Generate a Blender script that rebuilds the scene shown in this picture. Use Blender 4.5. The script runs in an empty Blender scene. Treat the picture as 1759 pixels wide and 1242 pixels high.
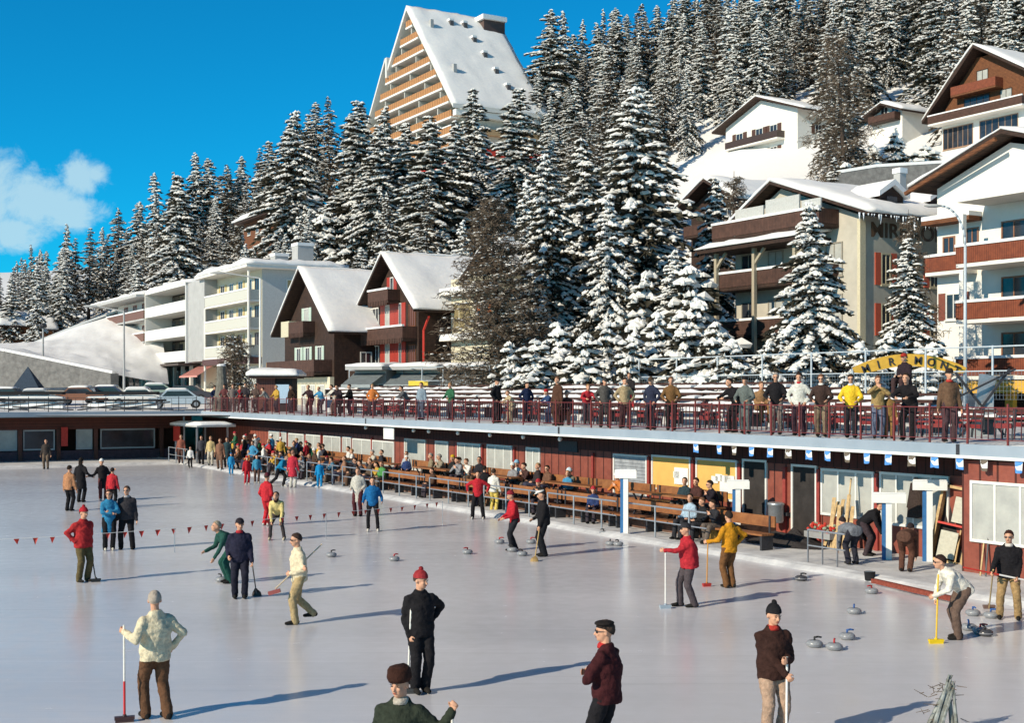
import bpy, bmesh, math, random
from math import sin, cos, pi, radians, sqrt, atan2, hypot
from mathutils import Vector, Matrix, noise
scene = bpy.context.scene
col = scene.collection
# ------------------------------------------------------------------ measured camera geometry
F, CX, HY, EZ = 2200.0, 879.5, 674.0, 4.4           # focal length (in photo pixels), centre column, horizon row, eye height
def PX(px, Y): return (px - CX) / F * Y              # sideways metres of a photo column at distance Y
def PZ(py, Y): return EZ - (py - HY) / F * Y         # height of a photo row at distance Y
def GW(px, py, z=.1, t=-1.05):                      # the same, but never inside the pavilion wall
    p = GP(px, py, z); tt = (p - CORN).dot(NN)
    return p if tt > t else ST(SA(px, t), t, z)
def GP(px, py, z=0.0):                               # point of the level z seen in the photo
    Y = (EZ - z) * F / (py - HY)
    return Vector((PX(px, Y), Y, z))
K_ = 0.5868
_l = sqrt(K_ * K_ + 1)
D = Vector((K_ / _l, -1 / _l, 0)); NN = Vector((-1 / _l, -K_ / _l, 0))   # D runs along the pavilion, NN into the rink
CORN = Vector((-20.2, 83.3, 0)); ROT = atan2(D.y, D.x)
def ST(s, t, z=0.0):
    p = CORN + D * s + NN * t; return Vector((p.x, p.y, z))
def SA(px, t):                                       # s of a photo column on the line t
    a = (px - CX) / F; b = CORN + NN * t
    return (a * b.y - b.x) / (D.x - a * D.y)
def SZ(px, py, t):
    s = SA(px, t); return s, PZ(py, ST(s, t).y)
# ------------------------------------------------------------------ materials
MATS = {}
def M(name, c, rough=.75, var=.18, scale=6., bump=.15, metal=0., spec=.3, c2=None, obj=True, det=4):
    if name in MATS: return MATS[name]
    m = bpy.data.materials.new(name); m.use_nodes = True
    nt = m.node_tree; N = nt.nodes; L = nt.links; bs = N['Principled BSDF']
    bs.inputs['Roughness'].default_value = rough; bs.inputs['Metallic'].default_value = metal
    bs.inputs['Specular IOR Level'].default_value = spec
    tc = N.new('ShaderNodeTexCoord'); nz = N.new('ShaderNodeTexNoise')
    nz.inputs['Scale'].default_value = scale; nz.inputs['Detail'].default_value = det; nz.inputs['Roughness'].default_value = .65
    L.new(tc.outputs['Object'], nz.inputs['Vector'])
    cr = N.new('ShaderNodeValToRGB'); cr.color_ramp.elements[0].position = .3; cr.color_ramp.elements[1].position = .7
    a = c2 if c2 else tuple(max(0, x * (1 - var)) for x in c)
    b = c if c2 else tuple(min(1, x * (1 + var)) for x in c)
    cr.color_ramp.elements[0].color = (*a, 1); cr.color_ramp.elements[1].color = (*b, 1)
    L.new(nz.outputs['Fac'], cr.inputs['Fac']); L.new(cr.outputs['Color'], bs.inputs['Base Color'])
    if bump:
        bp = N.new('ShaderNodeBump'); bp.inputs['Strength'].default_value = bump; bp.inputs['Distance'].default_value = .05
        L.new(nz.outputs['Fac'], bp.inputs['Height']); L.new(bp.outputs['Normal'], bs.inputs['Normal'])
    MATS[name] = m; return m
def boards(name, c, c2, gap=.14, axis='X', rough=.75):          # painted or bare boards with dark joints
    if name in MATS: return MATS[name]
    m = M(name, c, rough=rough, c2=c2, scale=3., bump=.2)
    nt = m.node_tree; N = nt.nodes; L = nt.links; bs = N['Principled BSDF']
    tc = N.new('ShaderNodeTexCoord'); sp = N.new('ShaderNodeSeparateXYZ'); L.new(tc.outputs['Object'], sp.inputs[0])
    dv = N.new('ShaderNodeMath'); dv.operation = 'DIVIDE'; dv.inputs[1].default_value = gap
    if axis == 'XY':
        ad = N.new('ShaderNodeMath'); L.new(sp.outputs['X'], ad.inputs[0]); L.new(sp.outputs['Y'], ad.inputs[1]); L.new(ad.outputs[0], dv.inputs[0])
    else: L.new(sp.outputs[axis], dv.inputs[0])
    fr = N.new('ShaderNodeMath'); fr.operation = 'FRACT'; L.new(dv.outputs[0], fr.inputs[0])
    gt = N.new('ShaderNodeMath'); gt.operation = 'LESS_THAN'; gt.inputs[1].default_value = .12; L.new(fr.outputs[0], gt.inputs[0])
    mx = N.new('ShaderNodeMix'); mx.data_type = 'RGBA'; L.new(gt.outputs[0], mx.inputs['Factor'])
    old = bs.inputs['Base Color'].links[0].from_socket
    L.new(old, mx.inputs['A']); mx.inputs['B'].default_value = (*[x * .35 for x in c2], 1)
    L.new(mx.outputs['Result'], bs.inputs['Base Color'])
    return m
SNOW = M('snow', (.90, .88, .84), .6, c2=(.80, .80, .80), scale=2.2, bump=.5, spec=.2)
TSNOW = M('branch_snow', (.90, .88, .82), .6, c2=(.78, .77, .74), scale=3., bump=.3, spec=.2)
DSNOW = M('trodden_snow', (.74, .73, .71), .7, c2=(.40, .40, .41), scale=1.3, bump=.7, spec=.2, det=8)
NEED = M('needles', (.085, .075, .055), .8, c2=(.014, .015, .009), scale=5., bump=.3, spec=.1)
NEED2 = M('far_needles', (.15, .12, .09), .8, c2=(.022, .018, .012), scale=4., bump=.3, spec=.1)
TWIG = M('larch_twigs', (.21, .16, .115), .8, c2=(.09, .068, .05), scale=2., bump=.2, spec=.1)
BARK = M('bark', (.09, .06, .045), .9, c2=(.04, .028, .02), scale=5, bump=.6)
WHITE = M('white_render', (.80, .77, .70), .85, var=.05, scale=1.2, bump=.1)
CREAM = M('cream_render', (.66, .60, .44), .85, var=.08, scale=1.2, bump=.1)
GREYR = M('grey_render', (.42, .42, .41), .85, var=.10, scale=1.2, bump=.15)
HOTEL = M('hotel_render', (.50, .46, .38), .85, var=.12, scale=.9, bump=.2)
DWOOD = boards('dark_wood', (.065, .035, .024), (.028, .017, .013), .16, 'Z')
BWOOD = boards('brown_wood', (.22, .085, .035), (.12, .045, .02), .16, 'Z')
BALW = boards('balcony_wood', (.11, .055, .04), (.06, .032, .024), .13, 'XY')
RBAL = boards('red_brown_balcony', (.27, .075, .035), (.16, .045, .025), .13, 'XY')
OBAL = boards('orange_parapet', (.56, .24, .08), (.42, .17, .06), .9, 'XY')
BENCHW = boards('orange_bench_wood', (.36, .15, .055), (.20, .075, .03), .09, 'Y', .5)
GLASS = M('dark_glass', (.03, .035, .045), .12, var=.5, scale=.8, bump=0, spec=.6)
CURT = M('curtained_glass', (.50, .50, .45), .35, c2=(.34, .34, .32), scale=1.5, bump=.05)
FRAMEW = M('white_frame', (.74, .73, .68), .5, var=.06)
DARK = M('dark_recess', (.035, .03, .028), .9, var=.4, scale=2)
REDP = M('red_paint', (.55, .045, .03), .5, var=.2, scale=9)
REDW = boards('pavilion_red_wall', (.30, .085, .055), (.20, .055, .038), .5, 'X', .6)
FASC = M('blue_grey_fascia', (.33, .39, .45), .55, c2=(.26, .32, .38), scale=.8, bump=.1)
METAL = M('galvanised', (.42, .44, .46), .4, metal=.6, var=.15, scale=12)
DMET = M('dark_metal', (.04, .04, .045), .5, var=.3, scale=12)
STONE = M('stone_wall', (.26, .25, .235), .9, c2=(.13, .125, .12), scale=2.2, bump=.8, det=8)
CONC = M('concrete', (.36, .36, .35), .85, c2=(.25, .25, .25), scale=1.5, bump=.3)
YEL = M('yellow_paint', (.72, .42, .06), .5, var=.12)
BLUEP = M('blue_paint', (.04, .15, .34), .5, var=.12)
WPAINT = M('white_paint', (.82, .81, .76), .45, var=.05)
GREYAW = M('grey_awning', (.33, .37, .38), .8, var=.15, scale=3)
ORAW = M('orange_awning', (.60, .30, .14), .8, var=.12, scale=3)
WOODL = M('light_wood', (.50, .34, .16), .6, var=.3, scale=10)
BLACK = M('black_cloth', (.012, .012, .014), .85, var=.4, scale=14)
RUBB = M('rubber', (.02, .02, .02), .8, var=.3)
_cc = {}
def C(r, g, b, kind='cloth'):                          # a cloth colour
    k = (round(r, 3), round(g, 3), round(b, 3), kind)
    if k not in _cc:
        _cc[k] = M('%s_%d' % (kind, len(_cc)), (r, g, b), {'cloth': .88, 'skin': .55, 'paint': .45}[kind],
                   var=.28 if kind == 'cloth' else .12, scale=17 if kind == 'cloth' else 12, bump=.5 if kind == 'cloth' else .1, spec=.15 if kind == 'cloth' else .35)
    return _cc[k]
SKIN = C(.60, .32, .20, 'skin'); SKIN2 = C(.42, .18, .10, 'skin')
# ------------------------------------------------------------------ mesh helper
class MB:
    def __init__(s): s.v = []; s.f = []; s.m = []; s.cm = 0
    def add(s, vs, fs):
        n = len(s.v); s.v.extend([tuple(p) for p in vs]); s.f.extend([tuple(i + n for i in f) for f in fs]); s.m.extend([s.cm] * len(fs)); return s
    def box(s, x0, x1, y0, y1, z0, z1, mt=None):
        vs = [Vector((x, y, z)) for z in (z0, z1) for y in (y0, y1) for x in (x0, x1)]
        if mt is not None: vs = [mt @ p for p in vs]
        return s.add(vs, [(0, 2, 3, 1), (4, 5, 7, 6), (0, 1, 5, 4), (2, 6, 7, 3), (0, 4, 6, 2), (1, 3, 7, 5)])
    def beam(s, p, q, w, h=None, up=(0, 0, 1)):
        p = Vector(p); q = Vector(q); h = h or w; d = (q - p).normalized(); u = Vector(up)
        if abs(d.dot(u)) > .98: u = Vector((0, 1, 0))
        a = d.cross(u).normalized() * w / 2; b = a.cross(d).normalized() * h / 2
        vs = [p - a - b, p + a - b, p + a + b, p - a + b, q - a - b, q + a - b, q + a + b, q - a + b]
        return s.add(vs, [(0, 3, 2, 1), (4, 5, 6, 7), (0, 1, 5, 4), (1, 2, 6, 5), (2, 3, 7, 6), (3, 0, 4, 7)])
    def tube(s, p, q, r, r2=None, n=8, cap=True):
        p = Vector(p); q = Vector(q); r2 = r if r2 is None else r2; d = (q - p)
        if d.length < 1e-6: return s
        d.normalize(); u = Vector((0, 0, 1)) if abs(d.z) < .95 else Vector((1, 0, 0)); a = d.cross(u).normalized(); b = d.cross(a)
        vs = [p + (a * cos(2 * pi * i / n) + b * sin(2 * pi * i / n)) * r for i in range(n)] + [q + (a * cos(2 * pi * i / n) + b * sin(2 * pi * i / n)) * r2 for i in range(n)]
        fs = [(i, (i + 1) % n, (i + 1) % n + n, i + n) for i in range(n)]
        if cap: fs += [tuple(range(n))[::-1], tuple(range(n, 2 * n))]
        return s.add(vs, fs)
    def prism(s, prof, y0, y1):                        # prof = list of (x,z), extruded along y
        n = len(prof); vs = [(x, y0, z) for x, z in prof] + [(x, y1, z) for x, z in prof]
        return s.add(vs, [tuple(range(n)), tuple(range(n, 2 * n))[::-1]] + [((i + 1) % n, i, i + n, (i + 1) % n + n) for i in range(n)])
    def ell(s, c, r, n=10, k=7, mt=None):
        c = Vector(c); vs = []; fs = []
        if not hasattr(r, '__len__'): r = (r, r, r)
        R = mt or Matrix.Identity(3)
        vs.append(c + R @ Vector((0, 0, r[2])))
        for j in range(1, k):
            a = pi * j / k
            for i in range(n):
                b = 2 * pi * i / n; vs.append(c + R @ Vector((r[0] * sin(a) * cos(b), r[1] * sin(a) * sin(b), r[2] * cos(a))))
        vs.append(c + R @ Vector((0, 0, -r[2]))); e = len(vs) - 1
        for i in range(n): fs.append((0, 1 + i, 1 + (i + 1) % n)); fs.append((e, e - n + (i + 1) % n, e - n + i))
        for j in range(k - 2):
            for i in range(n):
                a0 = 1 + j * n; fs.append((a0 + i, a0 + n + i, a0 + n + (i + 1) % n, a0 + (i + 1) % n))
        return s.add(vs, fs)
    def chain(s, pts, n=10):                           # round cones through (point, radius)
        for (p, r), (q, t) in zip(pts, pts[1:]): s.tube(p, q, r, t, n)
        for p, r in pts: s.ell(p, r * 1.02, n, 6)
        return s
    def loft(s, rings, n=16):                          # rings: (centre, axis_x, axis_y)
        vs = []; fs = []
        for c, ax, ay in rings:
            for i in range(n): vs.append(Vector(c) + Vector(ax) * cos(2 * pi * i / n) + Vector(ay) * sin(2 * pi * i / n))
        for j in range(len(rings) - 1):
            for i in range(n): fs.append((j * n + i, j * n + (i + 1) % n, (j + 1) * n + (i + 1) % n, (j + 1) * n + i))
        fs.append(tuple(range(n))[::-1]); fs.append(tuple(range((len(rings) - 1) * n, len(rings) * n)))
        return s.add(vs, fs)
    def lathe(s, prof, c=(0, 0, 0), n=20):
        vs = []; fs = []
        for r, z in prof:
            for i in range(n): vs.append((c[0] + r * cos(2 * pi * i / n), c[1] + r * sin(2 * pi * i / n), c[2] + z))
        for j in range(len(prof) - 1):
            for i in range(n): fs.append((j * n + i, j * n + (i + 1) % n, (j + 1) * n + (i + 1) % n, (j + 1) * n + i))
        fs.append(tuple(range(n))[::-1]); fs.append(tuple(range((len(prof) - 1) * n, len(prof) * n)))
        return s.add(vs, fs)
    def mesh(s, name, mats, smooth=False):
        me = bpy.data.meshes.new(name); me.from_pydata(s.v, [], s.f)
        if not isinstance(mats, (list, tuple)): mats = [mats]
        for m in mats: me.materials.append(m)
        if len(mats) > 1: me.polygons.foreach_set('material_index', s.m)
        if smooth: me.polygons.foreach_set('use_smooth', [True] * len(me.polygons))
        me.update(); return me
    def build(s, name, mats, parent=None, loc=None, rotz=0, smooth=False, label=None):
        return link(name, s.mesh(name, mats, smooth), parent, loc, rotz, label)
def link(name, me, parent=None, loc=None, rotz=0, label=None):
    o = bpy.data.objects.new(name, me); col.objects.link(o)
    if parent: o.parent = parent
    if loc is not None: o.location = loc
    if rotz: o.rotation_euler = (0, 0, rotz)
    if label: o['label'] = label
    return o
def tag(o, label, cat, group=None, kind=None):
    o['label'] = label; o['category'] = cat
    if group: o['group'] = group
    if kind: o['kind'] = kind
    return o
def thing(name, label, cat, loc=(0, 0, 0), rotz=0, group=None):
    o = bpy.data.objects.new(name, None); col.objects.link(o); o.empty_display_size = .3
    o.location = loc; o.rotation_euler = (0, 0, rotz); return tag(o, label, cat, group)
def struct(o): o['kind'] = 'structure'; return o
KIDS = {}
def kids(o): return [c for c in bpy.data.objects if c.parent == o]
def dup(root, loc, rotz=None, label=None, group=None, ch=None, scale=None):
    ch = kids(root) if ch is None else ch
    r = root.copy(); col.objects.link(r); r.location = loc
    if rotz is not None: r.rotation_euler = (0, 0, rotz)
    if scale: r.scale = scale if hasattr(scale, '__len__') else (scale,) * 3
    if label: r['label'] = label
    if group: r['group'] = group
    for c in ch:
        k = c.copy(); col.objects.link(k); k.parent = r
    return r
def fbm(x, y, z=0, o=4): return noise.fractal(Vector((x, y, z)), 1.0, 2.0, o)
def snow_pad(mb, pts, th, nu=14, nv=8, amp=.06, seed=0, ov=.12):   # a thick, rounded layer of snow on a quad p0 p1 p2 p3
    p0, p1, p2, p3 = [Vector(p) for p in pts]; c = (p0 + p1 + p2 + p3) / 4
    p0, p1, p2, p3 = [p + (p - c).normalized() * ov for p in (p0, p1, p2, p3)]
    top = []; base = []
    for j in range(nv + 1):
        for i in range(nu + 1):
            u = i / nu; v = j / nv; p = (p0 * (1 - u) + p1 * u) * (1 - v) + (p3 * (1 - u) + p2 * u) * v
            e = (1 - abs(2 * u - 1) ** 7) * (1 - abs(2 * v - 1) ** 7)
            k = .35 + .65 * e ** .5 if e > 0 else .35
            h = th * k + amp * fbm(p.x * .55 + seed, p.y * .55, p.z * .3)
            top.append(p + Vector((0, 0, max(.03, h)))); base.append(p)
    n = len(top); W = nu + 1; fs = []
    for j in range(nv):
        for i in range(nu):
            a = j * W + i; fs.append((a, a + 1, a + W + 1, a + W)); fs.append((n + a, n + a + W, n + a + W + 1, n + a + 1))
    for i in range(nu):
        fs.append((i, n + i, n + i + 1, i + 1)); a = nv * W + i; fs.append((a, a + 1, n + a + 1, n + a))
    for j in range(nv):
        a = j * W; fs.append((a, a + W, n + a + W, n + a)); a = j * W + nu; fs.append((a, n + a, n + a + W, a + W))
    mb.add(top + base, fs)
TS = bpy.data.scenes.new('scratch')
def baked(o):
    TS.collection.objects.link(o)
    with bpy.context.temp_override(scene=TS, view_layer=TS.view_layers[0]):
        dg = bpy.context.evaluated_depsgraph_get(); return bpy.data.meshes.new_from_object(o.evaluated_get(dg))
def text_mesh(body, size, depth, name, mat, bend=None):
    cu = bpy.data.curves.new(name, 'FONT'); cu.body = body; cu.size = size; cu.extrude = depth; cu.align_x = 'CENTER'; cu.offset = size * .018
    o = bpy.data.objects.new('tmp_text', cu); me = baked(o)
    bpy.data.objects.remove(o); bpy.data.curves.remove(cu); me.name = name; me.materials.clear(); me.materials.append(mat)
    return me
# ------------------------------------------------------------------ people
def remesh(mb, voxel, smooth=3, folds=0., seed=0, tol=0):
    me = mb.mesh('tmp', SKIN); o = bpy.data.objects.new('tmp', me)
    m = o.modifiers.new('r', 'REMESH'); m.mode = 'VOXEL'; m.voxel_size = voxel
    if smooth:
        sm = o.modifiers.new('s', 'SMOOTH'); sm.factor = .5; sm.iterations = smooth
    r = baked(o)
    bpy.data.objects.remove(o); bpy.data.meshes.remove(me)
    if folds:
        for v in r.vertices:
            p = v.co
            k = noise.noise(Vector((p.x * 7 + seed, p.y * 7, p.z * 9))) * .9 + noise.noise(Vector((p.x * 16, p.y * 16 + seed, p.z * 24))) * .55
            v.co = p + v.normal * (folds * k)
    r.polygons.foreach_set('use_smooth', [True] * len(r.polygons)); r.update()
    return r
def ik(a, b, l1, l2, pole):
    a = Vector(a); b = Vector(b); d = b - a; L = d.length
    if L > (l1 + l2) * .995: b = a + d.normalized() * (l1 + l2) * .995; d = b - a; L = d.length
    u = d.normalized(); x = (l1 * l1 - l2 * l2 + L * L) / (2 * L); h = sqrt(max(0, l1 * l1 - x * x))
    p = Vector(pole); p = p - u * p.dot(u)
    if p.length < 1e-4: p = Vector((0, -1, 0)) - u * u.y * -1
    return a + u * x + p.normalized() * h, b
PCACHE = {}
def person_meshes(pose, hi, coat, key):
    if key in PCACHE: return PCACHE[key]
    P = Vector(pose.get('pel', (0, 0, .93))); ln = radians(pose.get('lean', 0)); sd = radians(pose.get('side', 0)); tw = radians(pose.get('twist', 0))
    u = Vector((sin(sd), -sin(ln), cos(ln) * cos(sd))).normalized()
    rt = Vector((cos(tw), sin(tw), 0)); rt = (rt - u * rt.dot(u)).normalized()         # towards the left arm (+x)
    fw = rt.cross(u).normalized()                                                      # +x cross up = -y forward
    if fw.y > 0 and abs(tw) < 1.5: fw = -fw
    nb = P + u * .50; w = pose.get('w', 1.)
    shl = nb - u * .095 + rt * .158 * w; shr = nb - u * .095 - rt * .158 * w
    hl = Vector(pose.get('hl', (.27, -.06, .80))); hr = Vector(pose.get('hr', (-.27, -.06, .80)))
    el, hl = ik(shl, hl, .29, .26, pose.get('pl', (.35, .8, -.5))); er, hr = ik(shr, hr, .29, .26, pose.get('pr', (-.35, .8, -.5)))
    fl = Vector(pose.get('fl', (.10, .0, 0))); fr = Vector(pose.get('fr', (-.10, .02, 0)))
    up8 = Vector((0, 0, .09)); hpl = P + rt * .09 - Vector((0, 0, .03)); hpr = P - rt * .09 - Vector((0, 0, .03))
    kl, al = ik(hpl, fl + up8, .43, .42, pose.get('kl', (.12, -1, .1))); kr, ar = ik(hpr, fr + up8, .43, .42, pose.get('kr', (-.12, -1, .1)))
    hy, hp = [radians(a) for a in pose.get('head', (0, 0))]
    HR = Matrix.Rotation(hy, 3, 'Z') @ Matrix.Rotation(hp, 3, 'X')                     # positive pitch looks down
    hc = nb + u * .06 + Vector((0, -.025, .105)); 
    H = lambda x, y, z: hc + HR @ (Vector((x, y, z)) * 1.07)
    out = {}
    b = MB()
    # trunk, neck, head
    b.loft([(P - u * .09, rt * .10, fw * .08), (P, rt * .145 * w, fw * .10 * w), (P + u * .14, rt * .135 * w, fw * .095 * w), (P + u * .32, rt * .15 * w, fw * .11 * w), (P + u * .42, rt * .14 * w, fw * .08), (nb, rt * .06, fw * .06)])
    b.chain([(nb - u * .04, .06), (hc + HR @ Vector((0, .015, -.06)), .054)])
    b.ell(H(0, .012, .03), (.080, .101, .099), 14, 10, HR); b.ell(H(0, -.03, -.035), (.062, .067, .081), 14, 10, HR)
    b.ell(H(0, -.066, -.078), (.028, .024, .02), 8, 6, HR)
    b.chain([(H(0, -.083, .018), .011), (H(0, -.107, -.022), .0155)], 8)
    b.ell(H(0, -.072, .036), (.05, .022, .012), 8, 6, HR)
    for sx in (-1, 1):
        b.ell(H(sx * .077, .01, -.005), (.012, .022, .034), 8, 6, HR); b.ell(H(sx * .035, -.07, -.018), (.022, .02, .018), 8, 6, HR)
    for a, k, f, hip in ((al, kl, fl, hpl), (ar, kr, fr, hpr)):
        b.chain([(hip, .078), (k, .052), (a, .038)]); b.chain([(f + Vector((0, .04, .045)), .036), (f + Vector((0, -.14, .034)), .03)])
    for sh, e, h, sx in ((shl, el, hl, 1), (shr, er, hr, -1)):
        b.chain([(sh, .055), (e, .040), (h, .028)])
        f = (h - e).normalized(); grip = pose.get('grip', False)
        sdv = Vector((0, 0, 1)) - f * f.z
        if sdv.length < .25: sdv = Vector((0, -1, 0)) - f * (-f.y)
        sdv.normalize(); cv = f.cross(sdv).normalized() * sx
        if cv.dot(-rt * sx) < 0: cv = -cv
        pe = h + f * .085
        b.loft([(h, sdv * .026, cv * .02), (h + f * .04, sdv * .037, cv * .018), (pe, sdv * .040, cv * .015)], 10)
        if hi:
            for i, (o_, l_) in enumerate(((.030, .9), (.010, 1.), (-.011, .93), (-.031, .75))):
                p0 = pe + sdv * o_; a1, a2 = (radians(50), radians(140)) if grip else (radians(12), radians(45))
                p1 = p0 + (f * cos(a1) + cv * sin(a1)) * .042 * l_; p2 = p1 + (f * cos(a2) + cv * sin(a2)) * .038 * l_
                b.chain([(p0, .0105), (p1, .0098), (p2, .0085)], 6)
            t0 = h + f * .025 + sdv * .03; t1 = t0 + (f * .7 + sdv * .6 + cv * .5).normalized() * .04; b.chain([(t0, .0125), (t1, .0115), (t1 + (f * .9 + cv * .7).normalized() * .032, .0095)], 6)
        else:
            for o_ in (.026, -.026, .0): b.chain([(pe + sdv * o_, .011), (pe + sdv * o_ * 1.1 + (f * .8 + cv * .5) * .07, .010)], 5)
            b.chain([(h + f * .03 + sdv * .03, .013), (h + f * .07 + sdv * .055, .011)], 5)
    out['body'] = remesh(b, {1: .0095, .5: .0125, 0: .02}[hi], 2)
    # jacket
    j = MB(); bw = w * pose.get('bulk', 1.)
    hem = {'short': .10, 'sweater': .15, 'coat': .42, 'none': .06}[coat]
    rings = []
    if coat == 'coat' and P.z > .8: rings.append((P - Vector((0, 0, hem)), rt * .215 * bw, fw * .17))
    rings += [(P - u * min(hem, .13), rt * .185 * bw, fw * .145 * bw), (P, rt * .185 * bw, fw * .145 * bw), (P + u * .14, rt * .180 * bw, fw * .15 * bw), (P + u * .30, rt * .192 * bw, fw * .155 * bw), (P + u * .40, rt * .185 * bw, fw * .125), (P + u * .455, rt * .150, fw * .10), (P + u * .495, rt * .105, fw * .085), (P + u * .54, rt * .076, fw * .078)]
    j.loft(rings, 18)
    j.chain([(shl, .068), (nb - u * .045, .075), (shr, .068)], 12)
    for sh, e, h in ((shl, el, hl), (shr, er, hr)): j.chain([(sh, .076 * pose.get('bulk', 1.)), (sh.lerp(e, .5), .070), (e, .058), (h - (h - e).normalized() * .0, .046)], 12)
    cv_ = {1: .016, .5: .02, 0: .027}[hi]; out['jacket'] = remesh(j, cv_, 5, .019 if hi else .014, 3)
    t = MB(); t.loft([(P + u * .12, rt * .15 * w, fw * .115 * w), (P, rt * .165 * w, fw * .128 * w), (P - Vector((0, 0, .09)), rt * .15 * w, fw * .118)], 16)
    tk = pose.get('leg', 1.)
    for a, k, hip in ((al, kl, hpl), (ar, kr, hpr)):
        mid = k.lerp(a, .5); t.chain([(hip, .108), (hip.lerp(k, .5), .098 * tk), (k, .080 * tk), (mid, .076 * tk), (a - Vector((0, 0, .025)), .074 * tk)], 12)
    out['trousers'] = remesh(t, cv_, 3, .012 if hi else .010, 8)
    s = MB(); 
    for a, f in ((al, fl), (ar, fr)):
        s.chain([(a, .05), (f + Vector((0, .045, .048)), .047), (f + Vector((0, -.06, .046)), .046), (f + Vector((0, -.175, .037)), .036)], 10)
    out['shoes'] = remesh(s, cv_, 1)
    for v in out['shoes'].vertices: v.co.z = max(v.co.z, .003)
    out['H'] = (hc, HR); out['feet'] = (fl, fr)
    PCACHE[key] = out; return out
HCACHE = {}
def head_piece(kind, hc, HR, key):
    k = (kind, key)
    if k in HCACHE: return HCACHE[k]
    m = MB(); H = lambda x, y, z: hc + HR @ (Vector((x, y, z)) * 1.08)
    def cap(cx, r, cut, tilt=0., n=16, kk=9, thick=0):
        # part of an ellipsoid above a tilted plane
        vs = []; fs = []; rows = kk
        for jj in range(rows + 1):
            a = cut * jj / rows
            for i in range(n):
                bb = 2 * pi * i / n; q = Vector((r[0] * sin(a) * cos(bb), r[1] * sin(a) * sin(bb), r[2] * cos(a)))
                q = Matrix.Rotation(tilt, 3, 'X') @ q; vs.append(H(q.x + cx[0], q.y + cx[1], q.z + cx[2]))
        for jj in range(rows):
            for i in range(n): fs.append((jj * n + i, (jj + 1) * n + i, (jj + 1) * n + (i + 1) % n, jj * n + (i + 1) % n))
        fs.append(tuple(rows * n + i for i in range(n)))
        m.add(vs, fs)
    if kind == 'hair': cap((0, .014, .030), (.083, .104, .100), radians(92), radians(-36))
    elif kind == 'long': cap((0, .014, .032), (.086, .106, .103), radians(95), radians(-32)); m.ell(H(0, .06, -.07), (.085, .05, .12), 12, 8, HR)
    elif kind == 'cap': cap((0, .010, .040), (.088, .108, .095), radians(88), radians(-6)); m.ell(H(0, -.10, .045), (.06, .05, .010), 12, 6, HR)
    elif kind == 'flat': m.ell(H(0, -.01, .085), (.098, .125, .036), 16, 8, HR); m.ell(H(0, -.115, .062), (.06, .045, .010), 12, 6, HR)
    elif kind == 'beret': m.ell(H(.01, .0, .095), (.105, .115, .034), 16, 8, HR); cap((0, .01, .035), (.083, .102, .085), radians(85), radians(-8))
    elif kind == 'knit': cap((0, .008, .032), (.088, .108, .118), radians(88), radians(-8)); m.ell(H(.0, .02, .155), .035, 10, 7)
    elif kind == 'knitp': cap((0, .008, .032), (.088, .108, .118), radians(88), radians(-8))
    elif kind == 'fur': 
        m.loft([(H(0, .01, .045), HR @ Vector((.108, 0, 0)), HR @ Vector((0, .125, 0))), (H(0, 0, .08), HR @ Vector((.118, 0, 0)), HR @ Vector((0, .135, 0))), (H(0, 0, .14), HR @ Vector((.108, 0, 0)), HR @ Vector((0, .122, 0))), (H(0, 0, .165), HR @ Vector((.085, 0, 0)), HR @ Vector((0, .098, 0)))], 20)
    elif kind == 'brim':
        m.loft([(H(0, 0, .045), HR @ Vector((.092, 0, 0)), HR @ Vector((0, .112, 0))), (H(0, 0, .11), HR @ Vector((.082, 0, 0)), HR @ Vector((0, .10, 0))), (H(0, 0, .14), HR @ Vector((.05, 0, 0)), HR @ Vector((0, .075, 0)))], 16)
        m.ell(H(0, 0, .048), (.135, .155, .008), 20, 6, HR)
    elif kind == 'sunglasses':
        for sx in (-1, 1): m.ell(H(sx * .034, -.090, .012), (.026, .008, .019), 10, 6, HR); m.beam(H(sx * .055, -.085, .018), H(sx * .082, .01, .012), .006)
        m.beam(H(-.02, -.099, .018), H(.02, -.099, .018), .007)
    elif kind == 'eyes':
        for sx in (-1, 1): m.ell(H(sx * .031, -.086, .012), (.012, .006, .006), 8, 6, HR); m.ell(H(sx * .032, -.090, .030), (.017, .005, .0035), 8, 5, HR)
    elif kind == 'mouth': m.ell(H(0, -.094, -.052), (.022, .006, .006), 8, 5, HR)
    elif kind == 'scarf':
        rr = [(H(0, .0, -.135) + Vector((0, 0, z)), Vector((.080 * q, 0, 0)), Vector((0, .088 * q, 0))) for z, q in ((-.035, 1.05), (0, 1), (.022, .85))]
        m.loft(rr, 16)
    me = m.mesh(kind, BLACK, True)
    if kind == 'fur' or kind in ('hair', 'long', 'knit', 'knitp'):
        for v in me.vertices: v.co += Vector((noise.noise(v.co * 60), noise.noise(v.co * 60 + Vector((9, 0, 0))), noise.noise(v.co * 60 + Vector((0, 9, 0))))) * (.007 if kind != 'fur' else .012)
    HCACHE[k] = me; return me
def tint(o, m):
    if not o.material_slots: o.data.materials.append(m)
    o.material_slots[0].link = 'OBJECT'; o.material_slots[0].material = m
HN = {'hair': 'hair', 'long': 'hair', 'cap': 'cap', 'flat': 'cap', 'beret': 'beret', 'knit': 'knit_cap', 'knitp': 'knit_cap', 'fur': 'fur_hat', 'brim': 'hat'}
EYEC = C(.02, .018, .016)  # dark colour of eyes and brows
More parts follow.
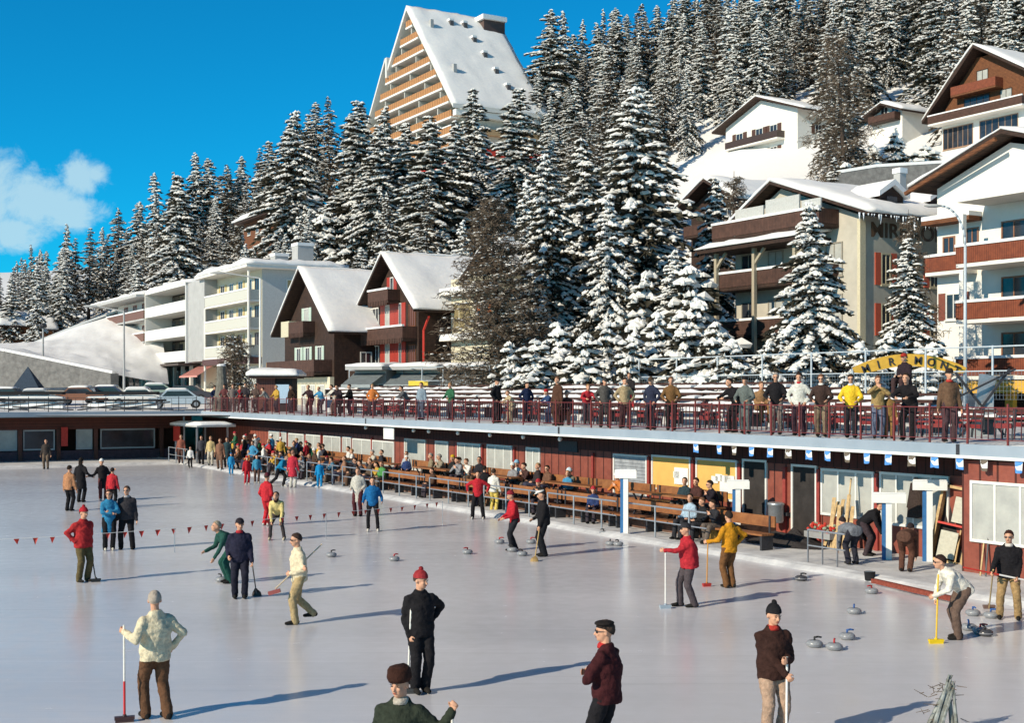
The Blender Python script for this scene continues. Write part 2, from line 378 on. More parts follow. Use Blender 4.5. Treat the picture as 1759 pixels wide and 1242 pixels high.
def person(label, loc, yaw, pose, top, bot, hat=('hair', (.05, .03, .02)), scale=1., hi=False, coat='sweater', shoes=(.02, .018, .016), group=None, key=None, glasses=False, skin=None, scarf=None, skates=False, cat='person'):
    key = key or ('u', label); hi = (1 if loc[1] < 21 else .5) if hi else 0
    ms = person_meshes(pose, hi, coat, (key, coat, hi)); hc, HR = ms['H']
    root = link('person', ms['body'], None, loc, radians(yaw)); root.scale = (scale,) * 3; tag(root, label, cat, group); tint(root, skin or SKIN)
    o = link('jacket', ms['jacket'], root); tint(o, C(*top))
    o = link('trousers', ms['trousers'], root); tint(o, C(*bot))
    o = link('shoes', ms['shoes'], root); tint(o, C(*shoes))
    if skates:
        m = MB()
        for f in ms['feet']: m.box(f.x - .006, f.x + .006, f.y - .2, f.y + .09, f.z - .0, f.z + .02)
        o = m.build('skate_blades', METAL, root)
    if hat[0] != 'none':
        o = link(HN[hat[0]], head_piece(hat[0], hc, HR, (key, coat, hi)), root); tint(o, C(*hat[1]))
        if hat[0] not in ('hair', 'long'):
            o = link('hair', head_piece('hair', hc, HR, (key, coat, hi)), root); o.scale = (1, 1, 1); tint(o, C(*(hat[2] if len(hat) > 2 else (.06, .04, .03))))
    if glasses: o = link('sunglasses', head_piece('sunglasses', hc, HR, (key, coat, hi)), root); tint(o, DMET)
    else: o = link('eyes', head_piece('eyes', hc, HR, (key, coat, hi)), root); tint(o, EYEC)
    if hi: o = link('mouth', head_piece('mouth', hc, HR, (key, coat, hi)), root); tint(o, C(.33, .08, .06))
    if scarf: o = link('scarf', head_piece('scarf', hc, HR, (key, coat, hi)), root); tint(o, C(*scarf))
    return root
def local(p, loc, yaw, scale=1.):                       # world point into a person's own axes
    return tuple((Matrix.Rotation(-radians(yaw), 3, 'Z') @ (Vector(p) - Vector(loc))) / scale)
def broom(label, hand, foot, shaft=(.80, .78, .70), head=(.05, .05, .05), low=None, ext=.12, wide=.30, ang=0., brush='flat'):
    hand = Vector(hand); foot = Vector(foot); d = (hand - foot).normalized(); top = hand + d * ext
    r = thing('curling_broom', label, 'broom', foot, 0, 'curling brooms held on the ice')
    t = top - foot; m = MB()
    if low: mid = t * low; m.tube(mid, t, .015, .014, 8); m.build('shaft', C(*shaft, 'paint'), r); MB().tube(d * .03, mid, .016, .016, 8).build('lower_shaft', C(.60, .03, .03, 'paint'), r)
    else: m.tube(d * .03, t, .015, .014, 8).build('shaft', C(*shaft, 'paint'), r)
    h = MB(); R = Matrix.Rotation(ang, 4, 'Z')
    if brush == 'flat':
        h.box(-wide / 2, wide / 2, -.04, .04, .035, .075, R); h.box(-wide / 2 + .01, wide / 2 - .01, -.035, .035, .0, .035, R); h.ell((0, 0, .08), (.03, .03, .03), 8, 6)
    else: h.loft([((0, 0, .0), (.11, 0, 0), (0, .05, 0)), ((0, 0, .08), (.09, 0, 0), (0, .045, 0)), (d * .2, (.02, 0, 0), (0, .02, 0))], 10)
    h.build('brush_head', C(*head, 'paint'), r); return r
SKYT = (.03, 1.05, 1.45, 1); SKYS = .10; CLOUD = (5.2, 7.6, 8.6, 1)
# ------------------------------------------------------------------ terrain
def lerp_tab(tab, x):
    if x <= tab[0][0]: return tab[0][1]
    for (a, b), (c, d) in zip(tab, tab[1:]):
        if x <= c: return b + (d - b) * (x - a) / (c - a)
    return tab[-1][1]
GY = [(-900, 640), (-200, 620), (0, 595), (100, 560), (300, 490), (500, 380), (700, 300), (900, 235), (1000, 180), (1300, 60), (1759, -80), (2600, -200)]
Y0T = [(-300, 175), (200, 165), (420, 150), (520, 118), (700, 108), (1000, 96), (1200, 84), (1300, 80), (2400, 78)]
def terrain(x, y):
    a = x / max(y, 20.); px = CX + F * a; y0 = lerp_tab(Y0T, px)
    base = 3.0 + max(0, min(1, (y - 95) / 45)) * (1.7 if px < 520 else 1.7 * max(0, 1 - (px - 520) / 200))
    if y <= y0: return base
    top = EZ + (HY - lerp_tab(GY, px)) / F * 260; t = (y - y0) / (260 - y0)
    if t <= 1: z = base + (top - base) * t ** 1.15
    else: z = top + (y - 260) * .10
    return z + 1.1 * fbm(x * .05, y * .05) * min(1, t * 4)
def terr_hit(px, py, lo=90, hi=420):
    Y = lo
    while Y < hi:
        if terrain(PX(px, Y), Y) >= PZ(py, Y): return Y
        Y += 1.
    return None
def ground_z(px, Y): return terrain(PX(px, Y), Y)
vs = []; fs = []; pxs = [-2600 + i * 45 for i in range(150)]; Ys = [0.0] + []
Ys = [78 + i * 2.5 for i in range(30)] + [153 + i * 5 for i in range(30)] + [310, 340, 400, 500, 700, 1000, 1500, 2500]
# the hillside starts behind the terrace: rows follow the pavilion's own line first
rows = []
for r in range(5):
    row = []
    for px in pxs:
        a = (px - CX) / F; t = -6 - r * 4; s = SA(px, t); p = ST(s, t)
        if p.y < 6 or p.y > 110: p = Vector((a * min(max(p.y, 20), 100), min(max(p.y, 20), 100), 0)) if p.y > 0 else Vector((a * 100, 100, 0))
        row.append((p.x, p.y))
    rows.append(row)
for Y in Ys[0:]: rows.append([((px - CX) / F * Y, Y) for px in pxs])
keep = []
for r_, row in enumerate(rows[5:]):
    for x, y in row: vs.append((x, y, terrain(x, y)))
W = len(pxs)
for j in range(len(rows) - 6):
    for i in range(W - 1): a = j * W + i; fs.append((a, a + 1, a + W + 1, a + W))
me = bpy.data.meshes.new('hillside'); me.from_pydata(vs, [], fs); me.materials.append(SNOW); me.polygons.foreach_set('use_smooth', [True] * len(me.polygons))
struct(link('hillside', me))
# upper level between the terrace and the hill (street, gardens), cut to the pavilion's two wings
m = MB()
def upper(pts, z): m.add([(x, y, z) for x, y in pts], [tuple(range(len(pts)))])
A = [ST(-.5, -13.5), ST(95, -13.5), ST(95, -90), ST(-.5, -60)]
vsu = []; fsu = []; nS, nT = 60, 16
for j in range(nT + 1):
    for i in range(nS + 1):
        s = -90 + 190 * i / nS; t = -2.5 - 55 * j / nT; p = ST(s, t)
        z = 2.98 + (.12 * fbm(p.x * .2, p.y * .2) if t < -16 else 0)
        px = CX + F * p.x / max(p.y, 8)
        if p.y > 96: z = min(z, terrain(p.x, p.y) - .15) if p.y > 79 else z
        vsu.append((p.x, p.y, z))
for j in range(nT):
    for i in range(nS): a = j * (nS + 1) + i; fsu.append((a, a + nS + 1, a + nS + 2, a + 1))
me = bpy.data.meshes.new('snowy_yard'); me.from_pydata(vsu, [], fsu); me.materials.append(DSNOW); struct(link('snowy_yard', me))
m = MB(); pl = [ST(-4.5, 0), ST(-4.5, 60), ST(-80, 60), ST(-80, 0)]; pl = [(p.x, p.y, 2.95) for p in pl]; m.add(pl, [(0, 1, 2, 3)])
ROADM = M('snowy_road', (.60, .59, .57), .8, c2=(.22, .22, .22), scale=.35, bump=.3, det=9)
struct(m.build('street', ROADM))
# low ground sheet to the horizon
m = MB(); m.add([(-3000, -400, -.08), (3000, -400, -.08), (3000, 3000, -.08), (-3000, 3000, -.08)], [(0, 1, 2, 3)]); struct(m.build('ground', SNOW))
# ice
ICE = bpy.data.materials.new('ice'); ICE.use_nodes = True; nt = ICE.node_tree; N = nt.nodes; L = nt.links; bs = N['Principled BSDF']
tc = N.new('ShaderNodeTexCoord'); mp = N.new('ShaderNodeMapping'); mp.inputs['Scale'].default_value = (.35, 1.3, 1); mp.inputs['Rotation'].default_value = (0, 0, .6); L.new(tc.outputs['Object'], mp.inputs['Vector'])
n1 = N.new('ShaderNodeTexNoise'); n1.inputs['Scale'].default_value = .22; n1.inputs['Detail'].default_value = 8; L.new(mp.outputs[0], n1.inputs['Vector'])
n2 = N.new('ShaderNodeTexNoise'); n2.inputs['Scale'].default_value = 3.; n2.inputs['Detail'].default_value = 6; L.new(tc.outputs['Object'], n2.inputs['Vector'])
n3 = N.new('ShaderNodeTexNoise'); n3.inputs['Scale'].default_value = 60.; n3.inputs['Detail'].default_value = 3; L.new(tc.outputs['Object'], n3.inputs['Vector'])
cr = N.new('ShaderNodeValToRGB'); cr.color_ramp.elements[0].position = .30; cr.color_ramp.elements[0].color = (.60, .59, .605, 1); cr.color_ramp.elements[1].position = .72; cr.color_ramp.elements[1].color = (.75, .735, .745, 1)
L.new(n1.outputs['Fac'], cr.inputs['Fac'])
mx = N.new('ShaderNodeMix'); mx.data_type = 'RGBA'; mx.blend_type = 'MULTIPLY'; mx.inputs['Factor'].default_value = 1.
c2_ = N.new('ShaderNodeValToRGB'); c2_.color_ramp.elements[0].position = .3; c2_.color_ramp.elements[0].color = (.93, .93, .94, 1); c2_.color_ramp.elements[1].position = .7; c2_.color_ramp.elements[1].color = (1, 1, 1, 1)
L.new(n3.outputs['Fac'], c2_.inputs['Fac'])
acc = cr.outputs[0]
for rot_, sx_, sy_, th_, am_ in ((.55, .06, 5., .68, .91), (.75, .04, 8., .69, .92), (-.9, .08, 7., .70, .92), (1.9, .25, 11., .70, .92), (.2, .12, 14., .71, 1.12), (2.6, .1, 9., .70, 1.10)):
    mp_ = N.new('ShaderNodeMapping'); mp_.inputs['Scale'].default_value = (sx_, sy_, 1); mp_.inputs['Rotation'].default_value = (0, 0, rot_); mp_.inputs['Location'].default_value = (rot_ * 7, sx_ * 90, 0); L.new(tc.outputs['Object'], mp_.inputs['Vector'])
    ns_ = N.new('ShaderNodeTexNoise'); ns_.inputs['Scale'].default_value = 1.; ns_.inputs['Detail'].default_value = 3; ns_.inputs['Distortion'].default_value = .6; L.new(mp_.outputs[0], ns_.inputs['Vector'])
    rs_ = N.new('ShaderNodeMapRange'); rs_.inputs['From Min'].default_value = th_ - .05; rs_.inputs['From Max'].default_value = th_ + .02; rs_.inputs['To Min'].default_value = 1.; rs_.inputs['To Max'].default_value = am_; L.new(ns_.outputs['Fac'], rs_.inputs['Value'])
    ms_ = N.new('ShaderNodeMix'); ms_.data_type = 'RGBA'; ms_.blend_type = 'MULTIPLY'; ms_.inputs['Factor'].default_value = 1.; L.new(acc, ms_.inputs['A']); L.new(rs_.outputs[0], ms_.inputs['B']); acc = ms_.outputs['Result']
L.new(acc, mx.inputs['A']); L.new(c2_.outputs[0], mx.inputs['B']); L.new(mx.outputs['Result'], bs.inputs['Base Color'])
rr = N.new('ShaderNodeMapRange'); rr.inputs['To Min'].default_value = .10; rr.inputs['To Max'].default_value = .34; L.new(n2.outputs['Fac'], rr.inputs['Value']); L.new(rr.outputs[0], bs.inputs['Roughness'])
bs.inputs['Specular IOR Level'].default_value = .32
bp = N.new('ShaderNodeBump'); bp.inputs['Strength'].default_value = .08; bp.inputs['Distance'].default_value = .02; L.new(n2.outputs['Fac'], bp.inputs['Height']); L.new(bp.outputs[0], bs.inputs['Normal'])
BT = 2.35                                                # border line of the ice, t
m = MB(); q = [ST(3.6, BT), ST(120, BT), ST(120, 70), ST(3.6, 70)]; m.add([(p.x, p.y, 0) for p in q], [(0, 1, 2, 3)])
struct(m.build('ice_rink', ICE))
# snowy walkway in front of the pavilion + raised snow kerb round the ice
m = MB(); n = 160; vsw = []; fsw = []
for i in range(n + 1):
    s = -4 + 100 * i / n
    for k, (t, z) in enumerate(((-1.5, .10), (0.4, .10), (1.2, .10), (BT - .35, .10), (BT - .15, .14), (BT + .03, .10), (BT + .22 + .10 * fbm(s * .6, 3), -.01))):
        p = ST(s, t, z + (.02 * fbm(s * 1.3, t * 2) if 0 < k < 6 else 0)); vsw.append(tuple(p))
for i in range(n):
    for k in range(6): a = i * 7 + k; fsw.append((a, a + 1, a + 8, a + 7))
me = bpy.data.meshes.new('walkway'); me.from_pydata(vsw, [], [f[::-1] for f in fsw]); me.materials.append(DSNOW); struct(link('walkway', me))
m = MB(); vsw = []; fsw = []
for i in range(61):
    t = -2 + 62 * i / 60
    for s, z in ((-4.4, .1), (2.0, .1), (3.3, .14), (3.75 + .1 * fbm(t, 1), -.01)):
        vsw.append(tuple(ST(s, t, z)))
for i in range(60):
    for k in range(3): a = i * 4 + k; fsw.append((a, a + 1, a + 5, a + 4))
me = bpy.data.meshes.new('back_walkway'); me.from_pydata(vsw, [], fsw); me.materials.append(DSNOW); struct(link('back_walkway', me))
# snow bank and ramp on the far left
def quadstrip(name, a, b, mat, amp=.5, n=30, k=8):
    vs = []; fs = []
    for i in range(n + 1):
        u = i / n
        def ev(c):
            f = u * (len(c) - 1); j = min(int(f), len(c) - 2); return Vector(c[j]).lerp(Vector(c[j + 1]), f - j)
        for j in range(k + 1): p = ev(a).lerp(ev(b), j / k); p.z += amp * (fbm(p.x * .12, p.y * .12, j * .1) + .35 * fbm(p.x * .5, p.y * .5, 2)) * (0 < j < k); vs.append(tuple(p))
    for i in range(n):
        for j in range(k): q = i * (k + 1) + j; fs.append((q, q + k + 1, q + k + 2, q + 1))
    me = bpy.data.meshes.new(name); me.from_pydata(vs, [], fs); me.materials.append(mat); me.polygons.foreach_set('use_smooth', [True] * len(fs)); return link(name, me)
def P3(px, py, Y): return (PX(px, Y), Y, PZ(py, Y))
struct(quadstrip('snow_bank', [P3(-120, 590, 132), P3(20, 606, 130), P3(190, 642, 127), P3(290, 660, 135)], [P3(-120, 600, 168), P3(60, 588, 166), P3(140, 558, 166), P3(270, 520, 172)], SNOW, .5, 60, 24))
def wallstrip(name, label, tops, bots, mat, cap=None):
    r = thing(name, label, 'wall', tops[0]); o0 = Vector(tops[0]); m = MB(); n = len(tops)
    v = [Vector(p) - o0 for p in tops] + [Vector(p) - o0 for p in bots]; k = Vector((.5, .9, 0))
    v += [p + k for p in v[:n]] + [p + k for p in v[n:2 * n]]
    f = []
    for i in range(n - 1):
        f += [(i, i + 1, n + i + 1, n + i), (i, 2 * n + i, 2 * n + i + 1, i + 1), (2 * n + i, 3 * n + i, 3 * n + i + 1, 2 * n + i + 1)]
    f += [(0, n, 3 * n, 2 * n), (n - 1, 3 * n - 1, 4 * n - 1, 2 * n - 1)]
    m.add(v, f); m.build('stonework', mat, r)
    c = MB()
    for i in range(n - 1): c.beam(v[i] + k * .5 + Vector((0, 0, .14)), v[i + 1] + k * .5 + Vector((0, 0, .14)), 1.0, .26)
    c.build('snow_cap', SNOW, r); return r
wallstrip('retaining_wall', 'dark grey stone retaining wall sloping down beside the street at far left', [P3(-120, 580, 128), P3(5, 604, 126), P3(190, 642, 124)], [P3(-120, 672, 128), P3(5, 668, 126), P3(190, 664, 124)], STONE)
wallstrip('retaining_wall', 'grey concrete wall under a thick snow edge rising behind the sunlit snow bank', [P3(55, 590, 169), P3(140, 556, 170), P3(215, 530, 171), P3(300, 520, 172)], [P3(55, 594, 169), P3(140, 575, 170), P3(215, 566, 171), P3(300, 570, 172)], CONC)
wallstrip('retaining_wall', 'long grey stone wall across the slope above the hotel roof', [P3(1420, 300, 112), P3(1500, 287, 112), P3(1620, 280, 112)], [P3(1420, 325, 112), P3(1500, 330, 112), P3(1620, 335, 112)], STONE)
# ------------------------------------------------------------------ pavilion
TZ = 3.15
def FR(name, label, cat, group=None, s=0, t=0, z=0): return thing(name, label, cat, ST(s, t, z), ROT, group)
pav = FR('rink_pavilion', 'long red-brown rink pavilion under a flat terrace with pale blue-grey edge', 'building')
WT = -1.4; SR = SA(1652, -.15)
m = MB(); m.box(-4.4, SR, 1.4, 1.7, .0, 2.78); m.build('wall', REDW, pav)
m = MB(); m.box(SR, 95, .16, .5, .0, 2.78); m.box(SR, SR + .15, .5, 1.7, 0, 2.78); m.build('wall', REDW, pav, label='projecting sunlit red wall at the near end')
m = MB(); m.box(-.0, 95, .02, 14, 2.86, TZ - .06); m.build('terrace_slab', CONC, pav)
m = MB(); m.box(-.0, 95, -.05, .02, 2.90, TZ + .02); m.build('fascia', FASC, pav)
m = MB(); m.box(-.0, 95, -.10, .03, 2.83, 2.90); m.build('fascia_edge', WPAINT, pav)
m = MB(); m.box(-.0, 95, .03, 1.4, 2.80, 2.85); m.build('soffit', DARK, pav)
m = MB()
for sx in [SA(p, 0) for p in (630, 962, 1648)]: m.box(sx - .05, sx + .05, -.065, -.055, 2.91, TZ + .01)
m.build('fascia_joint', DMET, pav)
# window, door and board helper on the pavilion wall; photo columns and rows
def wrect(px0, px1, py0, py1, t=WT):
    s0, z1 = SZ(px0, py0, t); s1 = SA(px1, t); z0 = PZ(py1, ST(s0, t).y); return s0, s1, max(z0, .12), min(z1, 2.74)
def pav_window(px0, px1, py0, py1, mull=1, mat=CURT, t=WT, dy=1.4, name='window', fm=FRAMEW):
    s0, s1, z0, z1 = wrect(px0, px1, py0, py1, t); y = dy
    m = MB(); f = .07
    m.box(s0, s1, y - .06, y - .001, z0, z0 + f); m.box(s0, s1, y - .06, y - .001, z1 - f, z1); m.box(s0, s0 + f, y - .06, y - .001, z0 + f, z1 - f); m.box(s1 - f, s1, y - .06, y - .001, z0 + f, z1 - f)
    for i in range(mull): x = s0 + (s1 - s0) * (i + 1) / (mull + 1); m.box(x - .03, x + .03, y - .05, y - .001, z0 + f, z1 - f)
    w = m.build(name, fm, pav); MB().box(s0 + f, s1 - f, y - .025, y - .002, z0 + f, z1 - f).build('pane' if name == 'window' else 'leaf', mat, w)
    return w
for a in ((463, 493, 740, 776), (497, 523, 744, 778), (527, 553, 746, 781), (557, 586, 748, 785), (590, 604, 750, 790), (607, 639, 753, 797), (641, 678, 756, 802)): pav_window(*a)
for a in ((787, 827, 760, 808), (838, 881, 763, 818)): pav_window(*a, mull=2)
pav_window(696, 732, 753, 807, 0, CURT, name='door'); pav_window(749, 771, 757, 800, 0, CURT, name='door'); pav_window(905, 929, 768, 836, 1, CURT, name='door')
LOUV = boards('grey_shutter', (.42, .44, .46), (.22, .23, .25), .12, 'Z')
pav_window(1055, 1113, 779, 858, 0, LOUV, name='shutter')
ORB = M('orange_board', (.78, .44, .12), .7, var=.08, scale=2)
for a in ((1121, 1188, 781, 840), (1197, 1268, 786, 855)):
    w = pav_window(*a, 0, ORB, name='notice_board')
    s0, s1, z0, z1 = wrect(*a); m = MB(); rnd = random.Random(int(a[0]))
    for _ in range(3 if a[0] > 1150 else 1):
        x = s0 + (s1 - s0) * rnd.uniform(.3, .75); zz = z1 - rnd.uniform(.4, .8); m.box(x, x + .32, 1.34, 1.366, zz - .22, zz)
    m.box(s0 + (s1 - s0) * .6, s1 - .12, 1.34, 1.366, z0 + .25, z0 + .8); m.build('paper_notice', WPAINT, w)
pav_window(1277, 1319, 788, 912, 0, DARK, name='door'); pav_window(1361, 1405, 797, 925, 0, DARK, name='door')
pav_window(1412, 1503, 804, 884, 2); pav_window(1513, 1632, 810, 900, 3)
pav_window(1668, 1800, 825, 930, 2, t=-.15, dy=.16)
m = MB()
for px in (963,): s0, s1, z0, z1 = wrect(962, 994, 757, 775); m.box(s0, s1, 1.33, 1.4, z0, z1)
m.build('sign_panel', DMET, pav)
m = MB()
for px in (483, 553, 640, 786, 830, 885, 1020, 1116, 1192, 1272, 1350, 1408, 1508): 
    s = SA(px, WT); MB().box(s - .06, s + .06, 1.32, 1.398, .1, 2.2).build('pilaster', M('pilaster_red', (.30, .05, .04), .6), pav)
MB().box(-4.3, SR - .01, 1.36, 1.399, 2.28, 2.795).build('upper_band', boards('brown_shade_band', (.075, .022, .018), (.05, .018, .015), .3, 'X'), pav)  # brown panel, its dark colour also adds to the overhang's shade
lamps = FR('lamp_row', 'row of small round white bulbs under the terrace edge', 'lights')
for px in (625, 665, 707, 733, 783, 838, 895, 958):
    s = SA(px, -.2); m = MB(); m.ell((s, .3, 2.70), .085, 10, 7); m.tube((s, .3, 2.77), (s, .3, 2.8), .04, .04, 8); m.build('bulb', WPAINT, lamps)
sg = FR('hanging_sign', 'blank white square sign hanging under the terrace above the benches', 'sign', s=SA(668, -.1), t=-.1)
MB().box(-.55, .55, -.02, .02, 2.25, 2.78).build('panel', WPAINT, sg)
for x in (-.45, .45): MB().tube((x, 0, 2.78), (x, 0, 2.86), .01, n=6).build('hook', DMET, sg)
# square flags under the fascia
def flagmat(name, kind):
    m = M(name, (.8, .8, .78), .8, var=.03)
    nt = m.node_tree; N = nt.nodes; L = nt.links; tc = N.new('ShaderNodeTexCoord'); nz = N.new('ShaderNodeTexNoise'); nz.inputs['Scale'].default_value = 5.; nz.inputs['Detail'].default_value = 0
    L.new(tc.outputs['Object'], nz.inputs['Vector']); cr = N.new('ShaderNodeValToRGB'); cr.color_ramp.interpolation = 'CONSTANT'
    cr.color_ramp.elements[0].color = (*(kind), 1); cr.color_ramp.elements[1].position = .5; cr.color_ramp.elements[1].color = (.82, .82, .8, 1)
    L.new(nz.outputs['Fac'], cr.inputs['Fac']); L.new(cr.outputs[0], N['Principled BSDF'].inputs['Base Color']); return m
FB = flagmat('blue_white_flag', (.10, .30, .70)); FG = flagmat('brown_white_flag', (.16, .13, .10))
fl = [(1195, 0), (1235, 0), (1261, 1), (1291, 0), (1323, 0), (1354, 1), (1389, 0), (1421, 0), (1455, 1), (1489, 0), (1526, 0), (1566, 1), (1605, 0), (1648, 0), (1690, 1), (1750, 0)]
for i, (px, k) in enumerate(fl):
    t = .06; s = SA(px, t); r = FR('square_flag', '', 'flag', 'square pennants pinned under the terrace edge', s, t, 2.52)
    r['label'] = ('white and blue' if k == 0 else 'white and brown') + ' square pennant under the terrace edge, number %d of sixteen from the left' % (i + 1)
    m = MB(); n = 5; v = []; 
    for a in range(n + 1):
        for b in range(4): v.append((-.11 + .22 * a / n, .03 * sin(a * 1.7 + i) * b / 3, .34 - .30 * b / 3 + .012 * sin(a + i)))
    m.add(v, [(a * 4 + b, a * 4 + b + 1, a * 4 + b + 5, a * 4 + b + 4) for a in range(n) for b in range(3)]); m.build('cloth', FG if k else FB, r)
    MB().tube((-.11, 0, .34), (.11, 0, .34), .01, n=6).build('rod', DMET, r)
# terrace snow
m = MB(); snow_pad(m, [(-.0, .12, TZ - .06), (95, .12, TZ - .06), (95, 14, TZ - .06), (-.0, 14, TZ - .06)], .10, 190, 26, .05, 3, 0)
o = m.build('terrace_snow', DSNOW, None, ST(0, 0), ROT, True); struct(o)
# left wing: deck facing the camera
wing = FR('rink_pavilion', 'low wing with dark brown band and glazed front across the back of the rink', 'building')
# its fascia runs along t at s = 0
m = MB(); m.box(-4.4, 0, -60, 0, 2.86, TZ - .06); m.build('deck_slab', CONC, wing)
m = MB(); m.box(0, .07, -60, .0, 2.90, TZ + .05); m.build('fascia', FASC, wing)
BRB = boards('wing_brown_band', (.15, .045, .03), (.10, .035, .025), .2, 'Z')
m = MB(); m.box(-2.4, -2.2, -60, 0, 2.05, 2.85); m.build('brown_band', BRB, wing)
m = MB(); m.box(-4.2, -4.0, -60, 0, 0.0, 2.9); m.build('wall', M('dim_brown_wall', (.10, .05, .035), .8), wing)
m = MB()
for t in (2.0, 6.2, 8.5, 10.8, 12.4, 14.6, 17): m.box(-2.45, -2.15, -t - .12, -t + .12, 0, 2.05)
m.build('post', M('wing_post', (.13, .05, .035), .7), wing)
rnd = random.Random(4)
for t0, t1, mt in ((6.4, 7.4, CURT), (8.7, 10.6, GLASS), (10.95, 12.2, CURT), (12.6, 14.4, CURT), (14.8, 16.8, CURT), (2.4, 5.9, GLASS)):
    w = MB(); w.box(-2.4, -2.3, -t1, -t0, 1.95, 2.04); w.box(-2.4, -2.3, -t1, -t0, .75, .85); w.box(-2.4, -2.3, -t1, -t1 + .08, .85, 1.95); w.box(-2.4, -2.3, -t0 - .08, -t0, .85, 1.95); w = w.build('window', GREYR, wing)
    MB().box(-2.37, -2.33, -t1 + .08, -t0 - .08, .85, 1.95).build('pane', mt, w)
m = MB(); m.box(-2.45, -2.25, -60, -.8, .1, .7); m.build('parapet', M('wing_parapet', (.085, .05, .06), .8, var=.3), wing)
pl_ = FR('blue_white_pole', 'slim post painted light blue and white at the inner corner of the wing', 'post', s=.9, t=1.4)
MB().tube((0, 0, .1), (0, 0, 1.7), .06).tube((0, 0, 1.7), (0, 0, 2.86), .06).build('shaft', C(.55, .62, .68, 'paint'), pl_)
rb = FR('red_banner', 'narrow red banner hanging beside the wing windows', 'banner', s=-1.9, t=8.2); MB().box(0, .04, -.2, .2, 1.0, 2.2).build('cloth', REDP, rb)
m = MB(); vv = []; 
snow_pad(m, [(-4.4, -.02, TZ - .06), (-.03, -.02, TZ - .06), (-.03, -60, TZ - .06), (-4.4, -60, TZ - .06)], .12, 10, 60, .06, 8, 0)
m.f = [f[::-1] for f in m.f]; struct(m.build('deck_snow', SNOW, None, ST(0, 0), ROT, True))
# railings on the terrace edge
def rail_section(L_, red, nb, label, loc, rot, group):
    r = thing('railing', label, 'railing', loc, rot, group); mp = REDP if red else DMET
    np_ = 5
    for i in range(np_ - 1 if True else np_):
        x = L_ * i / (np_ - 1); MB().box(x - .021, x + .021, -.021, .021, 0, .98).build('post', C(.20, .04, .035, 'paint') if red else DMET, r)
    MB().box(0, L_, -.012, .012, .875, .90).box(0, L_, -.012, .012, .12, .14).build('rail', C(.16, .03, .03, 'paint') if red else DMET, r)
    m = MB(); n = int(L_ / nb)
    for i in range(n):
        x = (i + .5) * L_ / n; m.box(x - .010, x + .010, -.010, .010, .15, .86)
    m.build('balusters', C(.10, .03, .03, 'paint') if red else DMET, r); return r
r0 = rail_section(4.6, True, .18, 'red-posted terrace railing section 1', ST(.2, -.18, TZ), ROT, 'red-posted railing along the terrace edge'); ch = kids(r0)
words = ['at the inner corner', 'second from the inner corner', 'third from the inner corner', 'below the brown kiosk', 'just right of the kiosk', 'sixth from the corner', 'seventh from the corner', 'left of the man in the black and white coat', 'behind the leaning man in black', 'left of the long brown coat', 'beneath the two men in jackets', 'where the brown jacket man stands', 'beneath the group of onlookers at right', 'at the yellow jacket', 'at the hatted man in brown', 'last one at the right edge']
r0['label'] = 'red-posted railing section of the terrace, ' + words[0]
k = 1
while k * 4.6 < 70:
    w = words[k] if k < len(words) else 'at the right edge'; dup(r0, ST(.2 + 4.6 * k, -.18, TZ), ROT, 'red-posted railing section of the terrace, ' + w, None, ch) if k < 16 else None; k += 1
r1 = rail_section(4.6, False, .45, 'thin dark railing section of the back deck, nearest the corner', ST(-.12, .3, TZ), ROT - pi / 2, 'thin dark railing on the back deck'); ch = kids(r1)
for k in (1, 2, 3): dup(r1, ST(-.12, .3 + 4.6 * k, TZ), ROT - pi / 2, 'thin dark railing section of the back deck, ' + ['', 'second from the corner', 'third from the corner', 'at the left picture edge'][k], None, ch)
# dark trestle tables laden with snow on the back deck
for i, (pa, pb) in enumerate(((-60, 110), (150, 272))):
    a = GP(pa, 706, TZ); Yd = 84.5; xa = PX(pa, Yd); xb = PX(pb, Yd); L_ = xb - xa
    r = thing('trestle_table', 'long black trestle table with crossed legs in snow, ' + ('left' if i == 0 else 'right') + ' of two', 'table', (xa, Yd, TZ), .0, 'long dark tables on the back deck')
    MB().box(0, L_, -.34, .3, 1.10, 1.30).build('table_top', BLACK, r)
    MB().box(0, L_ + .6, -.36, -.22, .66, .80).build('shelf_board', BLACK, r)
    for x in (L_ * .35, L_ * .8): 
        MB().beam((x - 2.2, -.3, .08), (x + 1.8, -.3, .62), .09).build('leg', DMET, r); MB().beam((x - 2.0, -.22, .3), (x + 2.0, -.22, .1), .09).build('leg', DMET, r)
    m = MB(); snow_pad(m, [(0, -.26, .2), (L_, -.26, .2), (L_, .3, .2), (0, .3, .2)], .42, 20, 4, .1, i, 0); m.build('snow', SNOW, r); m = MB(); snow_pad(m, [(0, -.26, .86), (L_, -.26, .86), (L_, .3, .86), (0, .3, .86)], .2, 20, 4, .06, i, 0); m.build('snow', SNOW, r)
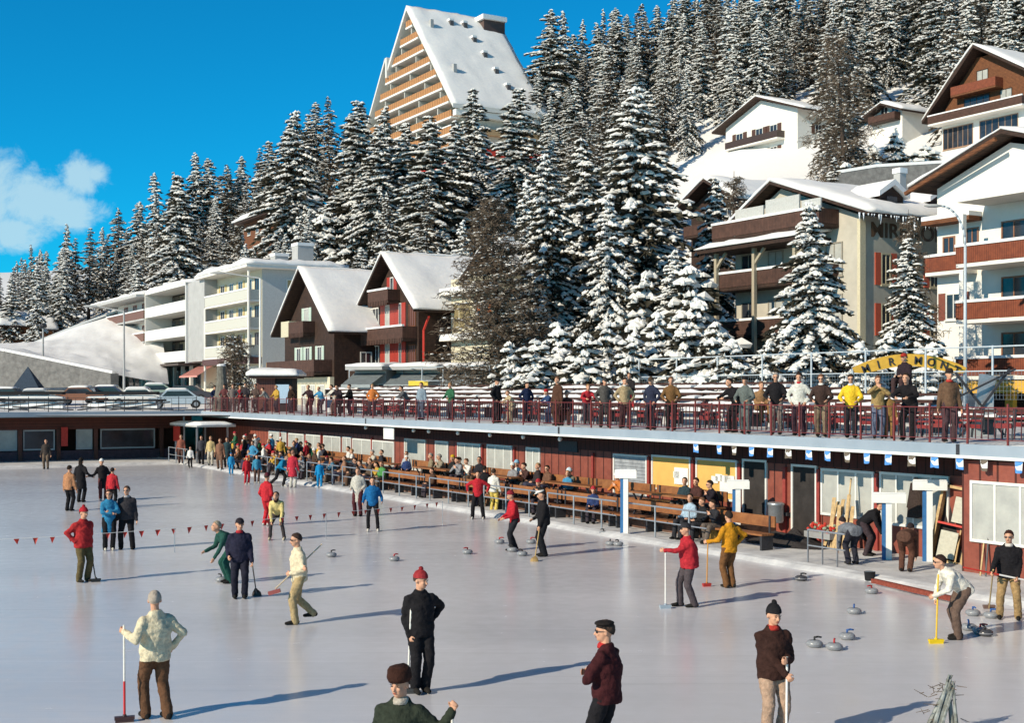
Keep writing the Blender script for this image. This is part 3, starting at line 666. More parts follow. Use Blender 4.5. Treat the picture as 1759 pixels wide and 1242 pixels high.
# bleachers
s0 = SA(575, -5); s1 = SA(1705, -5)
for k in range(5):
    t = -4.2 - k * 1.45; z = TZ + .10 + k * .22; nseg = 8; L_ = (s1 - s0) / nseg
    sA = SA(585 if k < 4 else 560, t) + (0, -.9, .6, -1.4, .3)[k]
    if k == 0:
        r = FR('tribune_bench', '', 'bench', 'snow-covered benches of the terrace tribune', sA, t, TZ)
        for x in (.12, L_ * .31, L_ * .62, L_ - .4):
            MB().box(x - .03, x + .03, -.22, .24, 0, .42).box(x - .02, x + .02, .20, .25, .42, .70).build('leg', DMET, r)
        MB().box(0, L_ - .25, -.2, .2, .42, .48).build('seat', C(.05, .03, .025), r)
        MB().box(0, L_ - .25, .21, .25, .60, .68).build('backrest', C(.07, .035, .03), r)
        m = MB(); snow_pad(m, [(0, -.2, .48), (L_ - .25, -.2, .48), (L_ - .25, .2, .48), (0, .2, .48)], .11, 40, 4, .16, 2, 0); m.build('snow', SNOW, r); b0 = r; bch = kids(r)
    m = MB(); m.box(sA, sA + (s1 - s0), -t - .5, -t + .62, TZ, z - .02); 
    if k: o = m.build('tribune_step', DSNOW, None, ST(0, 0), ROT); struct(o)
    for q in range(nseg):
        lab = 'snow-capped dark bench, row %s from the railing, bench %s counting from the left' % (['first', 'second', 'third', 'fourth', 'fifth', 'topmost'][k], ['one', 'two', 'three', 'four', 'five', 'six', 'seven', 'eight'][q])
        if k == 0 and q == 0: b0['label'] = lab; continue
        dup(b0, ST(sA + q * L_, t, z), ROT, lab, None, bch)
# red and dark folded chairs stacked on the terrace
ch0 = FR('folded_chair', '', 'chair', 'folded garden chairs stood on the terrace', 0, 0, 0)
m = MB(); m.beam((-.2, 0, 0), (-.2, .12, .85), .03); m.build('frame', DMET, ch0); MB().beam((.2, 0, 0), (.2, .12, .85), .03).build('frame', DMET, ch0)
MB().box(-.2, .2, -.03, .0, .32, .44).box(-.2, .2, .0, .03, .52, .58).build('seat', C(.22, .03, .03, 'paint'), ch0)
MB().box(-.2, .2, .07, .1, .66, .72).box(-.2, .2, .08, .11, .77, .83).build('backrest', C(.12, .03, .025, 'paint'), ch0)
cch = kids(ch0); rnd = random.Random(12); first = True; nn = 0
for a, b, st in ((575, 1165, .62), (1165, 1245, .40), (1250, 1700, .42)):
    s = SA(a, -1.6); e = SA(b, -1.6)
    while s < e:
        nn += 1
        if nn > 150: break
        t = -1.6 - rnd.uniform(0, 2.2); c = ch0 if first else dup(ch0, (0, 0, 0), None, None, None, cch); first = False
        c.location = ST(s, t, TZ + .03); c.rotation_euler = (0, 0, ROT + rnd.uniform(-.35, .35)); c.scale = (rnd.uniform(.8, 1.1),) * 2 + (rnd.uniform(.75, 1.1),); c['label'] = 'folded slatted garden chair with dark frame standing in the snow of the terrace'
        s += st * rnd.uniform(.7, 1.3)
# tall light post-and-rail fence behind the tribune
f0 = FR('mesh_fence', '', 'fence', 'tall pale fence behind the tribune', 0, -12.6, TZ)
for i in range(3): MB().tube((i * 3., 0, 0), (i * 3., 0, 2.9), .04, n=6).build('post', C(.50, .56, .60, 'paint'), f0)
MB().tube((0, 0, 2.86), (9, 0, 2.86), .03, n=6).build('rail', C(.50, .56, .60, 'paint'), f0); MB().tube((0, 0, 2.0), (9, 0, 2.0), .026, n=6).build('rail', C(.50, .56, .60, 'paint'), f0)
m = MB()
for i in range(61): m.beam((i * .15, 0, 1.0), (i * .15, 0, 2.0), .006)
for i in range(7): m.beam((0, 0, 1.0 + i * .15), (9, 0, 1.0 + i * .15), .006)
m.build('wire_mesh', METAL, f0)
fch = kids(f0); sA = SA(600, -12.6); names = ['behind the shop awnings', 'right of the shop awnings', 'in front of the larch', 'in front of the tallest spruce', 'left of the boy standing up high', 'below the snow-heavy spruce', 'in front of the hotel', 'under the arched sign', 'at the right end']
for i in range(9):
    c = f0 if i == 0 else dup(f0, (0, 0, 0), None, None, None, fch); c.location = ST(sA + i * 9, -12.6, TZ)
    c['label'] = 'tall pale tubular fence section with wire mesh, ' + names[i]
# ------------------------------------------------------------------ buildings on the pavilion's grid
def FM(face, a, b, z): return (a, -b, z) if face == 'A' else (b, a, z)   # a along the wall, b outwards
def fbox(m, face, a0, a1, b0, b1, z0, z1):
    if face == 'A': m.box(a0, a1, -b1, -b0, z0, z1)
    else: m.box(b0, b1, a0, a1, z0, z1)
    return m
def window(par, face, a0, a1, z0, z1, frame=FRAMEW, pane=GLASS, mull=1, off=0., shut=None, sw=None, curtain=False):
    m = MB(); f = min(.08, (a1 - a0) * .12)
    for r in ((a0, a1, z0, z0 + f), (a0, a1, z1 - f, z1), (a0, a0 + f, z0 + f, z1 - f), (a1 - f, a1, z0 + f, z1 - f)): fbox(m, face, r[0], r[1], off + .0, off + .06, r[2], r[3])
    for i in range(mull): x = a0 + (a1 - a0) * (i + 1) / (mull + 1); fbox(m, face, x - .03, x + .03, off, off + .05, z0 + f, z1 - f)
    fbox(m, face, a0 - .06, a1 + .06, off, off + .12, z0 - .08, z0 - .002)
    w = m.build('window', frame, par)
    m = MB(); fbox(m, face, a0 + f, a1 - f, off + .002, off + .02, z0 + f, z1 - f); m.build('pane', pane, w)
    if shut:
        sw = sw or (a1 - a0) * .45
        for x0, x1 in ((a0 - sw - .04, a0 - .04), (a1 + .04, a1 + .04 + sw)):
            m = MB(); fbox(m, face, x0, x1, off + .002, off + .05, z0 - .02, z1 + .02); m.build('shutter', shut, par)
    return w
def balcony(par, face, a0, a1, b, z, h=1., mat=BALW, slab=CONC, snow=True, th=.18, name='balcony', cut=0):
    m = MB(); fbox(m, face, a0, a1, 0.002, b, z - th, z); o = m.build(name, slab, par)
    p = MB(); fbox(p, face, a0, a1, b - .06, b + .03, z + .02, z + h); fbox(p, face, a0, a0 + .06, .01, b - .06, z + .02, z + h); fbox(p, face, a1 - .06, a1, .01, b - .06, z + .02, z + h)
    if cut:                                                   # carved hanging edge
        n = int((a1 - a0) / .3)
        for i in range(n): fbox(p, face, a0 + i * .3, a0 + i * .3 + .18, b - .05, b + .03, z - .34, z + .02)
    p.build('railing', mat, o)
    if snow:
        s = MB(); fbox(s, face, a0 - .02, a1 + .02, b - .12, b + .09, z + h, z + h + .14); s.build('snow_ledge', SNOW, o)
    return o
def gable_roof(par, x0, x1, y0, y1, ze0, zr, th=.3, snow=.5, xr=None, mat=BWOOD, seed=1, ze1=None):
    # ridge along y at xr; eaves at x0 and x1
    xr = (x0 + x1) / 2 if xr is None else xr; ze1 = ze0 if ze1 is None else ze1
    m = MB(); m.prism([(x0, ze0), (xr, zr), (x1, ze1), (x1, ze1 + th), (xr, zr + th), (x0, ze0 + th)], y0, y1); ro = m.build('roof', mat, par)
    s = MB(); e = .005
    snow_pad(s, [(x0, y0, ze0 + th + e), (xr, y0, zr + th + e), (xr, y1, zr + th + e), (x0, y1, ze0 + th + e)], snow, 12, 16, .12, seed, .06)
    snow_pad(s, [(xr, y0, zr + th + e), (x1, y0, ze1 + th + e), (x1, y1, ze1 + th + e), (xr, y1, zr + th + e)], snow, 12, 16, .12, seed + 5, .06)
    s.build('roof_snow', SNOW, ro, smooth=True); return ro
def chimney(par, x, y, z0, z1, w=.6, mat=GREYR):
    o = MB().box(x - w / 2, x + w / 2, y - w / 2, y + w / 2, z0, z1).build('chimney', mat, par)
    MB().box(x - w / 2 - .06, x + w / 2 + .06, y - w / 2 - .06, y + w / 2 + .06, z1, z1 + .3).build('snow_cap', SNOW, o); return o
def bld(name, label, px, Y, z=0, cat='building'): return thing(name, label, cat, (PX(px, Y), Y, z), ROT)
SHRD = C(.38, .045, .03, 'paint'); SH_Y = C(.55, .42, .18, 'paint'); SH_R = C(.55, .10, .05, 'paint'); SH_G = C(.50, .60, .50, 'paint'); SH_B = C(.22, .07, .045, 'paint')
# --- apartment block with cream balconies (nearest of the left-hand row)
Z0 = 4.3
b = bld('apartment_block', 'cream four-storey apartment block with open balconies and shade-toned grey end wall', 450, 120)
MB().box(-19.3, 0, 0, 7.5, Z0, 16.0).build('wall', CREAM, b)
MB().box(.0, .04, .02, 7.5, Z0, 16.0).build('end_wall', C(.50, .51, .50, 'paint'), b)  # grey sheet over the cream end, shade painted into its colour
zl = [13.1, 10.5, 7.9]
MB().box(-19.34, -13.6, -1.35, 0, 7.6, 16.0).build('stair_wall', GREYR, b)
for z in zl + []:
    balcony(b, 'A', -13.58, -.2, 1.3, z, .95, C(.58, .56, .48, 'paint'), WHITE, True)
    for i, x in enumerate((-12.4, -9.6, -6.8, -4.0)):
        window(b, 'A', x, x + 1.3, z + .1, z + 2.15, pane=GLASS, shut=SH_Y if i % 2 == 0 else None, sw=.5)
    window(b, 'A', -1.9, -.6, z + .1, z + 2.15, pane=GLASS, mull=1, frame=C(.12, .07, .05, 'paint'))
    window(b, 'B', 2.4, 3.5, z + .7, z + 2.0, pane=C(.40, .32, .16, 'paint') if z != 10.5 else GLASS, shut=None if z != 10.5 else SH_Y, off=.045)
MB().tube((-.05, -1.28, Z0), (-.05, -1.28, 15.8), .12).build('corner_post', WHITE, b)
MB().tube((-13.6, -1.28, Z0), (-13.6, -1.28, 13), .12).build('corner_post', WHITE, b)
ro = MB().box(-15.2, 1.2, -1.9, 8.2, 16.0, 16.25).build('roof', WHITE, b)
m = MB(); snow_pad(m, [(-15.2, -1.9, 16.26), (1.2, -1.9, 16.26), (1.2, 8.2, 16.26), (-15.2, 8.2, 16.26)], .75, 24, 12, .35, 2, .1); m.build('roof_snow', SNOW, ro, smooth=True)
chimney(b, -2.5, 5, 16, 18.6, 1.6); chimney(b, -9, 5, 16, 18.2, 1.4)
MB().box(-13.5, 0, -1.6, 0, 7.1, 7.7).build('shop_fascia', C(.10, .045, .04, 'paint'), b)
for x0, x1 in ((-12.8, -9.3), (-8.8, -5.2), (-4.8, -1.2)): window(b, 'A', x0, x1, Z0 + .3, 6.9, pane=GLASS if x0 < -9 else CURT, mull=3, off=.0)
ba = MB(); ba.add([(-19.2, -.1, 7.3), (-13.8, -.1, 7.3), (-13.2, -2.2, 6.1), (-19.6, -2.2, 6.1)], [(0, 3, 2, 1), (0, 1, 2, 3)]); ba.box(-19.6, -13.2, -2.24, -2.2, 5.95, 6.12); ba.build('awning', C(.62, .30, .26), b)
# --- middle block with white loggia bands
b2 = bld('apartment_block', 'white apartment block with three deep loggias between plain white bands', 450, 120)
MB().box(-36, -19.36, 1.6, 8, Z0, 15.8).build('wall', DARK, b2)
MB().box(-19.62, -19.36, -1.6, 8, Z0 + 3.2, 16.1).build('side_wall', C(.70, .69, .66, 'paint'), b2)
MB().box(-36.2, -36, -1.6, 1.6, Z0 + 3.2, 16.1).build('side_wall', WHITE, b2)
for i, z in enumerate((7.7, 10.4, 13.1)):
    o = MB().box(-36, -19.65, -1.6, -1.35, z, z + 1.15).box(-36, -19.65, -1.35, 1.6, z, z + .2).build('balcony_band', WPAINT, b2)
    for q in range(5):
        x = -35.6 + q * 3.2
        w = MB().box(x, x + 2.9, 1.45, 1.58, z + .25, z + 2.5).build('window', C(.30, .24, .14, 'paint') if q in (1, 3) else C(.10, .08, .06, 'paint'), b2)
        MB().box(x + .15, x + 1.35, 1.42, 1.449, z + .4, z + 2.3).build('pane', GLASS, w)
ro = MB().box(-36.2, -19.36, -1.6, 8, 15.8, 16.1).build('roof', WPAINT, b2)
m = MB(); snow_pad(m, [(-36.2, -1.6, 16.11), (-19.4, -1.6, 16.11), (-19.4, 8, 16.11), (-36.2, 8, 16.11)], .6, 20, 8, .3, 7, .05); m.build('roof_snow', SNOW, ro, smooth=True)
MB().box(-36, -19.4, -2.4, 1.5, 7.25, 7.5).build('canopy', C(.08, .06, .05, 'paint'), b2)
for q in range(5): MB().box(-35.4 + q * 3.2, -34.9 + q * 3.2, -.3, 0, Z0, 7.25).build('pillar', WHITE, b2)
for q in range(4): w = MB().box(-34.7 + q * 3.2, -32.6 + q * 3.2, 1.3, 1.55, Z0 + .3, 6.9).build('shop_window', FRAMEW, b2); MB().box(-34.5 + q * 3.2, -32.8 + q * 3.2, 1.26, 1.299, Z0 + .5, 6.7).build('pane', GLASS, w)
# --- far block with red-brown balconies
b3 = bld('apartment_block', 'grey-roofed far block with dark red slatted balconies and orange awning', 450, 120)
MB().box(-56, -36.2, 0, 8, Z0, 15.6).build('wall', C(.66, .63, .56, 'paint'), b3)
for z in (7.7, 10.4, 13.1):
    balcony(b3, 'A', -57 if z < 13 else -55, -36.3, 1.7, z, .95, C(.17, .08, .055, 'paint'), GREYR, z > 10)
    for x in (-52.5, -48, -43.5, -39.5): window(b3, 'A', x, x + 1.8, z + .1, z + 2.2, frame=C(.35, .10, .06, 'paint'), pane=GLASS)
ro = MB().box(-61, -36.2, -2.6, 8, 15.6, 15.9).build('roof', GREYR, b3)
m = MB(); snow_pad(m, [(-61, -2.6, 15.91), (-36.3, -2.6, 15.91), (-36.3, 8, 15.91), (-61, 8, 15.91)], .55, 20, 8, .3, 9, .05); m.build('roof_snow', SNOW, ro, smooth=True)
chimney(b3, -45, 4, 15.9, 17.8, 1.6)
m = MB(); m.add([(-58, -1.8, 7.2), (-46, -1.8, 7.2), (-45, -5, 5.4), (-59, -5, 5.4)], [(0, 3, 2, 1), (0, 1, 2, 3)]); m.box(-59, -45, -5.04, -5, 5.15, 5.42); m.build('awning', ORAW, b3)
MB().box(-60, -36.3, -2.2, 0, 7.25, 7.5).build('canopy', GREYR, b3)
for x in (-40, -42.5, -55): MB().box(x, x + .35, -.4, -.05, Z0, 7.2).build('pillar', WHITE, b3)
for x in (-54, -50, -47, -39.8): w = MB().box(x, x + 2.4, -.06, 0, Z0 + .4, 6.8).build('shop_window', FRAMEW, b3); MB().box(x + .2, x + 2.2, -.08, -.061, Z0 + .6, 6.6).build('pane', GLASS, w)
# --- chalet with pale green shutters
c = bld('chalet', 'dark timber chalet with pale green shutters and steep snow-covered roof', 574, 100)
L_ = 10.9; D_ = 9.5
m = MB(); m.prism([(-L_, 3), (0, 3), (0, 9.2), (-L_ / 2, 13.9), (-L_, 9.2)], 0, D_); m.build('wall', DWOOD, c)
MB().box(-L_, 0, -.35, -.002, 3.0, 5.6).build('ground_floor_wall', CREAM, c)
gable_roof(c, -L_ - .7, 1.3, -1.0, D_ + .6, 9.1, 14.3, .2, .34, mat=DWOOD, seed=11, ze1=8.9)
balcony(c, 'A', -L_ - .3, -.4, 1.5, 6.0, .95, BALW, DWOOD, False, cut=1); balcony(c, 'A', -7.3, -4.0, 1.0, 9.2, .95, BALW, DWOOD, False, cut=1)
MB().box(-9.4, -7.5, -.9, -.05, 9.0, 10.3).build('bay_panel', C(.60, .54, .38, 'paint'), c)
for x in (-8.0, -6.0, -3.4): window(c, 'A', x, x + .9, 6.1, 8.1, pane=GLASS, shut=SH_G, sw=.42)
window(c, 'A', -6.3, -5.3, 9.5, 11.3, pane=CURT, shut=SH_G, sw=.5)
for x in (-10, -8, -6, -4, -2): window(c, 'A', x, x + 1.0, 3.3, 5.0, pane=CURT, off=.36)
MB().box(-L_ - .45, -L_ - .25, -1.5, -1.3, 3.2, 6.9).build('porch_post', C(.55, .32, .10, 'paint'), c)
for y in (2.2, 5.4): window(c, 'B', y, y + 1., 6.2, 7.6, pane=GLASS)
MB().box(.3, 2.8, 1.0, 5, 3.0, 6.2).build('side_porch', DWOOD, c)
# --- chalet with red shutters
c = bld('chalet', 'dark timber chalet with bright red shutters and three carved balconies', 719, 95)
L_ = 9.3; D_ = 7.6
m = MB(); m.prism([(-L_, 3), (0, 3), (0, 10.4), (-L_ / 2, 14.4), (-L_, 10.4)], 0, D_); m.build('wall', DWOOD, c)
MB().box(-L_, 0, -.3, -.002, 3.0, 5.2).build('ground_floor_wall', C(.45, .40, .32, 'paint'), c)
gable_roof(c, -L_ - .8, 1.2, -1.0, D_ + .5, 10.3, 14.9, .2, .3, mat=DWOOD, seed=21)
balcony(c, 'A', -L_ + .3, -.2, 1.2, 8.4, .9, BALW, DWOOD, True, cut=1); balcony(c, 'A', -L_ + .2, -.2, 1.4, 5.4, .8, BALW, DWOOD, True, cut=1); balcony(c, 'A', -6.9, -3.2, 1.0, 11.4, .85, BALW, DWOOD, True, cut=1)
for z in (6.3, 9.3):
    window(c, 'A', -L_ + .5, -L_ + 2.3, z, z + 1.8, pane=GLASS, mull=2); window(c, 'A', -5.8, -5.0, z, z + 1.9, pane=CURT, mull=0, shut=SHRD, sw=.9); window(c, 'A', -3.3, -2.9, z, z + 1.9, pane=GLASS, mull=0, shut=SHRD, sw=.7)
    window(c, 'A', -1.6, -.4, z, z + 1.7, pane=C(.14, .06, .05, 'paint'), mull=2, frame=BWOOD)
window(c, 'A', -4.9, -4.3, 12.2, 13.3, pane=GLASS, mull=0, shut=SHRD, sw=.55)
MB().tube((.25, .3, 3.5), (.25, .3, 9.0), .09).tube((.25, .3, 9.0), (1.1, .3, 10.0), .09).build('drain_pipe', REDP, c)
MB().box(.02, .08, .8, 7, 7.3, 7.42).build('side_beam', BWOOD, c)
MB().box(.6, 3.2, 1, 4.5, 3, 5.2).build('side_shed', DWOOD, c)
# --- cream house half hidden by the larch
c = bld('house', 'pale yellow house with flat snow ledges, half hidden by the bare larch', 850, 90)
MB().box(-6.6, 0, 0, 8, 3, 12.8).build('wall', CREAM, c)
for z in (8.2, 11.6): MB().box(-7.0, .4, -.8, -.002, z, z + .22).build('ledge', WHITE, c).parent = c; MB().box(-7.0, .4, -.8, -.02, z + .222, z + .5).build('snow_ledge', SNOW, c)
for z in (4.4, 9.0):
    window(c, 'A', -6.2, -3.4, z, z + 2., pane=C(.25, .20, .10, 'paint'), mull=2, frame=CREAM); window(c, 'A', -2.0, -1.0, z, z + 1.8, pane=GLASS, shut=C(.60, .18, .06, 'paint'), sw=.5)
gable_roof(c, -4.5, 3.2, -.5, 8, 12.4, 14.8, .2, .35, mat=DWOOD, seed=31)
chimney(c, -3.6, 3, 12.8, 15.6, .8)
# --- shops with grey awnings in front of the chalets
for i, (pa, pb, py0, py1, lab) in enumerate(((600, 660, 625, 640, 'left shop with slanting grey awning and small pink goods'), (672, 755, 622, 640, 'middle shop with grey awning and small yellow sign'), (765, 862, 618, 645, 'right shop with the widest grey awning'))):
    Y = 86; r = thing('shop_kiosk', lab, 'shop', (PX(pa, Y), Y, 3.0), ROT * .35, 'shops with grey awnings'); w = PX(pb, Y) - PX(pa, Y)
    MB().box(0, w, .8, 3.2, 0, 2.9).build('wall', C(.50, .47, .42, 'paint'), r)
    MB().box(-.2, w + .2, -.2, 3.4, 2.9, 3.1).build('roof', GREYR, r); m = MB(); snow_pad(m, [(-.2, -.2, 3.11), (w + .2, -.2, 3.11), (w + .2, 3.4, 3.11), (-.2, 3.4, 3.11)], .3, 14, 6, .15, i, 0); m.build('roof_snow', SNOW, r, smooth=True)
    m = MB(); m.add([(0, .75, 2.7), (w, .75, 2.7), (w - .1, -1.3, 1.9), (.1, -1.3, 1.9)], [(0, 3, 2, 1), (0, 1, 2, 3)]); m.box(.1, w - .1, -1.34, -1.3, 1.7, 1.92); m.build('awning', GREYAW, r)
    for q in range(3):
        x = .2 + q * w / 3; ww = MB().box(x, x + w / 3 - .3, .72, .8, .5, 2.0).build('shop_window', FRAMEW, r); MB().box(x + .08, x + w / 3 - .38, .69, .719, .6, 1.9).build('pane', GLASS if q != 1 else CURT, ww)
    if i == 1: MB().box(w - 1.3, w + .1, -1.40, -1.36, 1.75, 2.15).build('sign', C(.80, .58, .05, 'paint'), r)
    if i == 0: MB().box(w * .6, w * .8, .4, .6, .6, 1.5).build('goods', C(.7, .2, .2), r)
# --- hotel
h = bld('hotel', 'large four-storey hotel with broad snowy roof, long icicles and painted name', 1478, 70)
L_ = 10.4; D_ = 7.9; zw = 14.0
m = MB(); m.prism([(-L_, 3), (0, 3), (0, 14.1), (-6.3, 16.4), (-9.6, 14.7), (-L_, 14.1)], 0, D_); m.build('wall', HOTEL, h)
gable_roof(h, -10.0, 1.5, -.9, D_ + .8, 14.55, 16.6, .18, .45, xr=-6.3, mat=DWOOD, seed=41, ze1=13.85)
for y, hh in ((2.4, 1.), (6.4, 1.)):                                       # dormers on the right slope
    d = MB(); d.prism([(-.9, 0), (.9, 0), (.9, .8), (0, 1.35), (-.9, .8)], 0, 2.6)
    d = d.build('dormer', DWOOD, h, (.0, y, 14.5), pi / 2); MB().box(-.4, .4, -.03, -.002, .2, .8).build('pane', GLASS, d)
    m = MB(); m.prism([(-1.2, .72), (0, 1.42), (1.2, .72), (1.2, 1.0), (0, 1.75), (-1.2, 1.0)], -.25, 2.6); m.build('roof_snow', SNOW, d)
chimney(h, -3.2, 6.5, 15.5, 17.4, .5)
for zz, x0 in ((4.9, -L_), (7.8, -L_), (10.7, -L_), (13.75, -L_ - .4)): balcony(h, 'A', x0, -1.6, 1.5, zz, .85, BALW, DWOOD, True)
m = MB(); snow_pad(m, [(-L_ - .9, -2.5, 13.1), (-2.2, -2.5, 13.1), (-2.2, -.02, 13.45), (-L_ - .9, -.02, 13.45)], .3, 20, 5, .12, 44, .05); m.build('porch_snow', SNOW, h, smooth=True)
MB().box(-L_ - .8, -2.2, -2.4, -.02, 12.85, 13.08).build('porch_roof', DWOOD, h)
for x in (-L_ + .1, -L_ * .66, -L_ * .33): MB().box(x, x + .22, -1.78, -1.56, 3, 12.85).beam((x + .1, -1.67, 11.9), (x + 1.0, -1.67, 12.8), .15).build('post', C(.42, .36, .26, 'paint'), h)
for x0, x1, z1 in ((-8.9, -6.4, 15.35), (-6.2, -3.4, 15.6), (-3.2, -1.7, 15.2)): MB().box(x0, x1, -1.3, -1.2, 13.8, z1).build('windbreak', C(.50, .50, .47, 'paint'), h)
for z in (5.1, 8.0, 10.9):
    for x in (-9.8, -7.4, -5, -2.6): window(h, 'A', x, x + 1.3, z, z + 1.9, pane=GLASS if x < -9 else CURT, mull=1, frame=C(.30, .27, .22, 'paint'))
for z in (5.4, 8.35, 11.15):
    for y in (1.55, 5.4): window(h, 'B', y, y + .75, z - .8, z + .95, pane=GLASS, mull=1, frame=C(.55, .48, .32, 'paint'), shut=SH_R if z < 11.5 else SH_B, sw=.42)
MB().box(-.12, .10, -.12, .30, 3, 13.9).build('corner_pilaster', C(.62, .55, .38, 'paint'), h)
balcony(h, 'B', 5.6, 7.8, .8, 8.2, .8, BALW, CONC, True)
me = text_mesh('MIREMONT', 1.15, .015, 'lettering', C(.12, .07, .04, 'paint')); o = link('lettering', me, h); o.rotation_euler = (pi / 2, 0, pi / 2); o.location = (.03, 4.2, 12.98); o.scale = (1.18, 1, 1)
ICI = M('icicle_ice', (.72, .78, .84), .15, var=.1, scale=3, bump=.2, spec=.6); rnd = random.Random(5); y = -1.6
while y < D_ + .6:
    ln = rnd.choice((.25, .4, .6, .9, 1.3)) * rnd.uniform(.5, .9) * (1.1 if 2 < y < 6 else .6); MB().tube((1.5, y, 13.95), (1.5 + rnd.uniform(-.03, .03), y, 13.95 - ln), .05 + ln * .02, .008, 6).build('icicle', ICI, h, smooth=True); y += rnd.uniform(.12, .38)

# --- right-hand chalet block
r = bld('apartment_chalet', 'tall white chalet-style block with rows of red-brown balconies at the right edge', 1610, 68)
WL = 11.
m = MB(); m.prism([(0, 3), (WL, 3), (WL, 15.2), (4.6, 16.9), (0, 15.2)], 0, 10); m.build('wall', WHITE, r)
gable_roof(r, -1.0, 11.5, -1.1, 10.4, 15.1, 17.2, .22, .3, xr=4.9, mat=DWOOD, seed=51, ze1=15.0)
for y in (-1.6,): MB().beam((-1.1, -1.2, 15.0), (4.7, -1.2, 16.95), .18).build('roof_beam', BWOOD, r)
xb = 3.2
for z in (5.2, 8.0, 10.8): balcony(r, 'A', xb, WL + .3, 2.3, z, .85, RBAL, WHITE, True)
MB().box(xb, WL + .2, -2.3, -.02, 13.9, 14.5).build('upper_slab', WHITE, r)
for z in (5.4, 8.2, 11.0): 
    for x in (xb + .9, xb + 3.2, xb + 5.2): window(r, 'A', x, x + 1.5, z, z + 2., pane=GLASS, mull=1, frame=C(.30, .14, .08, 'paint'))
    MB().box(xb + .1, xb + .35, -2.2, -1.95, z + .7, z + 2.3).build('post', WHITE, r)
MB().box(-.2, 2.9, -1.0, -.02, 13.2, 13.42).build('porch_roof', BWOOD, r); MB().box(-.2, 2.9, -1.0, -.04, 13.422, 13.65).build('snow_ledge', SNOW, r)
balcony(r, 'A', -.1, 2.6, .8, 10.7, .8, RBAL, WHITE, True)
for x, z in ((.4, 11.3), (1.9, 11.6)): window(r, 'A', x, x + .8, z, z + 1.3, pane=GLASS, frame=C(.30, .14, .08, 'paint'))
window(r, 'A', .6, 1.6, 8.2, 9.6, pane=GLASS, shut=SH_B)
MB().box(xb + .1, WL + .2, -2.35, -1.7, 4.35, 4.95).build('yellow_band', YEL, r)
MB().box(xb + .3, WL, -.06, -.01, 3.0, 4.9).build('entrance_front', DARK, r)
for x in (xb + 1.0, xb + 2.6): MB().box(x, x + .45, -1.9, -1.6, 3.0, 4.35).build('pillar', YEL, r)
# --- white chalet on the slope
Yw = 165; zb = PZ(260, Yw)
w = bld('chalet', 'white chalet with brown shutters and dark balcony alone on the snowy slope', 1370, Yw)
L_ = 14.2; s_ = 165 / 2200.
m = MB(); m.prism([(-L_, zb - 5), (0, zb - 5), (0, zb + 5.6), (-L_ / 2, zb + 8), (-L_, zb + 5.6)], 0, 11); m.build('wall', WHITE, w)
gable_roof(w, -L_ - 1.6, 2.2, -1.2, 11.8, zb + 4.9, zb + 8.1, .25, .35, mat=DWOOD, seed=61)
balcony(w, 'A', -L_ + 1.4, -2.4, 1.3, zb + 2.2, .9, C(.06, .04, .035, 'paint'), WHITE, False); balcony(w, 'A', -L_ + 1.0, -1.6, 1.3, zb - 1.0, .8, C(.06, .04, .035, 'paint'), WHITE, False)
for z in (zb - .5, zb + 2.4):
    for x in (-12.0, -8.0 if z > zb else -9., -5.2): window(w, 'A', x, x + 1.4, z, z + 1.9, pane=GLASS, shut=C(.10, .05, .035, 'paint'), sw=.75)
for y in (3, 7): window(w, 'B', y, y + 1.2, zb + 2.6, zb + 3.9, pane=GLASS, shut=C(.10, .05, .035, 'paint'))
# --- brown chalet top right
Yb = 140; zb = PZ(233, Yb)
w = bld('chalet', 'brown timber chalet with steep half-hipped snowy roof high at top right', 1768, Yb)
L_ = 12.
m = MB(); m.prism([(-L_, zb - 4), (0, zb - 4), (0, zb + 3.2), (-L_, zb + 3.2)], 0, 9); m.build('lower_wall', WHITE, w)
m = MB(); m.prism([(-L_, zb + 3.21), (0, zb + 3.21), (0, zb + 7.2), (-4.6, zb + 10.1), (-8.2, zb + 10.1), (-L_ + .6, zb + 5.2)], .0, 9); m.build('upper_wall', BWOOD, w)
m = MB(); m.prism([(-L_ - 1.6, zb + 3.6), (-8.6, zb + 8.4), (-6.2, zb + 10.9), (1.6, zb + 6.2), (1.6, zb + 6.5), (-6.2, zb + 11.25), (-8.9, zb + 8.8), (-L_ - 1.6, zb + 3.95)], -1.6, 10); ro = m.build('roof', DWOOD, w)
m = MB(); snow_pad(m, [(-6.2, -1.7, zb + 11.26), (1.7, -1.7, zb + 6.5), (1.7, 10, zb + 6.5), (-6.2, 10, zb + 11.26)], .4, 10, 10, .1, 71, .05); snow_pad(m, [(-8.9, -1.7, zb + 8.82), (-6.2, -1.7, zb + 11.26), (-6.2, 10, zb + 11.26), (-8.9, 10, zb + 8.82)], .45, 6, 10, .1, 72, .05); snow_pad(m, [(-L_ - 1.6, -1.7, zb + 3.97), (-8.9, -1.7, zb + 8.82), (-8.9, 10, zb + 8.82), (-L_ - 1.6, 10, zb + 3.97)], .3, 8, 10, .1, 73, .0); m.build('roof_snow', SNOW, ro, smooth=True)
balcony(w, 'A', -9.6, -3.4, 1.3, zb + 6.1, 1., RBAL, BWOOD, False); balcony(w, 'A', -L_ - .6, .4, 1.7, zb + 3.3, .9, BALW, WHITE, True); balcony(w, 'B', .5, 5, 1.0, zb + 3.3, 1., BALW, WHITE, False)
window(w, 'A', -7.0, -5.4, zb + 7.2, zb + 8.6, pane=CURT, frame=DWOOD); window(w, 'A', -8.8, -5.2, zb + 4.3, zb + 5.8, pane=GLASS, mull=3, frame=DWOOD); window(w, 'A', -3.8, -2.2, zb + 4.3, zb + 5.8, pane=CURT, mull=1, frame=DWOOD)
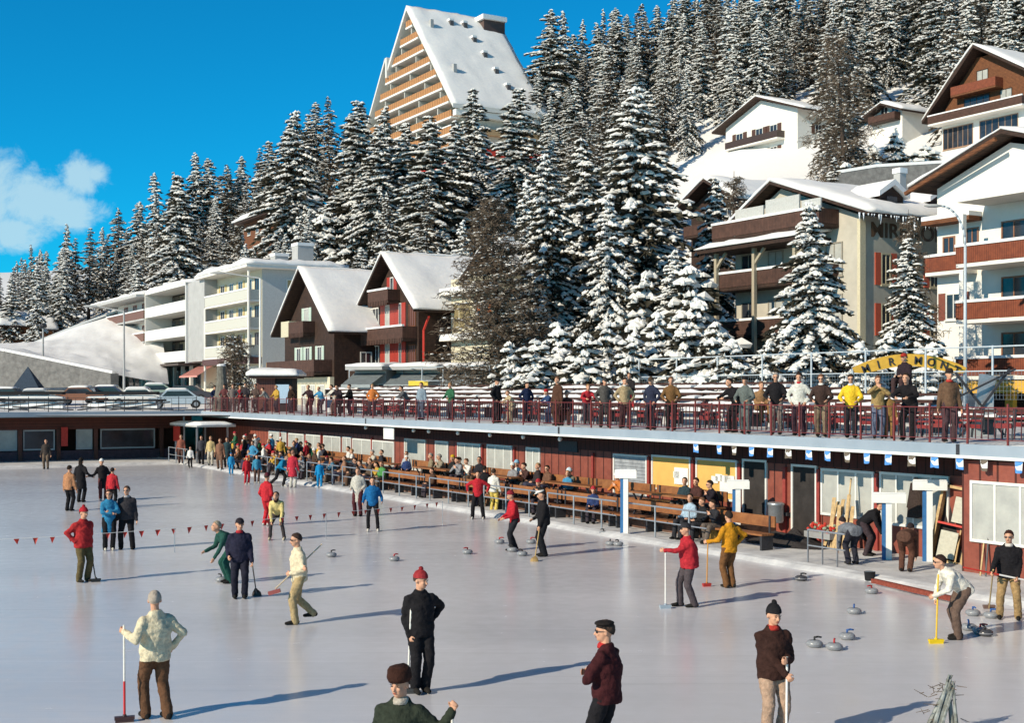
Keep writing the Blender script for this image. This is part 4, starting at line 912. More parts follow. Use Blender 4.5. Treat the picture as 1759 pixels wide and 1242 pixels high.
for x0, x1 in ((-11.8, -7.5), (-6.6, -1.4)): window(w, 'A', x0, x1, zb + .3, zb + 2.8, pane=GLASS, mull=5, frame=C(.36, .22, .14, 'paint'))
for y in (1.5, 5): window(w, 'B', y, y + 2., zb + .3, zb + 2.4, pane=GLASS, mull=1)
chimney(w, -1, 6, zb + 7, zb + 11, 1.)
# --- small far buildings
def hut(label, px, Y, py_base, wd, hgt, rise, dp, mat, name='chalet', snow=.5):
    zb = PZ(py_base, Y); c = bld(name, label, px, Y)
    m = MB(); m.prism([(-wd, zb - 3), (0, zb - 3), (0, zb + hgt), (-wd / 2, zb + hgt + rise), (-wd, zb + hgt)], 0, dp); m.build('wall', mat, c)
    gable_roof(c, -wd - 1, 1, -1.2, dp + .6, zb + hgt - .4, zb + hgt + rise + .15, .25, snow, mat=DWOOD, seed=px)
    window(c, 'A', -wd * .7, -wd * .7 + 1.2, zb + .9, zb + 2.1, pane=GLASS); window(c, 'A', -wd * .35, -wd * .35 + 1.2, zb + .9, zb + 2.1, pane=GLASS)
    balcony(c, 'A', -wd + .3, -.3, 1., zb + .2, .8, BALW, DWOOD, False); return c
hut('small orange-brown chalet among trees at the far left edge', 42, 190, 580, 4.5, 1.4, 1.3, 4, C(.40, .16, .06, 'paint'))
hut('snow-roofed hut cut by the left picture edge', 10, 182, 572, 4, 1.2, 1.3, 4, BWOOD)
hut('brown chalet peeping between the spruces left of the hotel', 1272, 98, 400, 6, 2.6, 1.5, 7, DWOOD)
hut('low white cabin on the slope below the brown chalet', 1550, 158, 205, 5, 1.2, .8, 5, WHITE, 'cabin')
c = bld('chalet', 'wide low house under thick snow among the left-hand spruces', 470, 195); zb = PZ(375, 195)
MB().box(-14, 0, 0, 8, zb - 4, zb + 1.).build('wall', BWOOD, c); m = MB(); snow_pad(m, [(-15.5, -1.5, zb + .9), (1.5, -1.5, zb + .9), (1.5, 8, zb + 3.6), (-15.5, 8, zb + 3.6)], .9, 16, 10, .3, 81, .1); m.build('roof_snow', SNOW, c, smooth=True); MB().box(-15, 1, -1.3, 0, zb + .6, zb + .88).build('roof', DWOOD, c)
for x in (-12, -8, -4): window(c, 'A', x, x + 1.4, zb - 1.4, zb, pane=GLASS)
# --- big stepped tower with the steep white roof
Yt = 215; t_ = bld('apartment_tower', 'huge wedge-shaped apartment tower with orange balconies and steep snow-white roof above the trees', 785, Yt)
xr, zr, ze = -16.3, 72.6, 53.6; sl = (zr - ze) / 16.3
def zroof(x): return zr - sl * abs(x - xr)
xl = -24.2
m = MB(); m.prism([(-34.5, 34), (0, 34), (0, ze), (xr, zr), (xl, zroof(xl)), (xl - .02, zroof(xl) + 2.6 - .9), (-34.5, zroof(-34.5) + 2.2)], 1.2, 16.5); m.build('wall', C(.62, .58, .48, 'paint'), t_)
rm = MB(); th = .7
rm.prism([(xr, zr), (1.6, ze - 1.8), (1.6, ze - 1.1), (xr, zr + th)], -1.6, 17.2)
rm.prism([(xl, zroof(xl)), (xr - .01, zr), (xr - .01, zr + th), (xl, zroof(xl) + th)], -1.6, 17.2)
rm.prism([(-35.2, zroof(-35.2) + 2.0), (xl - 1.2, zroof(xl - 1.2) + 3.4), (xl - 1.2, zroof(xl - 1.2) + 4.1), (-35.2, zroof(-35.2) + 2.7)], -1.6, 17.2)
rm.prism([(xl - 1.2, zroof(xl) - 1), (xl - .6, zroof(xl) - 1), (xl - .6, zroof(xl - 1.2) + 4.1), (xl - 1.2, zroof(xl - 1.2) + 4.1)], -1.5, 17.1)
ro = rm.build('roof', C(.72, .70, .64, 'paint'), t_)
m = MB(); snow_pad(m, [(xr, -1.6, zr + th + .01), (1.6, -1.6, ze - 1.09), (1.6, 17.2, ze - 1.09), (xr, 17.2, zr + th + .01)], .5, 26, 20, .25, 91, 0); snow_pad(m, [(xl, -1.6, zroof(xl) + th + .01), (xr, -1.6, zr + th + .01), (xr, 17.2, zr + th + .01), (xl, 17.2, zroof(xl) + th + .01)], .4, 8, 14, .1, 92, 0)
m.build('roof_snow', SNOW, ro, smooth=True)
z = 42.6; OR = boards('ochre_parapet', (.50, .25, .10), (.34, .16, .07), .9, 'XY')
while z < zr - 2.2:
    a = max(-34.3, xr - (zr - z - 1.0) / sl + .2) if z > zroof(xl) + 1 else max(-34.3, xr - (zr + 2.2 - z - 1.0) / sl + .4); bx = min(-.1, xr + (zr - z - 1.0) / sl - .3)
    o = MB().box(a, bx, -1.1, 1.19, z - .32, z).build('balcony', WPAINT, t_)
    MB().box(a + .05, bx - .05, -1.06, -.92, z + .01, z + 1.1).build('parapet', OR if z > 44.5 else REDP, o)
    MB().box(a, bx, -1.14, -.9, z + 1.11, z + 1.3).build('snow_ledge', SNOW, o) if z < 50 else None
    x = a + 1.5; q = 0
    while x < bx - 2.4:
        dd = MB().box(x, x + 2.2, 1.06, 1.19, z + .05, z + 2.1).build('glazed_door', C(.22, .08, .05, 'paint') if q % 2 else C(.34, .30, .24, 'paint'), t_); x += 4.1; q += 1
    x = a + 4.
    while x < bx - .6: MB().box(x, x + .25, -.8, 1.05, z + .01, z + 2.3).build('partition', C(.60, .57, .50, 'paint'), t_); x += 8.2
    z += 2.72
for z, mt in ((50.8, WPAINT), (48.0, C(.45, .30, .16, 'paint')), (44.6, REDP), (41.5, REDP)): MB().box(.02, 1.2, -.8, 16, z, z + 1.).build('side_balcony', mt, t_)
for (y, q) in ((1.4, 4.0), (1.6, 12.3)):                                        # ventilation stacks on the roof
    MB().box(xr + q - .35, xr + q + .35, y - .3, y + .3, zr - sl * q, zr - sl * q + 2.4).build('chimney', GREYR, t_)
for i, (y, q) in enumerate(((6.0, 2.4), (8.8, 2.4), (9.2, 5.2), (9.8, 8.0), (10.4, 11.), (11.2, 13.8))):
    o = MB().box(xr + q - .5, xr + q + .7, y - .35, y + .35, zr - sl * q - .3, zr - sl * q + 1.3).build('skylight', C(.10, .09, .09, 'paint'), t_); MB().box(xr + q - .6, xr + q + .6, y - .45, y + .45, zr - sl * q + 1.31, zr - sl * q + 1.7).build('snow_cap', SNOW, o)
MB().box(xr + .8, xr + 3.0, 12.6, 17, zr - 2.6, zr - .3).build('dormer', C(.10, .06, .05, 'paint'), t_); MB().box(xr + .2, xr + 3.6, 12.1, 17.1, zr - .29, zr + .55).build('dormer_snow', SNOW, t_)
# ------------------------------------------------------------------ street furniture
pole = thing('street_lamp', 'tall pale street lamp with curved arm beside the hotel', 'lamp', (PX(1658, 56), 56, 3.1))
pts = [(0, 0, 0), (0, 0, PZ(420, 56) - 3.1)]
m = MB(); m.tube(pts[0], pts[1], .09, .06); zt = pts[1][2]; pr = pts[1]
for i in range(1, 9): a = i / 8 * pi / 2; p = (-1.1 * (1 - cos(a)) , 0, zt + 1.7 * sin(a)); m.tube(pr, p, .05, .05); pr = p
m.build('pole', C(.50, .56, .60, 'paint'), pole, smooth=True); MB().ell((pr[0] - .3, 0, pr[2]), (.42, .12, .08), 10, 6).build('lamp_head', GREYR, pole)
for px, Y, py, arm, lab in ((447, 112, 478, -3.2, 'white lamp mast with a long thin arm before the cream apartment block'), (213, 118, 535, -2.6, 'thin street lamp with drooping arm before the far block'), (74, 128, 560, 0, 'thin dark lamp post on the snow bank')):
    z0 = 3.3; r = thing('street_lamp', lab, 'lamp', (PX(px, Y), Y, z0), 0, 'street lamps by the apartment row'); zt = PZ(py, Y) - z0
    MB().tube((0, 0, 0), (0, 0, zt), .12, .08).build('pole', WPAINT if px == 447 else GREYR, r)
    if arm: MB().tube((0, 0, zt), (arm, 0, zt + .5), .07, .05).build('arm', GREYR, r); MB().ell((arm - .5, 0, zt + .48), (.7, .16, .12), 10, 6).build('lamp_head', GREYR, r)
    else: MB().ell((0, 0, zt), (.4, .4, .25), 10, 6).build('lamp_head', DMET, r)
# arched sign
Ya = 48; xc = PX(1562, Ya); zc0 = PZ(608, Ya); z_end = PZ(632, Ya); hw = PX(1660, Ya) - xc
sag = zc0 - z_end; Rr = (hw * hw + sag * sag) / (2 * sag)
ar = thing('arched_sign', 'arched yellow hotel sign with dark letters behind the terrace fence', 'sign', (xc, Ya, 3.1))
m = MB(); n = 28; w0 = .46; vs_ = []
amax = math.asin(hw / Rr)
for i in range(n + 1):
    a = -amax + 2 * amax * i / n; taper = 1 - .55 * abs(a / amax) ** 6
    for rr_ in (Rr - w0 * taper, Rr):
        for y in (-.04, .04): vs_.append((rr_ * sin(a), y, zc0 - 3.1 - Rr + rr_ * cos(a)))
fs_ = []
for i in range(n):
    q = i * 4; fs_ += [(q, q + 4, q + 6, q + 2), (q + 1, q + 3, q + 7, q + 5), (q + 2, q + 6, q + 7, q + 3), (q, q + 1, q + 5, q + 4)]
fs_ += [(0, 2, 3, 1), (n * 4, n * 4 + 1, n * 4 + 3, n * 4 + 2)]
m.add(vs_, fs_); m.build('arch_board', YEL, ar)
for i, chh in enumerate('MIREMONT'):
    a = -amax * .80 + amax * 1.66 * i / 7; me = text_mesh(chh, .40, .012, 'letter', DMET); o = link('letter', me, ar); rr_ = Rr - .37
    o.location = (rr_ * sin(a), -.06, zc0 - 3.1 - Rr + rr_ * cos(a)); o.rotation_euler = (pi / 2, a, 0)
for sx in (-.98, .98): MB().tube((hw * sx, .1, 0), (hw * sx, .1, z_end - 3.1), .05).build('post', METAL, ar)
# crossed poles and grey chute at the terrace end
t2 = thing('scaffold_frame', 'crossed dark poles around a tilted silver-grey plank at the terrace end', 'frame', (PX(1685, 36), 36, TZ))
k_ = 36 / F
MB().box(-.28, .18, -.03, .03, .0, 1.75, Matrix.Rotation(.14, 4, 'Y')).build('plank', METAL, t2)
MB().beam((-.75, -.1, 1.8), (.65, -.1, 0), .06).build('pole', DMET, t2); MB().beam((-.65, -.16, 0), (.75, -.16, 1.9), .06).build('pole', DMET, t2); MB().beam((-.95, -.2, 1.0), (.9, -.2, 1.9), .05).build('pole', DMET, t2)
MB().add([(-.55, -.2, 0), (.35, -.2, 0), (.3, -.12, .95), (-.05, -.12, .95)], [(0, 1, 2, 3)]).build('cloth', GREYAW, t2)
# kiosk
kx, ky = PX(440, 82), 82.
kk = thing('kiosk', 'small brown timber kiosk with snow-heaped roof and pale blue poster', 'kiosk', (kx, ky, TZ), 0)
MB().box(0, 1.2, 0, 2, 0, 2.15).build('wall', boards('kiosk_boards', (.20, .08, .06), (.12, .05, .04), .15, 'X'), kk); MB().box(1.2, 2.3, .1, 2, 0, 2.15).build('counter_opening', DARK, kk)
MB().box(1.25, 2.1, -.02, .08, .55, 1.75).build('poster', C(.45, .60, .74, 'paint'), kk); ro = MB().box(-.4, 2.7, -.5, 2.3, 2.15, 2.3).build('roof', DWOOD, kk)
m = MB(); snow_pad(m, [(-.5, -.6, 2.31), (2.8, -.6, 2.31), (2.8, 2.4, 2.31), (-.5, 2.4, 2.31)], .5, 12, 8, .1, 6, .05); m.build('roof_snow', SNOW, ro, smooth=True)
# cars on the street
def car(label, px, Y, z, rot, colr, snow=True):
    r = thing('parked_car', label, 'car', (PX(px, Y), Y, z), rot, 'cars parked along the street')
    body = [(-2.1, .35), (-2.12, .75), (-1.3, .88), (-.85, 1.36), (.75, 1.38), (1.35, .92), (2.05, .80), (2.1, .35)]
    MB().prism(body, -.8, .8).build('body', colr, r)
    for sx in (-1, 1):
        MB().add([(-1.15, sx * .81, .90), (-.78, sx * .81, 1.28), (.68, sx * .81, 1.30), (1.15, sx * .81, .92)], [(0, 1, 2, 3)]).build('window', GLASS, r)
        for x in (-1.35, 1.3):
            w = MB().tube((x, sx * .62, .32), (x, sx * .83, .32), .32, n=16).build('wheel', RUBB, r); MB().tube((x, sx * .831, .32), (x, sx * .84, .32), .17, n=12).build('rim', METAL, w)
        MB().box(2.08, 2.12, sx * .6 - .12, sx * .6 + .12, .6, .72).build('headlight', WPAINT, r)
    MB().add([(-1.32, -.7, .9), (-1.32, .7, .9), (-.88, .66, 1.33), (-.88, -.66, 1.33)], [(0, 1, 2, 3)]).build('rear_window', GLASS, r); MB().add([(1.34, -.7, .96), (1.34, .7, .96), (.79, .66, 1.35), (.79, -.66, 1.35)], [(3, 2, 1, 0)]).build('windscreen', GLASS, r)
    if snow: m = MB(); snow_pad(m, [(-.85, -.75, 1.37), (.75, -.75, 1.39), (.75, .75, 1.39), (-.85, .75, 1.37)], .16, 8, 6, .05, px, 0); m.build('snow', SNOW, r, smooth=True)
for lab, px, Y, z, rt, cc, sn in (('white car with snowy roof near the corner of the back deck', 238, 98, 3.3, .15, WPAINT, 1), ('snow-covered light car beside the tree stump', 305, 96, 3.2, .3, C(.45, .55, .62, 'paint'), 1), ('dark blue car parked behind the white car', 185, 106, 3.5, .1, C(.04, .06, .12, 'paint'), 1), ('dark car at the right of the street below the loggia block', 320, 106, 3.6, .1, C(.05, .05, .06, 'paint'), 0),
    ('grey car half buried in snow at the left', 62, 99, 3.2, .25, C(.30, .32, .33, 'paint'), 1), ('brown car left of the blue car', 140, 104, 3.4, .0, C(.22, .10, .06, 'paint'), 1), ('pale green car in front of the orange awning', 268, 110, 3.7, .2, C(.32, .42, .36, 'paint'), 1), ('black car cut by the left picture edge', 12, 101, 3.3, .1, C(.03, .03, .03, 'paint'), 1)): car(lab, px, Y, z, rt, cc, sn)
tn = thing('tent', 'dark pointed tent beside the grey car at far left', 'tent', (PX(48, 104), 104, 3.4)); m = MB(); m.add([(-1.9, -1, 0), (1.9, -1, 0), (1.9, 1.4, 0), (-1.9, 1.4, 0), (0, 0, 3.1)], [(0, 1, 4), (1, 2, 4), (2, 3, 4), (3, 0, 4)]); m.build('canvas', C(.05, .07, .10), tn)
# ------------------------------------------------------------------ spruces
def spruce_meshes(seed, H, R, gap, nb, q=1., snowy=.8, need=NEED, base=.05, heavy=1.):
    rnd = random.Random(seed); cv = MB(); sv = MB(); z = H * .985; ex = rnd.uniform(.6, .95); lop = rnd.uniform(0, 6.28); lopk = rnd.uniform(.0, .22)
    def pad(p, d, ln, wd, h):
        d = Vector((d[0], d[1], 0)); d = d.normalized() if d.length > 1e-6 else Vector((1, 0, 0)); sd = Vector((-d.y, d.x, 0)); k = 6
        vs = [p + Vector((0, 0, h))] ; ph = rnd.random() * 6
        for i in range(k):
            a = 2 * pi * i / k + ph; r = rnd.uniform(.75, 1.2); vs.append(p + d * (cos(a) * ln * r) + sd * (sin(a) * wd * r) + Vector((0, 0, h * rnd.uniform(-.25, .25) - .10 * ln * cos(a))))
        for i in range(k):
            a = 2 * pi * i / k + ph; vs.append(p + d * (cos(a) * ln * .8) + sd * (sin(a) * wd * .8) + Vector((0, 0, -h * .55)))
        fs = [(0, 1 + i, 1 + (i + 1) % k) for i in range(k)] + [(1 + i, 1 + k + i, 1 + k + (i + 1) % k, 1 + (i + 1) % k) for i in range(k)]
        sv.add(vs, fs)
    while z > H * base:
        t = 1 - z / H; rad = R * (.05 + .95 * t ** ex) * (1 if t < .86 else .88) * rnd.uniform(.72, 1.15)
        n = max(4, int(nb * (.55 + .6 * t))); ph = rnd.random() * 6
        for i in range(n):
            az = ph + 2 * pi * i / n + rnd.uniform(-.3, .3); L_ = rad * rnd.choice((rnd.uniform(.5, .8), rnd.uniform(.8, 1.1), rnd.uniform(.9, 1.3))) * (1 + lopk * cos(az - lop)); load = rnd.choice((.35, .8, 1.1, 1.3)) * snowy; d = Vector((cos(az), sin(az), 0)); sd = Vector((-d.y, d.x, 0))
            z0 = z + rnd.uniform(-.5, .5) * gap; up = .18 * (1 - t); dr = rnd.uniform(.25, .75) * (.5 + t)
            ns = max(2, int(L_ / (.5 / q))); prev = Vector((0, 0, z0))
            for j in range(1, ns + 1):
                u = j / ns; p = d * (L_ * u) + Vector((0, 0, z0 + L_ * (up * u - dr * u ** 1.6)))
                tw = min(.62, (.22 + .30 * L_ * .3)) * (1.15 - .55 * u) * rnd.uniform(.7, 1.3)
                # two drooping side sprays and one hanging spray per step
                for sg_ in (-1, 1):
                    e = p + sd * (sg_ * tw) + d * tw * .55 + Vector((0, 0, -tw * rnd.uniform(.25, .7)))
                    c = (prev + p) / 2; w = d * (tw * .30); hg = Vector((0, 0, -tw * rnd.uniform(.25, .5)))
                    cv.add([c - w, c + w, e + w * .5, e - w * .3, (c + e) / 2 + hg], [(0, 1, 2, 3), (0, 4, 3), (1, 4, 2)])
                    if rnd.random() < load * .6: pad((c + e) / 2 + Vector((0, 0, .05)), e - c, tw * rnd.uniform(.4, .62), tw * rnd.uniform(.14, .28) * heavy, .06 * heavy + tw * rnd.uniform(.06, .16))
                hg = Vector((rnd.uniform(-.1, .1), rnd.uniform(-.1, .1), -tw * rnd.uniform(.5, 1.0)))
                cv.add([prev, p, p + hg * .8, (prev + p) / 2 + hg], [(0, 1, 2, 3)])
                if rnd.random() < load * .95: pad((prev + p) / 2 + Vector((0, 0, .06)), d, (p - prev).length * rnd.uniform(.5, .85), (.07 + tw * rnd.uniform(.2, .42)) * heavy * (.7 + .6 * u), (.07 + tw * rnd.uniform(.1, .24)) * heavy)
                prev = p
        z -= gap * rnd.uniform(.75, 1.2) * (.55 + .6 * t)
    sv.ell((0, 0, H * .985), (.09, .09, .22), 6, 5)
    tr = MB(); tr.tube((0, 0, -1.5), (0, 0, H * .6), .016 * H, .007 * H, 8); tr.tube((0, 0, H * .6), (0, 0, H), .007 * H, .012, 6)
    return cv.mesh('crown', need), sv.mesh('snow', TSNOW), tr.mesh('trunk', BARK)
def plant_tree(name, ms, label, cat, loc, s=(1, 1, 1), rz=0., group=None, ex=None):
    r = thing(name, label, cat, loc, rz, group); r.scale = s
    if ex: r.rotation_euler = (ex.gauss(0, .022), ex.gauss(0, .022), rz)
    link('trunk', ms[2], r); link('crown', ms[0], r)
    if ms[1]: link('snow', ms[1], r)
    return r
VAR = [spruce_meshes(10 + i, 15, R_, .56, nb_, 1.05, sn, NEED2 if i % 2 else NEED, bs_, hv_ * .82) for i, (R_, nb_, sn, bs_, hv_) in enumerate(((3.6, 9, .85, .05, 1.2), (2.8, 9, .62, .1, 1.0), (4.1, 9, .95, .04, 1.35), (2.3, 8, .5, .2, .9), (3.3, 10, .8, .06, 1.1), (2.2, 8, .8, .12, 1.1), (3.0, 7, .95, .05, 1.45), (3.8, 10, .6, .15, 1.0), (2.6, 9, .9, .04, 1.3)))]
BIGV = [spruce_meshes(40 + i, 15, R_, .46, 10, 1.35, sn, NEED, .03, hv) for i, (R_, sn, hv) in enumerate(((4.2, .9, 1.1), (3.6, .85, 1.05), (4.6, 1.0, 1.45)))]
def larch(seed, H, R, n=85):
    rnd = random.Random(seed); cv = MB(); tr = MB(); sv = MB()
    tr.tube((0, 0, -1.5), (0, 0, H * .5), .016 * H, .010 * H, 8); tr.tube((0, 0, H * .5), (0, 0, H), .010 * H, .02, 6)
    def tri(p, q, w): cv.tube(p, q, w, w * .4, 3, False)
    for i in range(n):
        t = i / n; z = H * (.12 + .86 * t); L_ = R * (1 - t) ** .7 * rnd.uniform(.6, 1.15) + .2
        for b in range(4):
            az = rnd.uniform(0, 2 * pi); d = Vector((cos(az), sin(az), 0)); p = Vector((0, 0, z)); ns = max(3, int(L_ / .5)); 
            for j in range(ns):
                q = p + d * (L_ / ns) + Vector((rnd.uniform(-.12, .12), rnd.uniform(-.12, .12), rnd.uniform(-.1, .16))); tr.tube(p, q, .035 * (1 - j / ns) + .012, .012, 4, False) if j < 3 else tri(p, q, .018)
                for k in range(6):
                    e = q + Vector((rnd.uniform(-1, 1), rnd.uniform(-1, 1), rnd.uniform(-.9, .5))) * .42; tri(q, e, .022)
                    for _ in range(2): tri(e, e + Vector((rnd.uniform(-1, 1), rnd.uniform(-1, 1), rnd.uniform(-1, .4))) * .24, .018)
                if rnd.random() < .6: sv.ell((p + q) / 2 + Vector((0, 0, .03)), (.13, .13, .045), 6, 4)
                p = q
    return cv.mesh('crown', TWIG), sv.mesh('snow', TSNOW, True), tr.mesh('trunk', BARK)
# prominent trees: (column, top row, distance, radius factor, variant, label)
big = [(1085, 150, 84, 1.10, 0, 'tallest dark spruce with layered snowy boughs behind the middle of the fence'),
       (1000, 235, 88, .95, 1, 'tall spruce left of the tallest one behind the fence'),
       (945, 262, 82, .92, 0, 'snow-striped spruce just right of the larch'),
       (1158, 425, 74, 1.0, 2, 'short spruce under big lumps of snow beside the hotel'),
       (1040, 330, 78, .92, 2, 'broad snow-heavy spruce between the larch and the hotel'),
       (1400, 338, 58, 1.25, 2, 'snow-laden spruce standing in front of the hotel balconies'),
       (1565, 402, 57, 1.15, 1, 'darker spruce in front of the hotel side wall'),
       (1222, 300, 86, .9, 1, 'spruce beside the brown chalet left of the hotel'),
       (735, 195, 150, 1.2, 0, 'large spruce below the tower roof edge'), (880, 148, 158, 1.1, 1, 'large spruce in front of the tower right corner'),
       (820, 150, 172, 1.0, 1, 'spruce in front of the tower lower storeys'), (650, 215, 165, 1.2, 0, 'large spruce at the foot of the tower'),
       (500, 188, 185, 1.1, 0, 'tall spruce rising above the two left chalets'), (300, 300, 185, 1.1, 1, 'spruce on the left skyline above the loggia block')]
def mk(px, pt, Y, rf, ms, H0, name, lab, cat='tree', grp=None, rnd=random.Random(1), gz=None):
    g = ground_z(px, Y) if gz is None else gz; ht = max(3., PZ(pt, Y) - g); k = ht / H0
    return plant_tree(name, ms, lab, cat, (PX(px, Y), Y, g - .2), (k * rf * rnd.uniform(.88, 1.12), k * rf * rnd.uniform(.88, 1.12), k), rnd.uniform(0, 6.28), grp, rnd)
for px, pt, Y, rf, v, lab in big: mk(px, pt, Y, rf, BIGV[v], 15, 'spruce', lab)
lm = larch(5, 15, 4.3); lm2 = larch(6, 15, 3.6, 34)
mk(866, 330, 77, 1.15, lm, 15, 'larch_tree', 'broad bare brown larch in front of the cream house'); mk(1458, 40, 128, .95, lm2, 15, 'larch_tree', 'tall bare brown larch between the white chalet and the brown chalet')
mk(1255, 290, 96, .9, lm2, 15, 'larch_tree', 'bare brownish larch behind the small brown chalet left of the hotel'); mk(1690, 0, 165, 1.2, lm2, 15, 'larch_tree', 'bare brown larch above the brown chalet at top right')
mk(1575, 350, 62, .7, lm2, 15, 'larch_tree', 'thin leafless tree beside the hotel side wall')
# skyline and forest rows
for px, pt, Y, rf, v, lab in ((612, 172, 178, 1.1, 1, 'slim spruce left of the tower foot'), (668, 182, 172, 1.0, 0, 'spruce covering the lower left corner of the tower'), (702, 210, 168, 1.15, 1, 'spruce before the lowest orange balconies of the tower'), (780, 205, 160, 1.1, 0, 'dense spruce under the near roof corner of the tower')): mk(px, pt, Y, rf, BIGV[v], 15, 'spruce', lab)
rnd = random.Random(77); SKY = [(-60, 480), (0, 452), (60, 425), (100, 385), (150, 392), (200, 365), (270, 300), (330, 285), (350, 250), (420, 262), (460, 240), (490, 195), (530, 170), (570, 160), (620, 178), (700, 165), (760, 150), (860, 140), (900, 140), (935, 25), (1000, 18), (1060, 5), (1120, 5), (1170, 20), (1250, -25), (1759, -60)]
OPEN = [(555, 640, 325, 425, 999), (1140, 1215, 272, 320, 999), (1215, 1410, 150, 330, 178), (1480, 1590, 185, 290, 999), (1570, 1800, 60, 345, 152), (375, 480, 320, 372, 203), (655, 905, 0, 300, 232), (790, 840, 300, 360, 999), (120, 220, 520, 600, 999)]
spots = []; cnt = 0
def ok_spot(px, Y, ht):
    yb = HY - (ground_z(px, Y) - EZ) / Y * F; yt = yb - ht / Y * F
    for a, b, c, d, yb_ in OPEN:
        if a < px < b and Y < yb_ and (c < yb - 8 and yt < d - 15): return False
    return True

words1 = ['dark', 'slender', 'broad', 'snow-laden', 'ragged', 'dense', 'pale frosted', 'narrow']
def desc(px, py):
    return words1[rnd.randrange(8)]
px = -50
while px < 1790:
    top = lerp_tab(SKY, px) + rnd.uniform(-8, 26)
    Y = 258 + rnd.uniform(-8, 8) if px < 900 else 240 + rnd.uniform(-10, 14)
    if not (640 < px < 915): spots.append((px, top, Y))
    px += rnd.uniform(20, 34) if px < 920 else rnd.uniform(26, 40)
for Y in (300, 275, 252, 236, 218, 200, 183, 167, 152, 138, 125, 113, 102):
    px = -60 + rnd.uniform(0, 30)
    while px < 1800:
        step = (3.2 if px > 1100 else 4.6) / Y * F * rnd.uniform(.75, 1.3); y = Y + rnd.uniform(-8, 8); ht = rnd.uniform(12, 20) if px > 900 else rnd.uniform(11, 17.5)
        y0 = lerp_tab(Y0T, px)
        if y > y0 + 6 and ok_spot(px, y, ht):
            yb = HY - (ground_z(px, y) - EZ) / y * F; yt = yb - ht / y * F
            lim = lerp_tab(SKY, px)
            if (yt > lim - 5 or px > 1150) and yb > -20 and yt < 640: spots.append((px, yt, y))
        px += step
print('spots', len(spots)); sky_n = sum(1 for s in spots if s[2] > 238 and s[1] < lerp_tab(SKY, s[0]) + 30)
cov = set(); vis = []
for s_ in sorted(spots, key=lambda s: s[2]):                 # nearest first: keep the ones that show most
    yb = HY - (ground_z(s_[0], s_[2]) - EZ) / s_[2] * F; ht_ = yb - s_[1]; n_ = 0; mine = []
    for q in range(12):
        y_ = s_[1] + ht_ * (q + .5) / 12; w_ = .19 * ht_ * (q + 1) / 12
        if -5 < y_ < 640:
            x_ = s_[0] - w_
            while x_ <= s_[0] + w_:
                c_ = (int(x_ // 7), int(y_ // 7)); mine.append(c_); x_ += 7
    mine = set(mine); vis.append((len(mine - cov), s_)); cov |= mine
vis.sort(key=lambda v: -v[0]); spots = [v[1] for v in vis[:278]]
zone = lambda p: 'at the far left' if p < 150 else 'above the left apartment row' if p < 420 else 'above the two dark chalets' if p < 640 else 'around the foot of the tower' if p < 920 else 'on the slope right of the tower' if p < 1160 else 'above the white chalet' if p < 1420 else 'near the brown chalet at top right'
rows_ = lambda y: 'on the skyline' if y > 236 else 'high on the slope' if y > 195 else 'halfway up the slope' if y > 155 else 'low on the slope'
for i, (p, t, y) in enumerate(spots[:285]):
    v = rnd.randrange(9); mk(p, t, y, rnd.uniform(.8, 1.3), VAR[v], 15, 'spruce', 'snow-dusted spruce standing %s, %s' % (rows_(y), zone(p)), 'tree', 'spruces of the wooded slope, %s, %s' % (rows_(y), zone(p)), rnd)
print('trees', len(spots))
# snowy shrubs behind the fence and by the slope
SHR = [spruce_meshes(60 + i, 3.2, 1.9, .38, 9, 2.4, .8, NEED, .02, 1.25) for i in range(2)]
for i, (p, pt, Y) in enumerate(((925, 585, 66), (960, 560, 70), (1000, 575, 65), (1045, 560, 69), (1090, 575, 64), (1130, 545, 66), (1180, 560, 63), (1215, 575, 61), (1265, 585, 58), (1320, 590, 57), (1480, 590, 54), (1520, 575, 56), (1600, 590, 52), (1200, 510, 70), (880, 590, 70), (1110, 480, 76), (1500, 255, 130), (1540, 235, 134), (1590, 255, 128), (1450, 290, 116), (1180, 470, 72), (600, 395, 165), (560, 370, 175), (1235, 560, 60))):
    mk(p, pt, Y, 1.2, SHR[i % 2], 3.2, 'shrub', 'low bush buried under lumps of snow ' + ('behind the fence' if Y < 80 else 'on the open slope'), 'bush', 'snow-buried bushes ' + ('behind the fence' if Y < 80 else 'on the open slope'))
# stump and small bare tree by the kiosk
st = thing('tree_stump', 'tall grey tree stump left of the kiosk, among the onlookers', 'tree stump', (PX(380, 83), 83, TZ)); MB().loft([((0, 0, 0), (.62, 0, 0), (0, .62, 0)), ((.02, 0, 1.0), (.45, 0, 0), (0, .45, 0)), ((.05, 0, 2.0), (.33, 0, 0), (0, .33, 0)), ((.0, 0, 2.95), (.27, 0, 0), (0, .27, 0))], 12).build('trunk', M('grey_bark', (.20, .19, .16), .9, c2=(.10, .095, .08), scale=5, bump=.7), st)
MB().ell((0, 0, 2.98), (.3, .3, .12), 8, 6).build('snow', SNOW, st)
lm3 = larch(9, 4, 1.5, 16); plant_tree('bare_tree', lm3, 'small twisted snowy tree behind the tree stump', 'tree', (PX(402, 90), 90, 3.2), (1.1, 1.1, 1.3))
# ------------------------------------------------------------------ rinkside furniture
def rinkS(px, t): return SA(px, t)
